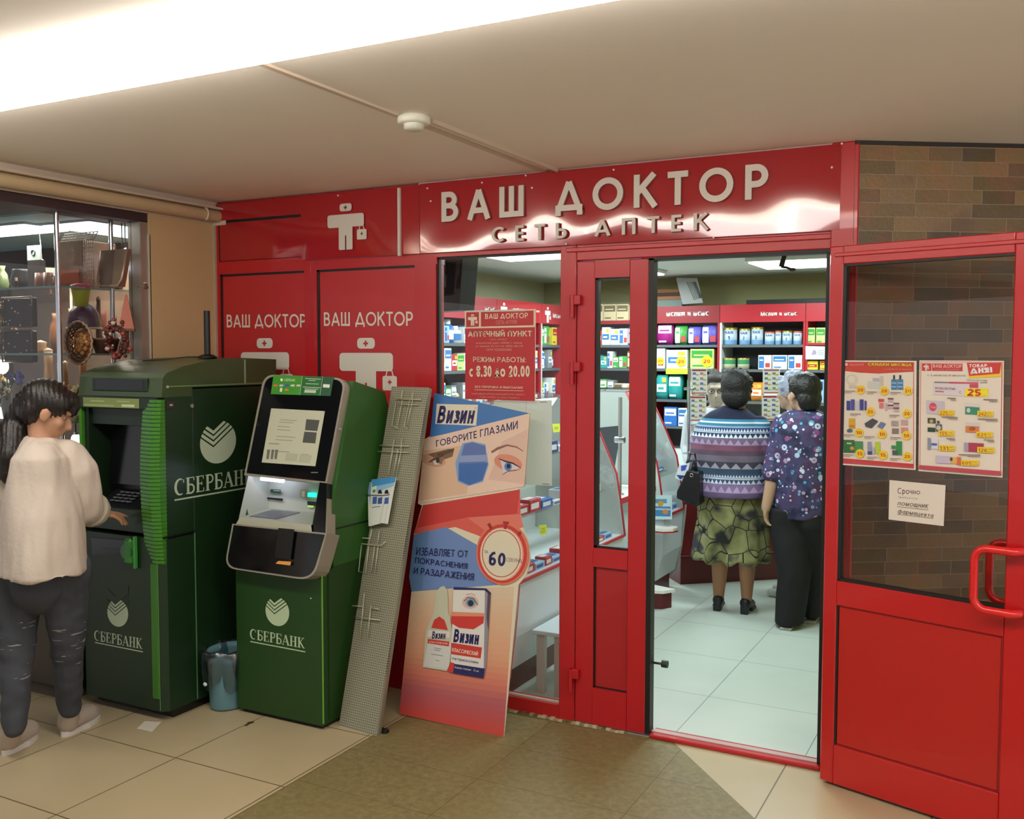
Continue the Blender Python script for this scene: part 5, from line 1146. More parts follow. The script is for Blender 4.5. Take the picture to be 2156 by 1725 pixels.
# till desk between the display counters
td = thing('till_desk', 'white till desk with red edging between the two display counters', 'desk')
q = MB(); q.box(-2.60, 1.50, .13, -2.12, 2.10, .74, M('#cfe2e6', .3), .004); q.build('front', td)
q = MB(); q.box(-2.62, 1.49, .742, -2.08, 2.11, .765, WS2, .003); q.box(-2.085, 1.49, .735, -2.075, 2.11, .768, HR); q.build('desk_top', td)
q = MB(); q.box(-2.58, 1.52, 0, -2.15, 2.08, .13, M('#5a1418', .4)); q.build('plinth', td)
q = MB(); P = [(-2.12, 1.98, .50), (-1.98, 1.98, .50), (-1.93, 2.02, .50), (-1.915, 2.07, .50), (-1.93, 2.11, .50), (-2.12, 2.14, .50)]; q.prism(P, (0, 0, .02), WS2); q.prism([(x+.003, y, z-.008) for x, y, z in P], (0, 0, .009), HR); q.build('bag_shelf', td)
q = MB(); q.prism([(-2.12, 1.95, .10), (-1.98, 2.0, .10), (-1.93, 2.08, .10), (-2.12, 2.14, .10)], (0, 0, .02), WS2); q.prism([(-2.12, 1.95, .0), (-1.99, 2.0, .0), (-1.95, 2.07, .0), (-2.12, 2.14, .0)], (0, 0, .10), M('#5a1418', .4)); q.build('foot_shelf', td)
settle(td)
mo = thing('till_monitor', 'dark till screen turned away on the white till desk', 'monitor')
q = MB(); q.prism([(-2.40, 1.72, .86), (-2.33, 2.02, .86), (-2.28, 2.02, 1.16), (-2.35, 1.72, 1.16)], (-.02, 0, 0), M('#3a444c', .4)); q.build('screen_back', mo)
q = MB(); q.box(-2.40, 1.84, .765, -2.33, 1.90, .87, K, .003); q.box(-2.45, 1.78, .765, -2.28, 1.96, .775, K, .003); q.build('stand', mo); settle(mo)
q = MB(); q.cyl((-2.15, 1.66, .766), (-2.15, 1.66, 1.36), .012, CHR, 14); q.cyl((-2.15, 1.66, .766), (-2.15, 1.66, .775), .03, CHR, 16); q.cyl((-2.18, 1.66, 1.1), (-2.12, 1.66, 1.1), .02, CHR, 12); tag(q.build('chrome_post'), 'chrome glass clamp post on the white till desk behind the narrow door pane', 'post')
# diagonal red customer counter
AX = math.atan2(.437, .515)
TC = Matrix.Translation((-2.10, 2.705, 0)) @ Matrix.Rotation(AX, 4, 'Z')
rc = thing('customer_counter', 'dark red fronted customer counter running diagonally behind the two women', 'counter')
q = MB(TC); q.box(0, 0, .0, 1.25, .22, .62, M('#7a1a1e', .35), .004); q.build('red_front', rc)
q = MB(TC); q.box(0, -.008, .195, 1.25, 0, .205, M('#a8484a', .3)); q.box(0, -.010, .0, 1.25, 0, .19, M('#5e1418', .35)); q.build('kick_panel', rc)
q = MB(TC); q.box(.0, -.03, .622, 1.27, .25, .65, WS2, .004); q.build('counter_top', rc)
settle(rc)
# curved grey white column of the counter corner
q = MB(); P = [on(*p, 1, 2.61) for p in ((1380, 1100), (1443, 1063), (1441, 1090), (1434, 1150), (1424, 1200), (1412, 1212), (1392, 1226), (1376, 1232))]; P = [(p.x, p.y, max(p.z, .06)) for p in P]; q.prism(P, (0, .03, 0), M('#b4bab8', .4)); tag(q.build('counter_cheek'), 'curved pale grey cheek panel at the corner of the counters', 'panel')
q = MB(); q.cyl((-2.055, 2.72, .651), (-2.055, 2.72, 1.52), .011, CHR, 14); q.cyl((-2.055, 2.72, .651), (-2.055, 2.72, .66), .03, CHR, 16)
for z in (.93, 1.38): q.cyl((-2.09, 2.72, z), (-2.02, 2.72, z), .010, CHR, 10); q.ell((-2.03, 2.715, z), .016, CHR, 10, 8)
tag(q.build('chrome_post'), 'tall chrome glass clamp post at the left of the first woman', 'post')
q = MB(TC); q.box(.04, .03, .66, 1.2, .036, 1.30, GLASS); tag(q.build('glass_screen'), 'clear glass screen standing on the red customer counter', 'screen')
# promotional sheets on the glass screen
def on_screen(px, py, h=.022):
    n = TC.to_3x3() @ Vector((0, -1, 0)); O = TC @ Vector((0, h, 0)); d = ray(px, py); t = (O-CAM).dot(n)/d.dot(n); return CAM+d*t
def screen_sheet(cs, label, seed, head):
    n = TC.to_3x3() @ Vector((1, 0, 0)); s = Sheet(on_screen(*cs[3]), n, (0, 0, 1)); s.poly(cs, WS2, .001)
    price_sheet(seed, cs[0][0]+1, cs[0][1]+1, cs[1][0]-1, cs[2][1]-1, head)(s); tag(s.build('promo_sheet'), label, 'sheet', 'promotional sheets on the counter glass')
screen_sheet([(1455, 776), (1489, 776), (1489, 831), (1455, 831)], 'promotional price sheet at the top left of the counter glass, beside the chrome post', 31, '#b83a48')
screen_sheet([(1452, 833), (1487, 833), (1487, 888), (1452, 888)], 'promotional price sheet below another at the left of the counter glass', 32, '#b84a3a')
screen_sheet([(1451, 892), (1485, 892), (1485, 912), (1451, 912)], 'low red strip sheet at the left of the counter glass', 35, '#a82a38')
screen_sheet([(1606, 776), (1642, 776), (1642, 830), (1606, 830)], 'upper promotional sheet on the counter glass between the two heads', 33, '#c06a7a')
screen_sheet([(1604, 832), (1642, 832), (1642, 886), (1604, 886)], 'lower promotional sheet on the counter glass between the two women', 34, '#b02a38')
def dr(s):
    s.poly([(1378, 1051), (1404, 1051), (1404, 1060), (1378, 1060)], M('#5aa0b8', .5)); s.ellp(1391, 1061, 6, 6, M('#e0a040', .5)); s.poly([(1378, 1066), (1412, 1067), (1412, 1088), (1378, 1087)], M('#4a8ac0', .5)); s.line([(1378, 1072), (1412, 1073)], .010, M('#bcd8ec', .5)); s.ellp(1401, 1078, 6, 5, M('#e08a40', .5))
flat('promo_card', [(1376, 1043), (1415, 1043), (1415, 1094), (1376, 1094)], 1, 2.05, M('#cfe6f0', .5), 'blue and white promo card with orange dots on the bag shelf by the door', 'card', draw=dr)
# white stool in the window
stl = thing('white_table', 'small white table standing behind the window next to the standee', 'table')
q = MB(); q.box(-2.035, .24, .29, -1.70, .68, .31, M('#dceaf2', .3), .003); q.build('table_top', stl)
for x, y in ((-2.02, .26), (-1.925, .255), (-1.74, .26), (-1.74, .62), (-2.02, .62)):
    q = MB(); q.box(x, y, 0, x+.04, y+.035, .29, M('#c4c2b8', .4), .002); q.build('leg', stl)
settle(stl)

# hanging monitor in the window
tv = thing('hanging_monitor', 'black back of a monitor hanging inside at the top of the shop window', 'monitor')
q = MB(); q.prism([(-2.74, .42, 1.835), (-2.47, .30, 1.835), (-2.435, .30, 2.24), (-2.70, .42, 2.24)], (.035, .09, 0), M('#17181a', .4)); q.build('housing', tv)
q = MB(); q.prism([(-2.66, .36, 1.92), (-2.56, .325, 1.92), (-2.55, .325, 2.08), (-2.65, .36, 2.08)], (-.004, -.012, 0), M('#26272a', .5)); q.build('rear_cover', tv)
q = MB(); q.tube([(-2.54, .31, 2.18), (-2.545, .29, 2.10), (-2.55, .29, 2.02), (-2.552, .30, 1.965)], .005, M('#77787a', .4), 6); q.cyl((-2.55, .295, 2.01), (-2.553, .298, 1.95), .010, M('#5b5c60', .4), 8); q.build('cable', tv)
q = MB(); q.cyl((-2.57, .40, 2.22), (-2.57, .42, 2.30), .015, K, 10); q.build('bracket', tv); settle(tv)
q = MB(); a = on(1651, 538, 1, .35); b_ = on(1645, 562, 1, .35); c_ = on(1668, 568, 1, .35); q.tube([(a.x, a.y, 2.30), a, b_], .011, M('#2a3430', .5), 8); q.tube([b_, (b_+c_)*.5+Vector((0, 0, .003)), c_], .005, M('#2a3430', .5), 6); q.ell(c_, (.016, .01, .008), M('#4a504c', .5), 8, 6); tag(q.build('ceiling_bracket'), 'short dark bracket hanging from the ceiling just inside the doorway', 'bracket')

PAPER, nt, b = new_mat('thin_paper'); b.inputs['Base Color'].default_value = lin('#e4e4dc'); b.inputs['Roughness'].default_value = .7
tr_ = N(nt, 'ShaderNodeBsdfTranslucent'); tr_.inputs[0].default_value = lin('#e4e4dc'); mx_ = N(nt, 'ShaderNodeMixShader'); mx_.inputs[0].default_value = .55
nt.links.new(b.outputs[0], mx_.inputs[1]); nt.links.new(tr_.outputs[0], mx_.inputs[2]); nt.links.new(mx_.outputs[0], [n for n in nt.nodes if n.type == 'OUTPUT_MATERIAL'][0].inputs[0])
# ================================================================== notices on the window and the open door
nt_ = thing('opening_hours_notice', 'red opening hours notice hanging in the shop window', 'notice')
s = Sheet((-2.26, .006, 1.40), (1, 0, 0), (0, 0, 1)); NR = M('#b82c30', .5); NC = M('#e8d8bc', .5); NP = M('#e0a090', .5)
s.poly([(980, 655), (1128, 651), (1127, 845), (980, 840)], NR, .002); s.poly([(979, 655), (1128, 651), (1128, 689), (979, 692)], NC); s.poly([(982, 658), (1009, 657), (1009, 688), (982, 689)], NR); s.poly([(1013, 657), (1124, 654), (1124, 685), (1013, 688)], NR)
s.line([(1128, 651), (1127, 845)], .003, NC)
draw_word(s, 'ВАШ ДОКТОР', 'sans', (1022, 672), (1112, 670), (1022, 661), NC, wt=.16, gap=.16, space=.4)
a, b_ = s.q(986, 686), s.q(1005, 662); medic(s, a[0], b_[0], b_[1], a[1], NC, NR)
s.text('СЕТЬ АПТЕК', (1045, 683), (1090, 682), (1045, 675), NP)
s.text('АПТЕЧНЫЙ ПУНКТ', (986, 710), (1120, 709), (986, 695), NC, tr=(1120, 694), bold=.02)
s.text('ООО "АРТЕКС"', (1033, 717), (1069, 717), (1033, 713), NP); s.text('юридический адрес: 655000, г. Абакан', (1003, 725), (1100, 725), (1003, 720), NP, bold=.01); s.text('ул. Маршала 35, Н-2 тел. (3902) 305-215', (1002, 732), (1102, 732), (1002, 727), NP, bold=.01); s.text('ОГРН 1102300001800', (1025, 739), (1078, 739), (1025, 734), NP, bold=.01)
s.text('РЕЖИМ РАБОТЫ:', (997, 763), (1108, 764), (997, 751), NC, tr=(1108, 752), bold=.01)
s.text('с 8.30 до 20.00', (989, 795), (1116, 795), (989, 770), NC, tr=(1116, 770), bold=.03)
s.text('БЕЗ ПЕРЕРЫВА И ВЫХОДНЫХ', (1001, 817), (1102, 819), (1001, 812), NC, tr=(1102, 814), bold=.01); s.line([(1000, 821), (1103, 823)], .002, NC)
s.text('БЛИЖАЙШАЯ АПТЕКА НАХОДИТСЯ ПО АДРЕСУ:', (994, 831), (1106, 833), (994, 827), NP, tr=(1106, 829), bold=.01); s.text('г. Горно-Алтайск, ул. Чорос-Гуркина, 4', (1008, 838), (1094, 840), (1008, 834), NP, tr=(1094, 836), bold=.01)
s.build('printed_sheet', nt_)
q = MB(); a = on(984, 656, 1, .006); q.box(a.x, .003, a.z-.004, a.x+.3, .0165, a.z+.004, M('#d9d2c0', .5)); q.build('hanger_strip', nt_)
settle(nt_)
s = Sheet((-2.2, .030, 1.0), (1, 0, 0), (0, 0, 1)); s.poly([(1040, 843), (1162, 843), (1162, 1023), (1040, 1017)], PAPER, .0005); s.line([(1137, 847), (1152, 847)], .003, M('#6a6c66', .6)); s.line([(1142, 1019), (1158, 1020)], .003, M('#6a6c66', .6)); s.line([(1108, 843), (1107, 1020)], .002, M('#bcbdb4', .6)); tag(s.build('white_sheet'), 'blank back of a white paper sheet taped inside the window behind the standee', 'sheet')

def leaf_sheet(h=.0015):
    s = Sheet(LO-Vector((math.sin(A16), math.cos(A16), 0))*(-.010+h), LU, LV); return s
YEL = M('#ecc82a', .5); PAP = M('#e8dccc', .55); PR = M('#c23a3c', .5); TXT = M('#7a6a64', .6)
po = leaf_sheet(.002)
po.poly([(1772, 759), (1930, 760), (1928, 990), (1771, 979)], PAP, .0008)
po.poly([(1774, 762), (1925, 763), (1924, 783), (1886, 785), (1850, 787), (1810, 785), (1774, 781)], M('#c2402c', .5)); po.poly([(1825, 763), (1922, 764), (1922, 773), (1825, 772)], M('#a8481c', .5))
po.poly([(1775, 763), (1822, 764), (1822, 772), (1775, 771)], PR); po.text('ВАШ ДОКТОР', (1789, 770), (1819, 770.5), (1789, 765.5), M('#e0a8a0', .5)); po.poly([(1778, 765), (1785, 765), (1785, 770), (1778, 770)], M('#e8c8c0', .5))
po.text('СКИДКИ МЕСЯЦА', (1828, 771), (1920, 772), (1828, 763.5), YEL, tr=(1920, 765.5), bold=.03); po.text('с 5 июля по 4 августа', (1861, 779), (1919, 780), (1861, 776), M('#e8a890', .5))
po.poly([(1774, 965), (1924, 977), (1924, 984), (1774, 972)], PR); po.poly([(1774, 971), (1924, 983), (1924, 987), (1774, 976)], M('#b84a54', .5)); po.line([(1775, 762), (1773, 975)], .002, PR); po.line([(1924, 763), (1924, 986)], .002, PR)
def star(px, py, t):
    po.ellp(px, py, 9, 9.5, M('#f0d428', .5)); po.ellp(px, py, 8, 8.5, YEL); po.text(t, (px-6, py+3.5), (px+6, py+4), (px-6, py-3.5), M('#c8501c', .5), bold=.03)
def box(a, b_, c, d, col): po.poly([(a, b_), (c, b_+(c-a)*.03), (c, d+(c-a)*.03), (a, d)], M(col, .5))
po.ellp(1794, 800, 13, 12, M('#d8ceb4', .5)); po.ellp(1793, 799, 7, 7, M('#e4dccc', .5)); box(1788, 811, 1806, 818, '#cfc4b4')
box(1827, 803, 1856, 818, '#cbd0c4'); box(1838, 796, 1852, 803, '#b8acc4'); box(1853, 792, 1860, 812, '#c9bfb0')
for a in (1877, 1890): po.poly([(a, 799), (a+12, 799), (a+12, 821), (a, 821)], M('#3f7aa8', .5)); box(a+4, 790, a+8, 799, '#3a2c28'); box(a+1, 805, a+11, 808, '#8fb8d0'); box(a+1, 813, a+11, 816, '#8fb8d0')
for k, (a, c) in enumerate(((1783, '#3a3f8a'), (1792, '#4a4f9a'), (1802, '#c8c4d0'), (1811, '#3a3f8a'), (1821, '#3a3f8a'))): box(a, 844+(k % 2)*-3, a+(8 if k < 4 else 4), 864, c)
box(1850, 840, 1862, 846, '#c84a4a'); box(1852, 848, 1861, 860, '#d87a7a'); box(1864, 849, 1869, 865, '#c8a8b8')
for a, b_ in ((1870, 838), (1882, 848), (1870, 852), (1882, 858)): box(a, b_, a+12, b_+3, '#7a4a4a'); box(a+1, b_+4, a+11, b_+9, '#c4b0bc')
box(1788, 881, 1801, 902, '#d8a428'); po.ellp(1790, 907, 6, 4, M('#4a6a70', .5)); box(1789, 895, 1800, 900, '#c07a28')
po.poly([(1821, 892), (1838, 881), (1850, 887), (1836, 902), (1824, 899)], M('#4a4a50', .5)); po.poly([(1848, 898), (1856, 888), (1866, 892), (1858, 904)], M('#7078a0', .5))
for a, b_, c in ((1878, 886, '#a89a94'), (1879, 902, '#8a7a70'), (1898, 884, '#c8a0a8'), (1898, 900, '#d09080')): box(a, b_, a+14, b_+11, c)
box(1777, 926, 1800, 953, '#2f6a38'); box(1801, 929, 1818, 953, '#4a8a50'); po.ellp(1795, 944, 4, 4, M('#d89040', .5)); box(1784, 932, 1794, 935, '#b8d0b0')
box(1828, 930, 1836, 956, '#9098b8'); box(1828, 950, 1837, 957, '#3a4a90'); box(1838, 942, 1843, 956, '#c0b0c8'); box(1844, 930, 1854, 955, '#b4cc3a')
box(1888, 929, 1900, 958, '#2f8a44'); box(1878, 938, 1887, 945, '#3a8a4a'); box(1880, 948, 1892, 958, '#4a5a60')
for a in ((1813, 821, '20'), (1863, 823, '20'), (1913, 823, '2=1'), (1834, 867, '20'), (1911, 871, '20'), (1810, 911, '10'), (1859, 914, '10'), (1910, 917, '10'), (1812, 955, '15'), (1861, 958, '15'), (1912, 961, '20')): star(*a)
for a, b_ in ((1780, 823), (1826, 825), (1876, 826), (1792, 871), (1874, 874), (1777, 915), (1821, 919), (1876, 921), (1777, 957), (1827, 962), (1876, 965)): po.line([(a, b_), (a+22, b_+.7)], .0022, TXT); po.line([(a, b_+3.5), (a+15, b_+4)], .0016, TXT)
tag(po.build('discount_poster'), 'poster of monthly discounts with yellow round prices on the open red door', 'poster')
po = leaf_sheet(.002)
po.poly([(1936, 759), (2114, 760), (2111, 1006), (1934, 992)], PAP, .0008); po.line([(1939, 762), (1937, 985)], .002, PR); po.line([(2110, 763), (2107, 1002)], .0025, PR); po.line([(1939, 762), (2110, 763)], .0015, PR)
po.poly([(1941, 765), (2027, 766), (2027, 782), (1941, 781)], PR); po.line([(1962, 765), (1962, 781)], .002, PAP); draw_word(po, 'ВАШ ДОКТОР', 'sans', (1965, 774), (2025, 775), (1965, 767), M('#ecc8bc', .5), wt=.15, gap=.14, space=.4); po.text('СЕТЬ АПТЕК', (1968, 779.5), (2020, 780), (1968, 777), M('#dc9c94', .5))
a, b_ = po.q(1945, 780), po.q(1956, 767); medic(po, a[0], b_[0], b_[1], a[1], PAP, PR)
po.poly([(2037, 764), (2110, 764), (2107, 794), (2041, 797)], YEL); po.poly([(2036, 764), (2109, 764), (2105, 787), (2041, 792)], M('#c63434', .5)); po.text('ТОВАР', (2041, 774), (2079, 773.5), (2041, 767), WS2, bold=.03); po.text('ДНЯ!', (2044, 788), (2090, 785), (2043, 776), WS2, bold=.05)
po.text('с 5 июля по 4 августа', (1953, 793), (2033, 794), (1953, 788), TXT); po.text('ТРОКСЕРУТИН', (2036, 803), (2079, 804), (2036, 799), M('#7a5a5c', .5)); po.line([(2064, 806), (2079, 806)], .002, TXT)
po.poly([(1968, 806), (2060, 807), (2060, 813), (2045, 835), (1966, 831)], M('#dcd0d4', .5)); po.line([(1968, 805), (2000, 806)], .005, M('#8a7c80', .5)); po.line([(2000, 806), (2060, 807)], .006, M('#c2506a', .5)); po.poly([(2042, 809), (2060, 809), (2060, 817), (2042, 817)], M('#c04858', .5)); po.text('ТРОКСЕРУТИН', (1969, 820), (2012, 822), (1969, 815), M('#5a4a54', .5), bold=.02); po.line([(1970, 824), (1988, 825)], .005, M('#c2707c', .5)); po.text('с', (2020, 829), (2025, 829), (2020, 824), TXT)
po.poly([(2033, 818), (2081, 818), (2081, 836), (2031, 835)], M('#f2e02c', .5)); po.text('25', (2037, 834), (2066, 835), (2038, 819), M('#c84a18', .5), bold=.04); po.text('руб', (2068, 834), (2078, 834.5), (2068, 831), M('#9a5a18', .5))
def card(x, y, w, h, col, tx, tw, price, lab=True):
    po.poly([(tx, y+19), (tx+tw, y+20), (tx+tw, y+32), (tx, y+31)], YEL); po.text(price, (tx+2, y+29.5), (tx+tw*.58, y+30.3), (tx+2, y+21.5), M('#b06a18', .5), bold=.02); po.text('руб', (tx+tw*.62, y+30.3), (tx+tw*.95, y+30.6), (tx+tw*.62, y+27), M('#a06a20', .5)); po.line([(tx+tw*.62, y+24), (tx+tw*.9, y+24)], .0015, M('#a08030', .5))
def bx(a, b_, c, d, col): po.poly([(a, b_), (c, b_+(c-a)*.05), (c, d+(c-a)*.05), (a, d)], M(col, .5))
bx(1952, 843, 1989, 871, '#c8c0cc'); po.ellp(1965, 857, 8, 9, M('#d04a5a', .5)); po.text('Стоп', (1960, 859), (1971, 860), (1960, 855), PAP)
bx(2032, 848, 2064, 856, '#ddd4cc'); bx(2033, 857, 2063, 872, '#2f8a6a'); po.ellp(2040, 864, 4, 5, M('#c8c8c4', .5)); bx(1954, 880, 1971, 891, '#4a4440'); po.ellp(1962, 887, 4, 4, M('#a8a060', .5)); bx(1954, 900, 1970, 909, '#2f4a3a'); bx(1974, 886, 1979, 892, '#3a4438'); bx(1971, 893, 1984, 908, '#5a5850'); po.ellp(1977, 901, 5, 5, M('#c8c0b4', .5))
bx(2034, 889, 2063, 897, '#d8cccc'); bx(2034, 898, 2062, 910, '#d8803c'); po.ellp(2048, 903, 7, 4, M('#a8501c', .5)); bx(1954, 922, 1960, 947, '#8a94a0'); bx(1962, 924, 1976, 945, '#dcdce4'); bx(1962, 933, 1974, 938, '#5060b0'); bx(2031, 932, 2040, 950, '#a89cb0'); bx(2040, 932, 2072, 951, '#a83a50')
bx(1972, 959, 2002, 975, '#c8bcd0'); bx(2002, 962, 2016, 976, '#dcb060'); po.ellp(2004, 967, 3, 4, M('#4a4a50', .5)); bx(2016, 962, 2024, 979, '#d86a3c')
card(1952, 844, 38, 32, '', 1978, 32, '225'); card(2030, 846, 30, 26, '', 2059, 33, '242'); card(1953, 887, 30, 30, '', 1977, 33, '155'); card(2032, 890, 30, 26, '', 2057, 34, '621'); card(1953, 918, 30, 30, '', 1978, 34, '131'); card(2032, 922, 40, 22, '', 2059, 36, '126'); card(1972, 949, 40, 20, '', 2025, 37, '605')
for a in ((1996, 838, 18), (2072, 841, 30), (1984, 878, 34), (2060, 882, 42), (1994, 923, 18), (2073, 926, 22), (2020, 957, 46)): po.line([(a[0], a[1]), (a[0]+a[2], a[1]+1)], .003, TXT); po.line([(a[0]+a[2]*.4, a[1]+4), (a[0]+a[2], a[1]+4.6)], .002, TXT)
po.poly([(1937, 979), (2109, 992), (2109, 1000), (1936, 986)], M('#b84a58', .5)); po.line([(1936, 986), (2109, 1000)], .003, PR)
tag(po.build('discount_poster'), 'poster of the product of the day with yellow price boxes on the open red door', 'poster')
po = leaf_sheet(.002); po.poly([(1873, 1011), (1991, 1022), (1987, 1108), (1871, 1094)], M('#e6dacb', .6), .0008); IN = M('#6a5a50', .6)
po.text('Срочно', (1890, 1043), (1937, 1044), (1890, 1027), IN, tr=(1938, 1031), bold=.01); po.text('требуется', (1891, 1050), (1931, 1053), (1891, 1044), M('#8a7a70', .6), tr=(1931, 1048))
po.text('помощник', (1889, 1065), (1953, 1072), (1892, 1057), IN, tr=(1956, 1062), bold=.01); po.text('фармацевта', (1889, 1083), (1964, 1092), (1892, 1072), IN, tr=(1967, 1082), bold=.01); po.line([(1889, 1067), (1955, 1074)], .0018, IN); po.line([(1889, 1083), (1966, 1092)], .0018, IN)
tag(po.build('job_notice'), 'small white paper notice seeking an assistant, taped to the open red door glass', 'notice')
# ================================================================== people
from mathutils import noise as mnoise
def bake(mb, name, mat, parent=None, voxel=.008, smooth=4, fold=None, **kw):
    """melt the collected shapes into one continuous skin"""
    me = bpy.data.meshes.new('raw'); me.from_pydata(mb.v, [], mb.f); me.update()
    o = bpy.data.objects.new('raw', me); COL.objects.link(o)
    r = o.modifiers.new('r', 'REMESH'); r.mode = 'VOXEL'; r.voxel_size = voxel
    if smooth:
        k = o.modifiers.new('s', 'SMOOTH'); k.factor = .5; k.iterations = smooth
    dg = bpy.context.evaluated_depsgraph_get(); out = bpy.data.meshes.new_from_object(o.evaluated_get(dg))
    bpy.data.objects.remove(o); out.name = name; out.materials.clear(); out.materials.append(mat)
    if fold:
        nn = [v.normal.copy() for v in out.vertices]
        for v, n in zip(out.vertices, nn): v.co += n*fold(v.co)
    out.polygons.foreach_set('use_smooth', [True]*len(out.polygons)); out.update()
    ob = bpy.data.objects.new(name, out); COL.objects.link(ob)
    if parent is not None: ob.parent = parent
    return ob
def limb(mb, pts, rs): mb.tube(pts, rs, K, 14); [mb.ell(p, r, K, 12, 8) for p, r in zip(pts, rs)]
def hand(mb, w, d, n, side, curl=.5, s=1.0, point=False):
    """a hand at wrist w: d towards the fingers, n out of the back of the hand, side = thumb side"""
    w, d, n, side = Vector(w), Vector(d).normalized(), Vector(n).normalized(), Vector(side).normalized()
    q = Matrix((side, d, n)).transposed()
    mb.ell(w+d*.042*s, (.037*s, .050*s, .015*s), K, 16, 10, q); mb.ell(w+d*.010*s, (.025*s, .03*s, .018*s), K, 12, 8, q)
    for i, (off, L) in enumerate(((.030, .068), (.011, .076), (-.009, .070), (-.028, .056))):
        p = w+d*.080*s+side*off*s*1.0; c = curl*(1.0+.15*i) if not (point and i == 0) else .12
        dd = (d+side*off*2.0).normalized(); P = [p-dd*.012*s]; a = .15
        for k, seg in enumerate((.46, .30, .24)):
            a += c*(.55, .75, .5)[k]; P.append(P[-1]+(dd*math.cos(a)-n*math.sin(a))*L*seg*s*1.1)
        limb(mb, P, [.0088*s, .0084*s, .0076*s, .0062*s])
    p = w+d*.022*s+side*.028*s-n*.006*s; t = (side*.75+d*.6-n*.35).normalized(); t2 = (side*.25+d*.9-n*.4).normalized()
    limb(mb, [p-t*.01, p+t*.030*s, p+t*.030*s+t2*.026*s, p+t*.030*s+t2*.044*s], [.012*s, .011*s, .0095*s, .0075*s])
def head(mb, T, s=1.0):
    """T: local frame with x right, y forward, z up and its origin at the head's centre"""
    def L(x, y, z): return T @ Vector((x*s, y*s, z*s))
    R3 = T.to_3x3()
    mb.ell(L(0, -.012, .025), (.073*s, .092*s, .088*s), K, 20, 14, R3); mb.ell(L(0, .022, -.04), (.058*s, .066*s, .072*s), K, 18, 12, R3)
    mb.ell(L(0, .058, -.088), (.026*s, .026*s, .022*s), K, 12, 8, R3)                       # chin
    mb.tube([L(0, .082, .012), L(0, .098, -.012), L(0, .104, -.027), L(0, .088, -.038)], [.007*s, .010*s, .014*s, .010*s], K, 10)
    mb.ell(L(0, .078, .030), (.045*s, .018*s, .012*s), K, 12, 8, R3)                       # brow
    mb.ell(L(0, .083, -.056), (.022*s, .011*s, .007*s), K, 12, 8, R3); mb.ell(L(0, .081, -.066), (.019*s, .010*s, .007*s), K, 12, 8, R3)
    for sx in (-1, 1):
        mb.ell(L(sx*.076, -.002, -.012), (.009*s, .020*s, .031*s), K, 12, 10, R3); mb.ell(L(sx*.081, -.008, -.005), (.006*s, .017*s, .024*s), K, 10, 8, R3)
        mb.ell(L(sx*.040, .056, -.022), (.022*s, .022*s, .024*s), K, 12, 8, R3)
def eyes(parent, T, s=1.0):
    def L(x, y, z): return T @ Vector((x*s, y*s, z*s))
    for sx in (-1, 1):
        q = MB(); q.ell(L(sx*.031, .0665, .004), .0092*s, M('#9a8c80', .4), 12, 8); q.ell(L(sx*.031, .0748, .004), (.0044*s, .0025*s, .0044*s), M('#2a1c14', .2), 10, 6, T.to_3x3()); q.build('eye', parent)
def frame(p, fwd, tilt=0.0):
    f = Vector(fwd); f.z = 0; f.normalize(); r = f.cross(Vector((0, 0, 1))); f2 = (f*math.cos(tilt)-Vector((0, 0, 1))*math.sin(tilt)).normalized(); u = r.cross(f2)
    T = Matrix((r, f2, u)).transposed().to_4x4(); T.translation = Vector(p); return T
def P(px, py, y): return on(px, py, 1, y)
SKIN = M('#b98a6c', .55); SKIN2 = M('#a87858', .55); SKIN3 = M('#c09a80', .55)
def foldf(a=.004, f=18, az=5):
    def g(c): return a*mnoise.noise((c.x*f, c.y*f, c.z*az))+a*.5*mnoise.noise((c.x*f*2, c.y*f*2, c.z*az*2.5+7))
    return g

# ---------------------------------------------------------------- the girl at the cash machine
fw = Vector((.62, .78, 0)).normalized(); rt = fw.cross(Vector((0, 0, 1)))
hc = P(100, 868, -1.245); Th = frame(hc+Vector((0, 0, -.0)), (.62, .78, 0), .45)
nk = P(88, 935, -1.27); sh_c = P(80, 955, -1.27)
shR = P(150, 950, -1.20); shR.z -= .02; shL = sh_c-(shR-sh_c)*1.1; shL.z = shR.z
elR = P(180, 1068, -1.12); wrR = P(214, 1082, -1.00)
pel = P(88, 1215, -1.28)
hipR = P(140, 1225, -1.23); hipL = P(35, 1235, -1.33)
knR = P(142, 1370, -1.20); knL = P(35, 1390, -1.36); anR = P(146, 1495, -1.15); anL = P(30, 1535, -1.395)
anR.z = max(anR.z, .075); anL.z = max(anL.z, .075)
b = MB(); head(b, Th, .98)
limb(b, [hc+Vector((-.02, -.02, -.05)), nk, sh_c], [.050, .046, .055])
b.ell(sh_c+Vector((0, 0, -.10)), (.13, .08, .14), K, 20, 14, Matrix((rt, fw, Vector((0, 0, 1)))).transposed()); b.ell(pel+Vector((0, 0, .12)), (.13, .10, .16), K, 20, 14, Matrix((rt, fw, Vector((0, 0, 1)))).transposed()); b.ell(pel+Vector((0, 0, .03)), (.13, .09, .09), K, 20, 14)
limb(b, [shR+Vector((-.04, 0, -.01)), elR, wrR], [.040, .036, .024])
elL = shL+Vector((-.03, .06, -.26)); wrL = elL+Vector((.14, .20, .04)); limb(b, [shL, elL, wrL], [.045, .036, .024])
hd = Vector((.70, .45, -.10)); hand(b, wrR, (P(255, 1084, -.90)-wrR), Vector((0, -.25, 1)), Vector((-.6, .6, .1)), .45, .95, True)
hand(b, wrL, (.4, .9, 0), (0, 0, 1), (.9, -.3, 0), .6, .95)
for h_, k_, a_ in ((hipR, knR, anR), (hipL, knL, anL)):
    limb(b, [h_+Vector((0, 0, .03)), k_, a_], [.070, .048, .032])
girl = bake(b, 'person', SKIN, None, .0065, 3)
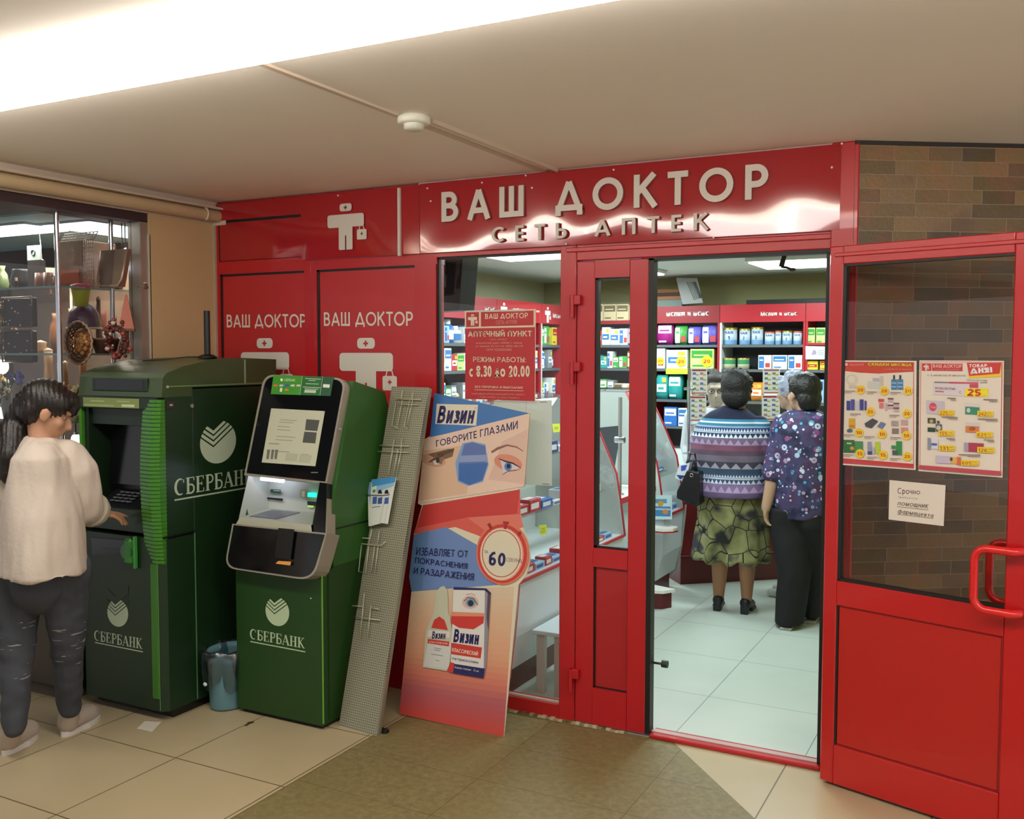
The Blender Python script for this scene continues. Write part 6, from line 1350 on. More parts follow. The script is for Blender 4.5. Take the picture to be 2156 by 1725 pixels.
tag(girl, 'girl with a dark ponytail, cream blouse and ripped jeans using the cash machine', 'person')
eyes(girl, Th, .98)
b = MB(); Rh = Th.to_3x3()
b.ell(Th @ Vector((0, -.022, .040)), (.084, .100, .090), K, 22, 14, Rh); b.ell(Th @ Vector((0, -.055, -.005)), (.076, .060, .075), K, 18, 12, Rh); b.ell(Th @ Vector((0, .048, .075)), (.060, .045, .040), K, 16, 10, Rh)
b.ell(Th @ Vector((.055, .01, .05)), (.030, .06, .05), K, 16, 10, Rh); b.ell(Th @ Vector((-.055, .01, .05)), (.030, .06, .05), K, 16, 10, Rh); b.ell(Th @ Vector((0, .086, .050)), (.045, .018, .035), K, 12, 8, Rh)
pt = [Th @ Vector((0, -.10, .01)), P(38, 880, -1.30), P(25, 920, -1.33), P(18, 960, -1.36), P(14, 995, -1.37), P(22, 1022, -1.37)]
limb(b, pt, [.035, .052, .062, .058, .040, .012])
for k in range(4): limb(b, [pt[4]+Vector((.012*k-.02, 0, .02)), pt[5]+Vector((.020*k-.035, 0, -.01*(k % 2)))], [.016, .004])
bake(b, 'hair', M('#1c1512', .42, bump=.15, bscale=160), girl, .007, 2, lambda c: .0022*math.sin((c.x+c.y)*260+6*mnoise.noise((c.x*9, c.y*9, c.z*9))))
# blouse
BLOUSE = M('#cdbfb0', .75, bump=.12, bscale=60)
b = MB(); RB = Matrix((rt, fw, Vector((0, 0, 1)))).transposed()
def loft(mb, rings, R3=None, seg=36):
    vs = []
    for c, ra, rb in rings:
        for k in range(seg):
            a = 2*PI*k/seg; v = Vector((ra*math.cos(a), rb*math.sin(a), 0)); vs.append(tuple(Vector(c)+(R3 @ v if R3 else v)))
    n = len(rings); fs = [(i*seg+k, i*seg+(k+1) % seg, (i+1)*seg+(k+1) % seg, (i+1)*seg+k) for i in range(n-1) for k in range(seg)]+[tuple(range(seg))[::-1], tuple(range((n-1)*seg, n*seg))]
    mb.add(vs, fs, K, True)
loft(b, [(P(92, 1200, -1.28), .245, .165), (P(92, 1150, -1.28), .23, .155), (P(90, 1080, -1.28), .205, .145), (P(86, 1010, -1.27), .185, .13), (P(84, 960, -1.27), .175, .115), (P(84, 935, -1.27), .125, .085), (P(86, 920, -1.27), .07, .06)], RB)
limb(b, [shR+Vector((-.03, 0, .01)), shR.lerp(elR, .35)+Vector((.0, 0, .01)), shR.lerp(elR, .7), elR, elR.lerp(wrR, .28)], [.066, .076, .080, .078, .066])
limb(b, [shL, shL.lerp(elL, .5), elL, elL.lerp(wrL, .3)], [.062, .072, .072, .062])
bake(b, 'blouse', BLOUSE, girl, .0085, 4, lambda c: .017*mnoise.noise((c.x*10, c.y*10, c.z*2.6))+.006*mnoise.noise((c.x*28, c.y*28, c.z*7)))
b = MB(); ca = elR.lerp(wrR, .30); cb = elR.lerp(wrR, .66); b.cyl(ca, cb, .076, K, 24, .066); bake(b, 'cuff', M('#bfb7a4', .75, bump=.1, bscale=80), girl, .006, 3, foldf(.003, 30, 20))
m, nt, bb = new_mat('ripped_jeans'); v, x, y, z = objxyz(nt)
mp = N(nt, 'ShaderNodeMapping'); mp.inputs['Scale'].default_value = (9, 9, 75); nt.links.new(v, mp.inputs[0]); wn = noise(nt, mp.outputs[0], 1.0, 3)
kn = mathn(nt, 'MULTIPLY', mathn(nt, 'GREATER_THAN', wn, .64), mathn(nt, 'LESS_THAN', mathn(nt, 'ABSOLUTE', mathn(nt, 'SUBTRACT', z, .44)), .12))
nt.links.new(mixc(nt, kn, mixc(nt, noise(nt, v, 7, 4), lin('#2b2d33'), lin('#4b4f57')), lin('#8f9294')), bb.inputs['Base Color']); bb.inputs['Roughness'].default_value = .85
b = MB()
for h_, k_, a_ in ((hipR, knR, anR), (hipL, knL, anL)): limb(b, [h_+Vector((0, 0, .05)), h_.lerp(k_, .5), k_, k_.lerp(a_, .5), a_+Vector((0, 0, .01))], [.100, .082, .064, .056, .047])
b.ell(pel+Vector((0, 0, -.01)), (.16, .125, .14), K, 20, 14, RB)
bake(b, 'jeans', m, girl, .007, 3, lambda c: .007*mnoise.noise((c.x*14, c.y*14, c.z*22)))
for k, (a_, pxh, pxt) in enumerate(((anR, (132, 1553), (206, 1510)), (anL, (8, 1592), (74, 1548)))):
    h_, t_ = on(*pxh, 2, 0), on(*pxt, 2, 0); d_ = (t_-h_).normalized(); L_ = min((t_-h_).length, .26); pr = Vector((d_.y, -d_.x, 0)); t_ = h_+d_*L_
    b = MB(); limb(b, [h_+d_*.035+Vector((0, 0, .05)), h_+d_*.10+Vector((0, 0, .052)), h_+d_*.17+Vector((0, 0, .040)), t_-d_*.035+Vector((0, 0, .032))], [.043, .044, .043, .034]); limb(b, [h_+d_*.035+Vector((0, 0, .05)), a_.lerp(h_+d_*.05, .3)+Vector((0, 0, .03))], [.043, .042])
    sh_o = bake(b, 'sneaker', M('#b8a99c', .6, bump=.05, bscale=90), girl, .006, 2)
    b = MB(); pts = []
    for i in range(24):
        a = 2*PI*i/24; u = math.cos(a); w_ = math.sin(a); pts.append(tuple(h_+d_*(L_*.5+u*L_*.52)+pr*(w_*(.046 if u > 0 else .038)))+(0,))
    pts = [(p[0], p[1], 0.0) for p in pts]; b.prism(pts, (0, 0, .022), M('#d9d3cb', .5), smooth=False); b.build('sole', sh_o)
    b = MB(); [b.tube([h_+d_*(.105+.02*i)+pr*.022+Vector((0, 0, .082-.006*i)), h_+d_*(.105+.02*i)-pr*.022+Vector((0, 0, .082-.006*i))], .003, M('#ded8d0', .6), 6) for i in range(3)]; b.build('laces', sh_o)

# ---------------------------------------------------------------- patterns of the two women's clothes
m, nt, bb = new_mat('patterned_cardigan'); v, x, y, z = objxyz(nt)
rp = N(nt, 'ShaderNodeValToRGB'); rp.color_ramp.interpolation = 'CONSTANT'
bands = [(.70, '#5a4a6a'), (.76, '#6a5a80'), (.80, '#8a72a0'), (.855, '#3a4a70'), (.885, '#b8c4d8'), (.895, '#3a4668'), (.925, '#2c4a5c'), (.945, '#3a3a48'), (.99, '#6a6070'), (1.03, '#5a4658'), (1.06, '#7a4a60'), (1.09, '#74607a'), (1.135, '#2f3a5c'), (1.165, '#c8d4e2'), (1.172, '#35426a'), (1.20, '#8aa0c0'), (1.208, '#2f7088'), (1.225, '#c8d0e0'), (1.235, '#3a7a96'), (1.25, '#161a36')]
e = rp.color_ramp.elements
while len(e) < len(bands): e.new(.5)
for i, (p_, c_) in enumerate(bands): e[i].position = (p_-.70)/.65; e[i].color = lin(c_)
nt.links.new(mathn(nt, 'DIVIDE', mathn(nt, 'SUBTRACT', z, .67), .65), rp.inputs[0])
col = rp.outputs[0]
def zig(z0, z1, freq, inv=False):
    z0 -= .03; z1 -= .03
    t = mathn(nt, 'DIVIDE', mathn(nt, 'SUBTRACT', z, z0), z1-z0); ins = mathn(nt, 'MULTIPLY', mathn(nt, 'GREATER_THAN', t, 0), mathn(nt, 'LESS_THAN', t, 1))
    f = mathn(nt, 'MULTIPLY', mathn(nt, 'ABSOLUTE', mathn(nt, 'SUBTRACT', mathn(nt, 'FRACT', mathn(nt, 'MULTIPLY', x, freq)), .5)), 2)
    return mathn(nt, 'MULTIPLY', ins, mathn(nt, 'LESS_THAN', f, mathn(nt, 'SUBTRACT', 1.0, t) if not inv else t))
for z0, z1, fr, c_ in ((1.138, 1.163, 38, '#d8e0ea'), (1.175, 1.195, 60, '#c8d4e2'), (.858, .883, 38, '#d0d8e4'), (.898, .915, 60, '#c0ccd8'), (1.095, 1.128, 22, '#a890b8'), (.805, .845, 22, '#b8a0c8'), (.95, .985, 16, '#9c94a8')):
    col = mixc(nt, zig(z0, z1, fr), col, lin(c_))
nt.links.new(col, bb.inputs['Base Color']); bb.inputs['Roughness'].default_value = .9
CARD = m
m, nt, bb = new_mat('floral_blouse'); v, x, y, z = objxyz(nt)
col = ramp(nt, noise(nt, v, 9, 3), [(.35, '#1c1c3c'), (.5, '#44406a'), (.62, '#4a2a4e'), (.72, '#2a4a7a')])
for sc, thr, cs in ((19, .34, ('#b8c8e0', '#2f9ac0', '#d8d8e8', '#8a4a80')), (27, .26, ('#38a8c8', '#c890b8', '#e0e4f0', '#5a6ab0')), (38, .22, ('#c06a90', '#3fa8b8', '#b8a8d8', '#ece8f4'))):
    vo = N(nt, 'ShaderNodeTexVoronoi'); vo.inputs['Scale'].default_value = sc; nt.links.new(v, vo.inputs['Vector'])
    sp_ = N(nt, 'ShaderNodeSeparateXYZ'); nt.links.new(vo.outputs['Color'], sp_.inputs[0])
    fcol = ramp(nt, sp_.outputs[0], [(.1, cs[0]), (.35, cs[1]), (.6, cs[2]), (.85, cs[3])])
    msk = mathn(nt, 'MULTIPLY', mathn(nt, 'LESS_THAN', vo.outputs['Distance'], thr), mathn(nt, 'GREATER_THAN', sp_.outputs[1], .35))
    ring = mathn(nt, 'MULTIPLY', msk, mathn(nt, 'GREATER_THAN', vo.outputs['Distance'], thr*.3)); col = mixc(nt, ring, col, fcol)
nt.links.new(col, bb.inputs['Base Color']); bb.inputs['Roughness'].default_value = .7
FLOR = m
m, nt, bb = new_mat('olive_skirt'); v, x, y, z = objxyz(nt)
col = ramp(nt, noise(nt, v, 6.5, 2), [(.36, '#24242a'), (.44, '#6a6a44'), (.55, '#8c8c5c'), (.64, '#9a9a70'), (.7, '#46464c')])
vo = N(nt, 'ShaderNodeTexVoronoi'); vo.feature = 'DISTANCE_TO_EDGE'; vo.inputs['Scale'].default_value = 9; nt.links.new(v, vo.inputs['Vector'])
col = mixc(nt, mathn(nt, 'LESS_THAN', vo.outputs['Distance'], .022), col, lin('#1e1e16')); nt.links.new(col, bb.inputs['Base Color']); bb.inputs['Roughness'].default_value = .85
SKRT = m

# ---------------------------------------------------------------- first woman, seen from behind
Y1 = 2.17; cx1 = -1.625
def C1(px, py, dy=0.0): return P(px, py, Y1+dy)
b = MB(); fw = Vector((-.12, 1, 0)); T1 = frame(C1(1551, 820, 0)+Vector((0, 0, -.005)), fw, .05); head(b, T1, 1.05)
limb(b, [C1(1551, 845), C1(1548, 868)], [.055, .065]); b.ell((cx1, Y1, 1.02), (.17, .11, .20), K, 20, 14); b.ell((cx1, Y1, .78), (.21, .16, .22), K, 20, 14)
sL1, sR1 = C1(1494, 900), C1(1600, 900); eL1, eR1 = C1(1470, 975, -.08), C1(1612, 990, .03); wL1 = C1(1452, 1000, .22); wR1 = eR1+Vector((.0, .22, .03))
limb(b, [sL1, eL1, wL1], [.06, .05, .03]); limb(b, [sR1, eR1, wR1], [.06, .05, .03])
hand(b, wL1, (.0, .9, .1), (-.1, 0, 1), (1, 0, 0), .8); hand(b, wR1, (-.1, .9, .1), (0, 0, 1), (-1, 0, 0), .6)
for s0, s1 in (((1517, 1150), (1513, 1262)), ((1574, 1150), (1572, 1262))):
    a0, a1 = C1(*s0), C1(*s1); a1.z = max(a1.z, .07); limb(b, [a0+Vector((0, 0, .25)), a0, a0.lerp(a1, .42), a1], [.085, .058, .052, .033]); limb(b, [a1+Vector((0, 0, -.03)), a1+Vector((-.02, .12, -.05))], [.028, .022])
w1 = bake(b, 'person', SKIN2, None, .0075, 3)
tag(w1, 'short dark haired woman seen from behind in a patterned cardigan and olive skirt, black handbag on her arm', 'person')
w1['label'] = 'woman seen from behind in a patterned knit cardigan and olive skirt at the counter'
b = MB(); R1 = T1.to_3x3(); b.ell(T1 @ Vector((0, -.02, .035)), (.096, .108, .098), K, 22, 14, R1); b.ell(T1 @ Vector((0, -.05, -.035)), (.088, .070, .080), K, 18, 12, R1)
random.seed(9)
for i in range(46):
    a, e_ = random.uniform(0, 2*PI), random.uniform(-.6, 1.3); d_ = Vector((.097*math.cos(a)*math.cos(e_), -.01+.10*math.sin(a)*math.cos(e_), .035+.095*math.sin(e_)))
    if d_.y > .05 and d_.z < .05: continue
    b.ell(T1 @ d_, random.uniform(.012, .02), K, 8, 6)
bake(b, 'hair', M('#120f0e', .6, bump=.4, bscale=90), w1, .008, 2)
b = MB()
loft(b, [((cx1+.0, Y1, .735), .245, .19), ((cx1, Y1, .85), .25, .185), ((cx1, Y1, .98), .245, .175), ((cx1, Y1, 1.09), .235, .165), ((cx1, Y1, 1.17), .21, .15), ((cx1+.01, Y1, 1.22), .175, .125), ((cx1+.015, Y1, 1.255), .13, .10), ((cx1+.02, Y1, 1.285), .085, .075), ((cx1+.02, Y1, 1.30), .06, .06)])
limb(b, [sL1+Vector((.03, 0, 0)), sL1.lerp(eL1, .5), eL1, eL1.lerp(wL1, .7)], [.075, .078, .070, .05]); limb(b, [sR1, sR1.lerp(eR1, .5), eR1, eR1.lerp(wR1, .7)], [.070, .072, .066, .05])
bake(b, 'cardigan', CARD, w1, .009, 4, lambda c: .006*mnoise.noise((c.x*10, c.y*10, c.z*16)))
b = MB(); xs_ = C1(1537, 1170).x
loft(b, [((xs_, Y1, .335), .245, .19), ((xs_, Y1, .45), .232, .18), ((xs_+.01, Y1, .60), .215, .17), ((cx1, Y1, .76), .20, .16)])
bake(b, 'skirt', SKRT, w1, .009, 3, lambda c: max(0, (.75-c.z))*.045*math.sin(math.atan2(c.y-Y1, c.x-xs_)*9+1)+.006*mnoise.noise((c.x*8, c.y*8, c.z*5)))
for k, (px_, dx) in enumerate(((1514, -.03), (1571, .0))):
    a = C1(px_, 1262); b = MB(); a.z = 0
    limb(b, [a+Vector((0, -.02, .065)), a+Vector((dx*.6, .06, .050)), a+Vector((dx, .14, .028))], [.036, .034, .026]); b.box(a.x-.024, a.y-.055, .0, a.x+.024, a.y-.005, .05, K); b.box(a.x-.03+dx, a.y+.06, 0, a.x+.03+dx, a.y+.16, .012, K)
    bake(b, 'shoe', M('#1b1b20', .45), w1, .006, 2)
# handbag on her left arm
hb = thing('handbag', 'black handbag with a ring clasp hanging from the forearm of the woman in the cardigan', 'handbag')
HBM = M('#14141a', .4, bump=.05, bscale=50); yb = Y1-.25
b = MB(); hp = [P(1446, 990, yb), P(1472, 995, yb), P(1473, 1062, yb), P(1465, 1068, yb), P(1424, 1050, yb), P(1424, 1035, yb)]; b.prism([tuple(p) for p in hp], (0, .11, 0), K); bake(b, 'bag_body', HBM, hb, .007, 5)
b = MB(); a, c = P(1448, 994, yb+.05), P(1466, 996, yb+.05); t_ = P(1456, 958, yb+.07); b.tube([a, P(1447, 975, yb+.05), t_+Vector((-.01, 0, .005)), t_+Vector((.02, 0, .005)), P(1464, 975, yb+.05), c], .009, HBM, 8); b.build('handle', hb)
b = MB(); a = P(1456, 1001, yb-.008); b.tube([a+Vector((.010*math.cos(t), 0, .010*math.sin(t))) for t in [2*PI*k/14 for k in range(14)]], .0022, CHR, 6, closed=True); b.build('ring_clasp', hb); settle(hb)
pk_ = thing('shopping_packet', 'blue and white glossy packet held beside the black handbag', 'packet')
b = MB(); pp = [P(1430, 980, yb+.02), P(1452, 975, yb+.02), P(1446, 1004, yb+.02), P(1432, 1012, yb+.02), P(1421, 1006, yb+.02)]; b.prism([tuple(p) for p in pp], (0, .06, 0), M('#dfe4f0', .3)); b.build('pouch', pk_)
s = Sheet(pp[0]+Vector((0, -.001, 0)), (1, 0, 0), (0, 0, 1)); s.poly([(1434, 981), (1447, 979), (1443, 990), (1434, 992)], M('#3f58c0', .4)); s.poly([(1424, 1000), (1444, 1002), (1432, 1010)], M('#26407e', .4)); s.build('print', pk_); settle(pk_)

# ---------------------------------------------------------------- second woman, floral blouse
Y2 = 2.10; cx2 = -1.165
def C2(px, py, dy=0.0): return P(px, py, Y2+dy)
b = MB(); T2 = frame(C2(1690, 828)+Vector((0, 0, -.005)), (-.75, .66, 0), .05); head(b, T2, 1.03)
limb(b, [C2(1694, 850), C2(1700, 872)], [.052, .06]); b.ell((cx2, Y2, 1.05), (.15, .10, .20), K, 20, 14); b.ell((cx2, Y2, .78), (.14, .12, .2), K, 20, 14)
sL2 = C2(1652, 898); eL2 = C2(1630, 995, -.06); wL2 = C2(1613, 1070, -.08); limb(b, [sL2, eL2, wL2], [.055, .046, .030])
sR2 = Vector((cx2+.17, Y2, sL2.z)); eR2 = sR2+Vector((.05, .0, -.27)); wR2 = eR2+Vector((-.03, .18, .02)); limb(b, [sR2, eR2, wR2], [.055, .044, .028])
hand(b, wL2, (.06, .05, -1), (-1, -.2, 0), (.1, .95, 0), .5, 1.0); hand(b, wR2, (-.1, 1, 0), (0, 0, 1), (-1, 0, 0), .6)
for dx, px_ in ((-.05, (1662, 1312)), (.07, (1712, 1298))): f_ = on(*px_, 2, .045)+Vector((0, .03, 0)); limb(b, [(cx2+dx, Y2, .75), (cx2+dx, Y2, .62)], [.07, .06])
w2 = bake(b, 'person', SKIN3, None, .0075, 3)
tag(w2, 'woman in a blue and purple floral blouse and wide black trousers at the doorway edge', 'person'); eyes(w2, T2, 1.03)
b = MB(); R2_ = T2.to_3x3(); b.ell(T2 @ Vector((0, -.025, .040)), (.092, .105, .092), K, 22, 14, R2_); b.ell(T2 @ Vector((0, -.065, -.03)), (.082, .055, .078), K, 18, 12, R2_); b.ell(T2 @ Vector((0, .05, .08)), (.06, .045, .035), K, 14, 10, R2_)
bake(b, 'hair', M('#14110f', .4, bump=.3, bscale=120), w2, .007, 2, foldf(.004, 30, 30))
b = MB()
loft(b, [((cx2+.03, Y2, .64), .175, .15), ((cx2+.025, Y2, .75), .18, .15), ((cx2+.01, Y2, .90), .175, .145), ((cx2, Y2, 1.05), .19, .145), ((cx2, Y2, 1.17), .185, .135), ((cx2+.01, Y2, 1.245), .165, .11), ((cx2+.015, Y2, 1.285), .09, .08)])
limb(b, [sL2+Vector((.03, 0, 0)), sL2.lerp(eL2, .5), eL2], [.070, .074, .072]); limb(b, [sR2, sR2.lerp(eR2, .5), eR2], [.07, .076, .078])
bake(b, 'blouse', FLOR, w2, .009, 3, lambda c: .008*mnoise.noise((c.x*9, c.y*9, c.z*6)))
b = MB(); PB = M('#0c0c0e', .8)
tl, tr_ = on(1662, 1312, 2, .02), on(1712, 1298, 2, .02)
loft(b, [((tl.x, tl.y, .02), .085, .12), ((tl.x+.02, tl.y+.03, .30), .095, .11), ((cx2-.06, Y2, .60), .13, .14), ((cx2-.04, Y2, .70), .15, .14)])
loft(b, [((tr_.x, tr_.y, .035), .080, .12), ((tr_.x+.01, tr_.y, .30), .085, .11), ((cx2+.08, Y2, .60), .12, .14), ((cx2+.06, Y2, .70), .14, .14)])
bake(b, 'trousers', PB, w2, .009, 3, foldf(.006, 10, 4))
for a in (tl, tr_):
    b = MB(); limb(b, [a+Vector((0, .02, .03)), a+Vector((-.04, .14, .022))], [.034, .022]); b.box(a.x-.035, a.y-.11, 0, a.x+.035, a.y+.05, .018, K); bake(b, 'shoe', M('#a8a49c', .5), w2, .007, 2)

# ---------------------------------------------------------------- grey haired woman beyond her
Y3 = 2.74; c3 = P(1668, 826, Y3)
b = MB(); T3 = frame(c3, (-.95, .3, 0), .05); head(b, T3, 1.03); cx3 = c3.x+.03
limb(b, [c3+Vector((.01, 0, -.06)), c3+Vector((.03, 0, -.15))], [.05, .06]); b.ell((cx3, Y3, 1.02), (.13, .17, .22), K, 20, 14); b.ell((cx3, Y3, .75), (.15, .18, .22), K, 20, 14)
for dy in (-.17, .17): limb(b, [(cx3, Y3+dy, 1.16), (cx3-.02, Y3+dy*1.2, .90), (cx3-.14, Y3+dy*1.1, .76)], [.05, .042, .028]); hand(b, (cx3-.14, Y3+dy*1.1, .76), (-1, 0, -.1), (0, 0, 1), (0, -math.copysign(1, dy), 0), .6)
for dy in (-.08, .08): limb(b, [(cx3, Y3+dy, .7), (cx3, Y3+dy, .4), (cx3+.01, Y3+dy, .07)], [.08, .055, .035]); limb(b, [(cx3, Y3+dy, .045), (cx3-.12, Y3+dy, .028)], [.028, .024])
w3 = bake(b, 'person', SKIN3, None, .0085, 3)
tag(w3, 'woman with fluffy grey white hair standing behind the woman in the floral blouse', 'person')
b = MB(); R3_ = T3.to_3x3(); b.ell(T3 @ Vector((0, -.02, .035)), (.100, .112, .100), K, 22, 14, R3_); b.ell(T3 @ Vector((0, -.06, -.02)), (.09, .065, .08), K, 18, 12, R3_); random.seed(2)
for i in range(60):
    a, e_ = random.uniform(0, 2*PI), random.uniform(-.5, 1.4); d_ = Vector((.103*math.cos(a)*math.cos(e_), -.015+.11*math.sin(a)*math.cos(e_), .035+.10*math.sin(e_)))
    if d_.y > .06 and d_.z < .06: continue
    b.ell(T3 @ d_, random.uniform(.012, .022), K, 8, 6)
bake(b, 'hair', M('#b4bad0', .85, bump=.5, bscale=70), w3, .008, 1)
b = MB(); loft(b, [((cx3, Y3, .50), .17, .21), ((cx3, Y3, .75), .18, .21), ((cx3, Y3, 1.0), .16, .20), ((cx3, Y3, 1.16), .13, .18), ((cx3, Y3, 1.24), .08, .09)]); [limb(b, [(cx3, Y3+dy, 1.15), (cx3-.02, Y3+dy*1.2, .90)], [.062, .065]) for dy in (-.17, .17)]
bake(b, 'dress', M('#4a5a80', .8, vary=.3, bscale=14), w3, .01, 3, foldf(.006, 10, 5))
for dy in (-.08, .08):
    b = MB(); limb(b, [(cx3, Y3+dy, .035), (cx3-.13, Y3+dy, .026)], [.036, .028]); bake(b, 'shoe', M('#c9c8c4', .45), w3, .007, 2)

# ---------------------------------------------------------------- pharmacist behind the glass
Y4 = 3.45; c4 = P(1508, 822, Y4); b = MB(); T4 = frame(c4, (.25, -.95, 0), .12); head(b, T4, 1.1)
limb(b, [c4+Vector((0, .02, -.08)), c4+Vector((0, .04, -.18))], [.055, .065]); b.ell((c4.x, Y4+.04, 1.0), (.19, .12, .24), K, 20, 14); b.ell((c4.x, Y4+.04, .72), (.17, .13, .2), K, 20, 14)
for dx in (-.2, .2): limb(b, [(c4.x+dx, Y4+.04, 1.15), (c4.x+dx*1.15, Y4+.03, .90), (c4.x+dx*.8, Y4-.10, .74)], [.05, .042, .028]); hand(b, (c4.x+dx*.8, Y4-.10, .74), (-.3*math.copysign(1, dx), -1, -.05), (0, 0, 1), (-math.copysign(1, dx), 0, 0), .5)
for dx in (-.08, .08): limb(b, [(c4.x+dx, Y4+.04, .7), (c4.x+dx, Y4+.04, .4), (c4.x+dx, Y4+.04, .06)], [.08, .055, .035]); limb(b, [(c4.x+dx, Y4+.02, .04), (c4.x+dx, Y4-.12, .03)], [.03, .024])
w4 = bake(b, 'person', M('#a59484', .6), None, .0085, 3)
tag(w4, 'pharmacist facing the customers behind the counter glass, face half hidden by a dark head', 'person'); eyes(w4, T4, 1.1)
b = MB(); R4_ = T4.to_3x3(); b.ell(T4 @ Vector((0, -.03, .05)), (.092, .105, .092), K, 22, 14, R4_); b.ell(T4 @ Vector((0, .03, .10)), (.07, .06, .04), K, 18, 12, R4_); b.ell(T4 @ Vector((.02, -.03, .135)), (.04, .04, .03), K, 12, 8, R4_)
bake(b, 'hair', M('#3a3430', .6, bump=.3, bscale=90), w4, .008, 2)
for s_ in (-1, 1):
    q = MB(); q.tube([T4 @ Vector((s_*.034+.024*math.cos(t), .099, .006+.016*math.sin(t))) for t in [2*PI*k/16 for k in range(16)]], .0022, K, 6, closed=True); q.build('spectacle_rim', w4)
b = MB(); loft(b, [((c4.x, Y4+.04, .45), .22, .16), ((c4.x, Y4+.04, .75), .21, .15), ((c4.x, Y4+.04, 1.0), .21, .14), ((c4.x, Y4+.04, 1.15), .2, .12), ((c4.x, Y4+.04, 1.21), .12, .08)]); [limb(b, [(c4.x+dx, Y4+.04, 1.14), (c4.x+dx*1.15, Y4+.03, .90), (c4.x+dx*.85, Y4-.07, .76)], [.062, .058, .045]) for dx in (-.2, .2)]
bake(b, 'white_coat', M('#c9cbd2', .75), w4, .01, 3, foldf(.005, 10, 5))
# ================================================================== gift shop window on the left
DKW = M('#2e2c2c', .6); BLUEC = M('#9fc4cc', .5)
w = MB(); w.box(-6.3, .55, 0, -4.2, .65, 2.3, M('#4d4a46', .6)); struct(w.build('wall_shop'))
w = MB(); w.box(-6.3, .14, 0, -3.87, .17, 2.262, M('#4c4038', .6, vary=.3, bscale=4)); struct(w.build('wall_shop'))
w = MB(); w.box(-6.3, -.86, 2.262, -3.90, .6, 2.28, BLUEC); struct(w.build('ceiling'))
w = MB(); w.box(-6.3, -.86, 0, -3.90, .55, .004, M('#6a5a48', .5)); struct(w.build('floor'))
wn = struct((lambda q: q.build('window_2'))(MB().box(-3.885, -.478, 0, -3.80, -.435, 2.262, M('#a49a8c', .35, metal=.5)).box(-3.87, -.435, 0, -3.79, -.425, 2.20, M('#cfc4b0', .4))))
g = MB(); g.box(-3.866, -.885, .02, -3.860, -.478, 2.258, GLASS_SHOP); g.build('pane', wn)
g = MB(); g.box(-6.2, -.892, .02, -3.866, -.886, 2.258, GLASS_SHOP); g.build('pane', wn)
for nm_, (x, y) in (('chrome_post', (-3.866, -.888)), ('chrome_post', (-3.90, -.565))):
    q = MB(); q.cyl((x, y, .01), (x, y, 2.26), .011, CHR, 14); q.build(nm_, wn)
SHOPL = M('#e6f4ff', .5, emit=6)
for i, (x0, y0, x1, y1) in enumerate(((-5.0, -.70, -4.35, -.45), (-4.32, -.62, -3.98, -.10))):
    l = thing('shop_light', ('long cool white light panel on the gift shop ceiling', 'cool white light panel on the gift shop ceiling by the metal frame')[i], 'ceiling light'); q = MB(); q.box(x0, y0, 2.245, x1, y1, 2.262, SHOPL); q.build('diffuser', l); q = MB(); q.box(x0-.01, y0-.01, 2.252, x1+.01, y1+.01, 2.2625, M('#c8ccd0', .4)); q.build('frame', l); settle(l)
area('shop_light_spill', (-4.6, -.3, 2.2), (-4.5, -.3, 0), .8, .5, 26, (1.0, .90, .76))
# cabinet with glass shelves and a brown painted back in place of a mirror
cab = thing('glass_cabinet', 'glass gift cabinet with chrome rods and glass shelves behind the left window', 'cabinet')
q = MB(); q.box(-5.6, .10, .9, -3.98, .13, 2.14, M('#6e5c4c', .2, vary=.35, bscale=6)); q.build('brown_back', cab)
SG = M('#9fb8b0', .1)
for z in (1.30, 1.62, 1.935):
    q = MB(); q.box(-5.6, -.80, z-.008, -3.96, .10, z, GLASS); q.box(-5.6, -.805, z-.009, -3.955, -.799, z+.001, M('#7fa498', .2, emit=.05)); q.box(-3.961, -.80, z-.009, -3.955, .10, z+.001, M('#7fa498', .2, emit=.05)); q.build('glass_shelf', cab)
q = MB(); q.box(-5.6, -.80, .02, -3.96, .12, .92, M('#4a3a2c', .5), .004); q.build('plinth', cab)
for x, y in ((-4.55, -.79), (-5.3, -.79), (-3.975, -.1)):
    q = MB(); q.cyl((x, y, .92), (x, y, 2.24), .009, CHR, 12); q.build('chrome_rod', cab)
settle(cab)
def gp(px, py, y=-.62): return on(px, py, 1, y)
def gift(name, label, cat, build_parts, group=None):
    t = thing(name, label, cat, group); build_parts(t); settle(t); return t
def lattice(q, x0, x1, z0, z1, y, n, m_, mat, r=.003, slant=0):
    for i in range(n+1): xx = x0+(x1-x0)*i/n; q.tube([(xx, y, z0), (xx+slant, y, z1)], r, mat, 5)
    for j in range(m_+1): zz = z0+(z1-z0)*j/m_; q.tube([(x0+slant*j/m_, y, zz), (x1+slant*j/m_, y, zz)], r, mat, 5)
BR1, BR2, TANB = M('#4a2f20', .5), M('#6b4630', .5), M('#9a7a5c', .6)
def f(t):
    a, c = gp(126, 597), gp(172, 505); q = MB(); q.box(a.x, -.62, 1.937, c.x, -.42, c.z-.0, M('#8a6a50', .6), .004); q.build('box_body', t)
    d = gp(196, 597); q = MB(); lattice(q, c.x+.002, d.x, 1.94, c.z, -.615, 5, 12, M('#b8a08a', .4, metal=.3), .0025); lattice(q, a.x, d.x, c.z, c.z+.035, -.61, 9, 3, M('#c8beb0', .4), .0025, .03); q.build('woven_side', t)
    q = MB(); q.box(a.x+.01, -.625, 1.96, c.x-.02, -.622, 2.03, M('#a8502c', .6)); q.build('label_band', t)
gift('lattice_box', 'tan gift box with a woven lattice side on the top glass shelf', 'box', f)
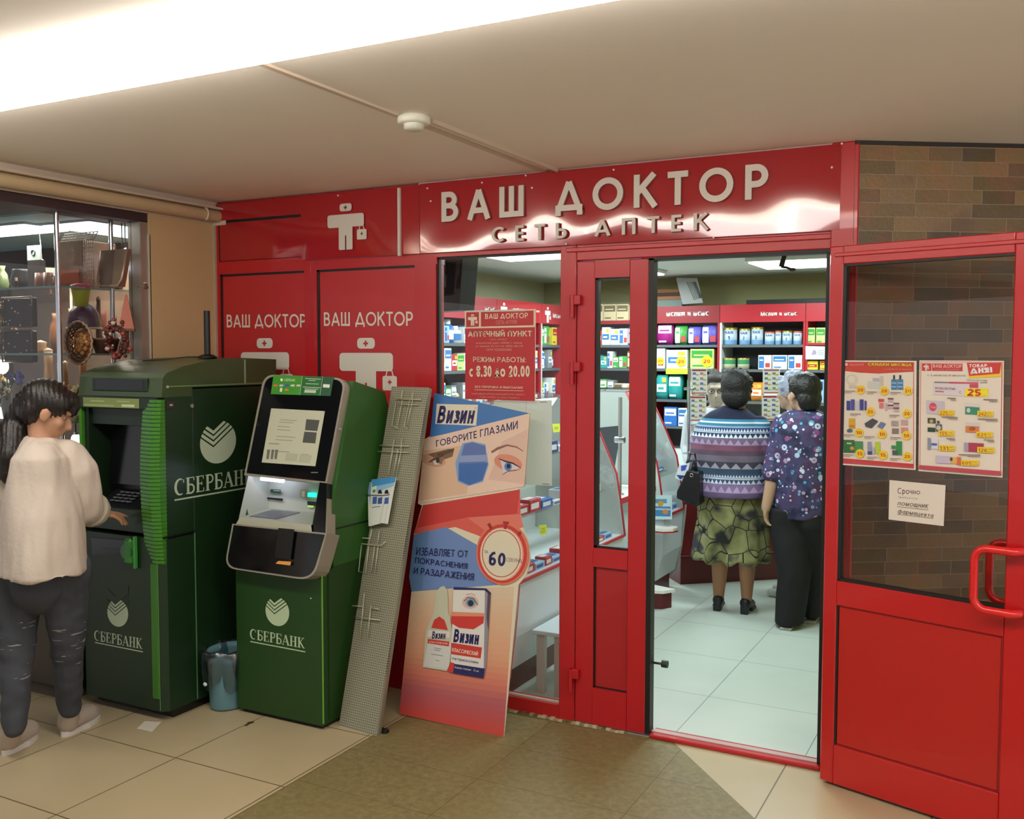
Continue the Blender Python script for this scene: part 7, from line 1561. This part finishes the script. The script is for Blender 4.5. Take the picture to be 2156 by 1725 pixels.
def f(t):
    a, c = gp(196, 598), gp(250, 522); q = MB(); q.prism([(a.x+.02, -.60, 1.937), (c.x-.02, -.60, 1.937), (c.x, -.575, c.z), (a.x, -.575, c.z)], (0, .03, 0), M('#85705e', .35, metal=.4)); q.build('tray_body', t)
    q = MB(); q.tube([(a.x, -.57, c.z), (a.x+.01, -.60, 1.97), (a.x+.03, -.605, 1.942), (c.x-.03, -.605, 1.942), (c.x-.01, -.60, 1.97), (c.x, -.57, c.z)], .006, M('#b09a84', .3, metal=.5), 8); q.build('rim', t)
gift('bronze_tray', 'square bronze toned tray standing on edge next to the lattice box', 'tray', f)
def f(t):
    a = gp(20, 540); q = MB(); q.lathe([(0, 0), (.03, 0), (.055, .03), (.06, .06), (.045, .10), (.05, .115), (.045, .115), (0, .1)], M('#23201e', .35), (a.x, -.55, 1.937), 20); q.build('bowl_body', t)
gift('dark_bowl', 'round dark bowl high on the left of the gift shop window', 'bowl', f)
def f(t):
    a, c = gp(50, 548), gp(76, 515); q = MB(); q.box(a.x, -.60, a.z, c.x, -.59, c.z, M('#c9dcd4', .3)); q.build('plaque', t); q = MB(); q.tube([((a.x+c.x)/2+.014*math.cos(u), -.603, (a.z+c.z)/2+.014*math.sin(u)) for u in [2*PI*k/10 for k in range(10)]], .003, M('#4a5a5a', .4), 5, closed=True); q.build('motif', t); q = MB(); q.box(a.x, -.6, 1.937, c.x, -.57, a.z, M('#3a3432', .4)); q.build('stand', t)
gift('white_plaque', 'small white plaque with a dark motif under the shop light', 'plaque', f)
for i, px_ in enumerate((78, 96)):
    def f(t):
        a = gp(px_, 595); q = MB(); q.lathe([(0, 0), (.024, 0), (.028, .02), (.026, .085), (.022, .085), (.02, .01)], M('#7a5038', .35), (a.x, -.6, 1.937), 18); q.build('cup', t); q = MB(); q.tube([(a.x+.026, -.6, 2.01), (a.x+.044, -.6, 2.0), (a.x+.044, -.6, 1.97), (a.x+.026, -.6, 1.955)], .004, M('#7a5038', .35), 6); q.build('handle', t)
    gift('brown_mug', ('left brown glazed mug on the top glass shelf', 'right brown glazed mug on the top glass shelf beside the chrome post')[i], 'mug', f, 'brown mugs')
for i, (t_, b_) in enumerate(((628, 690), (697, 762))):
    def f(t):
        a, c = gp(54, b_), gp(114, t_); q = MB(); q.box(a.x, -.74, a.z, c.x, -.71, c.z, M('#33241a', .4), .006); q.build('tray_base', t)
        q = MB(); q.tube([(a.x, -.745, a.z), (c.x, -.745, a.z), (c.x, -.745, c.z), (a.x, -.745, c.z)], .005, M('#7a6652', .35), 6, closed=True); q.build('rim', t)
        q = MB(); [q.ell((a.x+(c.x-a.x)*random.random(), -.742, a.z+(c.z-a.z)*random.random()), .004, M('#c8beae', .3, emit=.15), 6, 5) for _ in range(10)]; q.build('bead_inlay', t).__setitem__('kind', 'stuff')
    gift('wicker_tray', ('upper dark square tray with rounded rim leaning in the shop window', 'lower dark square tray with rounded rim leaning in the shop window')[i], 'tray', f, 'dark trays')
def f(t):
    a = gp(186, 644); q = MB(); q.lathe([(0, 0), (.03, 0), (.042, .07), (.044, .085), (.040, .085), (0, .07)], M('#a8b43a', .4), (a.x, -.66, 1.845), 16); q.build('pot', t); q = MB(); q.lathe([(.043, .08), (.05, .085), (.046, .10), (.02, .11), (0, .108)], M('#c8506a', .5), (a.x, -.66, 1.845), 16); q.build('flower_rim', t)
    q = MB(); q.tube([(a.x-.03, -.66, 1.925), (a.x-.03, -.66, 1.935)], .002, K, 5); q.tube([(a.x, -.66, 1.94), (a.x, -.66, 1.93)], .02, K, 8); q.build('hanger', t)
gift('yellow_pot', 'yellow green pot with a pink rim hanging in the middle of the shop window', 'pot', f)
def f(t):
    a = gp(170, 690); q = MB(); q.lathe([(.075, 0), (.078, .02), (.068, .07), (.045, .105), (.012, .12), (0, .12)], M('#4a3a4e', .35), (a.x, -.60, a.z), 20); q.build('dome', t); q = MB(); q.lathe([(.082, -.006), (.082, .002), (0, .002)], M('#c0a890', .3), (a.x, -.60, a.z), 20); q.lathe([(0, -.006), (.082, -.006)], K, (a.x, -.60, a.z), 20); q.build('base_ring', t); q = MB(); q.cyl((a.x, -.6, 1.6205), (a.x, -.6, a.z-.005), .012, BR1, 10); q.build('foot', t)
gift('dome_ornament', 'plum coloured dome ornament above the orange filled basket', 'ornament', f)
def f(t):
    a, c = gp(226, 692), gp(256, 618); q = MB(); n = 4; r = .042; cxx = (a.x+c.x)/2; q.lathe([(.05, 0), (.006, c.z-a.z), (0, c.z-a.z)], M('#b8654c', .5), (cxx, -.55, a.z), 4, False); q.build('pyramid', t); q = MB(); q.lathe([(0, -.012), (.052, -.012), (.052, 0), (0, 0)], BR2, (cxx, -.55, a.z), 4, False); q.cyl((cxx, -.55, 1.6205), (cxx, -.55, a.z-.012), .01, BR2, 8); q.build('base', t)
gift('pink_pyramid', 'salmon pink pyramid ornament near the second chrome post', 'ornament', f)
def f(t):
    c = gp(168, 722, -.76); c.y = -.74; q = MB(); R_ = .088
    q.ell(c, (R_*.72, .014, R_*.78), M('#8a5a34', .6), 24, 12); q.build('tray_bottom', t)
    q = MB(); random.seed(6)
    for ring in range(4):
        rr2 = R_*(.78+.09*ring)
        q.tube([(c.x+rr2*math.cos(u), c.y-.010-.006*ring+.004*math.sin(u*22+ring*2), c.z+rr2*1.06*math.sin(u)) for u in [2*PI*k/66 for k in range(66)]], .0055, (BR1, BR2, BR1, TANB)[ring], 6, closed=True)
    q.build('woven_rim', t)
    q = MB()
    for _ in range(34):
        u, v_ = random.uniform(0, 2*PI), random.random()**.5*R_*.62; q.ell((c.x+v_*math.cos(u), c.y-.016, c.z+v_*math.sin(u)), random.uniform(.008, .014), M(random.choice(('#b87a30', '#a86a38', '#c89a60', '#8a5a2c')), .6), 8, 6)
    o = q.build('dried_fruit', t); o['kind'] = 'stuff'
gift('wicker_basket', 'round wicker basket filled with orange dried fruit in the shop window', 'basket', f)
def wreath(label, px_, py_, R_, cols, n, name='berry_wreath', y=-.70, sq=1.0):
    def f(t):
        c = gp(px_, py_, y); q = MB(); q.tube([(c.x+R_*math.cos(u), y, c.z+R_*sq*math.sin(u)) for u in [2*PI*k/28 for k in range(28)]], .012, BR1, 8, closed=True); q.build('twig_ring', t)
        q = MB(); random.seed(int(px_)); 
        for _ in range(n):
            u = random.uniform(0, 2*PI); d = random.gauss(0, .018); q.ell((c.x+(R_+d)*math.cos(u), y-random.uniform(0, .02), c.z+(R_*sq+d)*math.sin(u)), random.uniform(.005, .012), M(random.choice(cols), .45), 8, 6)
        o = q.build('berries', t); o['kind'] = 'stuff'
        q = MB(); q.tube([(c.x, y, c.z+R_*sq), (c.x, y, c.z+R_*sq+.05)], .0015, K, 4); q.build('hanging_cord', t)
    return gift(name, label, 'wreath', f)
wreath('dark red berry wreath at the right of the gift shop window', 246, 718, .062, ('#6a2420', '#4a1c18', '#8a3a30', '#c8beb4', '#5a3020'), 90)
wreath('leafy green garland ring at the far left of the shop window', 14, 668, .05, ('#5a6434', '#7a7a44', '#3a4424', '#a89a5c', '#8a5a4a'), 80, 'leaf_garland')
def f(t):
    c = gp(216, 782, -.70); q = MB(); q.lathe([(0, 0), (.045, 0), (.062, .06), (.066, .066), (.06, .066), (0, .05)], M('#3c2418', .5), (c.x, -.68, 1.6205-.0), 20); q.build('basket_body', t); q = MB(); q.tube([(c.x+.064*math.cos(u), -.68+.064*math.sin(u), 1.687) for u in [2*PI*k/20 for k in range(20)]], .005, BR2, 6, closed=True); q.build('rim', t)
gift('brown_bowl', 'deep brown bowl on the lower glass shelf beneath the wreath', 'bowl', f)
for i, px_ in enumerate((246, 262)):
    def f(t):
        a = on(px_, 790, 0, -4.0); q = MB(); q.lathe([(0, 0), (.016, 0), (.018, .05), (.009, .075), (.008, .095), (0, .095)], M(('#a8b4c8', '#6a7ab0')[i], .15), (-4.0, a.y, 1.6205), 14); q.build('glass_body', t); q = MB(); q.lathe([(.010, .093), (.010, .108), (0, .108)], WS2, (-4.0, a.y, 1.6205), 10); q.build('stopper', t)
    gift('scent_bottle', ('pale glass scent bottle on the lower shelf just above the green terminal', 'blue glass scent bottle on the lower shelf by the metal frame')[i], 'bottle', f, 'scent bottles')
random.seed(8)
def bouquet(label, px_, py_, cols, R_, n, y, ws='flower_bouquet'):
    def f(t):
        c = gp(px_, py_, y); zb = max(z for z in (.9, 1.30, 1.62) if z < c.z-.02) if c.z > .95 else .92; zb = {.9: .9205, 1.30: 1.3005, 1.62: 1.6205}[zb]
        q = MB(); hh = max(.03, c.z-R_*.6-zb); q.lathe([(0, 0), (.022, 0), (.030, hh*.5), (.020, hh), (.024, hh+.01), (0, hh)], M('#8a8a7c', .3), (c.x, y, zb), 14); q.build('vase', t)
        q = MB()
        for _ in range(n):
            d = Vector((random.gauss(0, 1), random.gauss(0, 1), random.gauss(0, 1))).normalized()*R_*random.uniform(.5, 1); p = Vector((c.x, y, c.z))+d
            for k in range(5):
                u = 2*PI*k/5; q.ell(p+Vector((.007*math.cos(u), 0, .007*math.sin(u))), (.0065, .004, .0065), M(cols[_ % len(cols)], .6), 6, 5)
        o = q.build('petals', t); o['kind'] = 'stuff'
        q = MB()
        for _ in range(n//2):
            d = Vector((random.gauss(0, 1), random.gauss(0, 1), random.gauss(0, .8))).normalized()*R_; q.tube([(c.x, y, c.z-R_*.4), tuple(Vector((c.x, y, c.z))+d)], [.003, .006], M('#3a5a2c', .6), 5)
        o = q.build('leaves', t); o['kind'] = 'stuff'
    return gift(ws, label, 'flowers', f)
bouquet('bunch of cream and salmon artificial flowers between the girl and the cash machine', 154, 832, ('#d8b878', '#e8d8a8', '#c88a60', '#7a9a5a'), .058, 34, -.72)
bouquet('bunch of white artificial flowers at the far left behind the girl', 14, 812, ('#e8dcc8', '#f4ecd8', '#d8b890'), .075, 44, -.70)
bouquet('small bunch of violet artificial flowers above the girl\'s head', 36, 798, ('#6a6ab0', '#8a84c4', '#4a4a90'), .035, 24, -.78)
bouquet('bunch of dark green and rose artificial leaves left of the lattice box', 20, 705, ('#8a6a54', '#b89a80', '#6a5a3c'), .05, 30, -.62)
def f(t):
    a = gp(157, 905, -.74); q = MB(); q.lathe([(0, 0), (.022, 0), (.016, .03), (.010, .055), (0, .06)], M('#c8b08c', .5), (a.x, -.74, 1.3005), 14); q.ell((a.x, -.74, 1.368), .012, M('#d8c0a0', .5), 10, 8); q.build('figure_body', t)
    for s_ in (-1, 1):
        q = MB(); q.ell((a.x+s_*.018, -.735, 1.345), (.014, .003, .020), M('#e0d4c0', .5), 10, 8); q.build('wing', t)
gift('angel_figurine', 'small cream angel figurine on the shelf right of the girl\'s face', 'figurine', f)
GLOW = M('#fff3d8', .5, emit=14); GLOWB = M('#dce4ff', .5, emit=16)
for i, (px_, py_, y, r, g_, lab) in enumerate(((262, 562, -.50, .026, GLOWB, 'glaring cool white spotlight at the right edge of the shop window'), (268, 528, -.50, .010, GLOWB, 'small cool spotlight above the glaring one'), (3, 772, -.70, .034, GLOW, 'large warm glowing lamp at the far left of the shop window'), (2, 870, -.70, .030, GLOW, 'lower warm glowing lamp behind the girl\'s ponytail'), (160, 925, -.72, .022, GLOW, 'warm glowing lamp between the girl\'s shoulder and the cash machine'))):
    t = thing('display_lamp', lab, 'lamp', 'gift shop display lamps'); c = gp(px_, py_, y) if i > 1 else on(px_-4, py_, 0, -3.925); q = MB(); q.ell(c, (r, r, r*1.15), g_, 16, 10); q.build('bulb', t); q = MB(); q.cyl(c+Vector((0, 0, r*.9)), c+Vector((0, 0, r*1.6)), r*.5, CHR, 12); q.build('socket', t)
    q = MB(); q.cyl(c+Vector((0, 0, r*1.6)), (c.x, c.y, 2.262 if i < 2 else c.z+r*1.6+.06), .003, K, 6); q.build('cord', t); settle(t)
for i, (px_, py_, px2, c_, w_) in enumerate(((8, 735, 0, '#b08a68', .06), (24, 752, 0, '#a8845c', .045), (90, 610, 0, '#8a7a5c', .03), (10, 590, 0, '#5a4a44', .05), (44, 575, 0, '#4a4640', .035), (170, 600, 0, '#a0523c', .05), (225, 606, 0, '#6a5650', .05), (98, 775, 0, '#a06a44', .04), (60, 780, 0, '#7a5a40', .03), (130, 640, 0, '#5a4438', .025))):
    pos = gp(px_, py_, -.66); zb = max(z for z in (.92, 1.30, 1.62, 1.935) if z <= pos.z+.01); 
    def f(t):
        hh = max(.025, pos.z-zb+.03); q = MB(); q.lathe([(0, 0), (w_*.5, 0), (w_*.6, hh*.35), (w_*.45, hh*.8), (w_*.5, hh), (0, hh)], M(c_, .4), (pos.x, -.45, zb+.0005), 16); q.build('jar_body', t); q = MB(); q.lathe([(w_*.5, hh), (w_*.52, hh+.006), (w_*.2, hh+.014), (0, hh+.018)], M('#b8a488', .4), (pos.x, -.45, zb+.0005), 14); q.build('jar_lid', t)
    gift('lidded_jar', ['small lidded clay jar at the far left of the window, low down', 'second small lidded clay jar at the far left', 'olive lidded jar above the upper dark tray', 'dark lidded jar under the round bowl', 'narrow dark lidded jar left of the brown mugs', 'reddish lidded jar behind the lattice box', 'grey lidded jar behind the bronze tray', 'orange brown lidded jar under the dark trays', 'brown lidded jar left of the orange brown one', 'tiny brown lidded jar beside the chrome post'][i], 'jar', f, 'lidded jars')

# more of the crowded shelves
def stick(label, px_, top, zb, c_, y, kind):
    def f(t):
        p = gp(px_, top, y); h = max(.03, p.z-zb)
        prof = {'candlestick': [(0, 0), (.026, 0), (.022, .01), (.007, .02), (.009, h*.4), (.006, h*.6), (.014, h*.85), (.016, h*.9), (0, h*.9)], 'vase': [(0, 0), (.022, 0), (.034, h*.35), (.026, h*.7), (.012, h*.85), (.018, h), (0, h)], 'goblet': [(0, 0), (.022, 0), (.004, .008), (.004, h*.45), (.022, h*.6), (.026, h), (.022, h), (0, h*.6)]}[kind]
        q = MB(); q.lathe(prof, M(c_, .3), (p.x, y, zb+.0005), 18); q.build('stem' if kind != 'vase' else 'vase_body', t)
        if kind == 'candlestick': q = MB(); q.cyl((p.x, y, zb+h*.9), (p.x, y, zb+h*1.25), .007, M('#e8dcc0', .4), 10); q.build('candle', t)
        if kind == 'vase': q = MB(); q.tube([(p.x+.03*math.cos(u), y+.03*math.sin(u), zb+h*.4) for u in [2*PI*k/16 for k in range(16)]], .003, M('#c0a878', .3, metal=.6), 5, closed=True); q.build('gilt_band', t)
    gift(kind, label, kind, f)
for a in (('olive green glass vase at the far left on the top glass shelf', 4, 560, 1.9355, '#4a5a34', -.5, 'vase'), ('brown candlestick with a cream candle above the leafy garland', 34, 590, 1.9355, '#5a3c28', -.66, 'candlestick'), ('dark blue vase between the round bowl and the brown mugs', 58, 572, 1.9355, '#2c3a4c', -.3, 'vase'),
          ('amber goblet behind the left brown mug', 106, 565, 1.9355, '#a87838', -.35, 'goblet'), ('copper coloured vase right of the upper dark tray', 116, 660, 1.6205, '#8a5a38', -.3, 'vase'), ('cream candlestick behind the yellow pot', 150, 640, 1.6205, '#b8a484', -.25, 'candlestick'),
          ('rose coloured goblet left of the pink pyramid', 214, 655, 1.6205, '#b06a5c', -.35, 'goblet'), ('green vase under the pink pyramid', 238, 745, 1.6205, '#4a6a44', -.3, 'vase'), ('grey candlestick beside the second chrome post', 262, 690, 1.6205, '#8a8a88', -.2, 'candlestick'),
          ('dark red vase on the shelf below the wicker basket', 190, 800, 1.3005, '#5a2420', -.5, 'vase'), ('cream vase on the shelf behind the girl\'s fringe', 128, 805, 1.3005, '#d0bc94', -.5, 'vase'), ('honey coloured candlestick at the far left behind the warm lamp', 30, 770, 1.6205, '#b88a4c', -.3, 'candlestick'),
          ('tall brown vase above the white flowers', 40, 720, 1.6205, '#6a4a34', -.35, 'vase'), ('orange goblet low behind the girl\'s chin', 140, 885, 1.3005, '#c87840', -.4, 'goblet')): stick(*a)
def f(t):
    q = MB(); q.tube([gp(78, 448, -.5), gp(84, 500, -.5), gp(88, 545, -.5)], .002, M('#c8d0d4', .3), 5); q.build('cord', t); p = gp(88, 552, -.5); q = MB(); q.ell(p, (.012, .012, .016), M('#a8b0b4', .2), 10, 8); q.build('bauble', t)
gift('hanging_bauble', 'grey bauble on a white cord hanging left of the corner chrome post', 'bauble', f)
def f(t):
    q = MB(); q.tube([gp(136, 505, -.3), gp(142, 530, -.3), gp(143, 556, -.3)], .002, M('#c8d0d4', .3), 5); q.build('cord', t); p = gp(143, 562, -.3); q = MB(); q.ell(p, (.012, .012, .016), M('#7a5a4c', .2), 10, 8); q.build('bauble', t)
gift('hanging_bauble', 'brown bauble on a white cord hanging behind the lattice box', 'bauble', f)
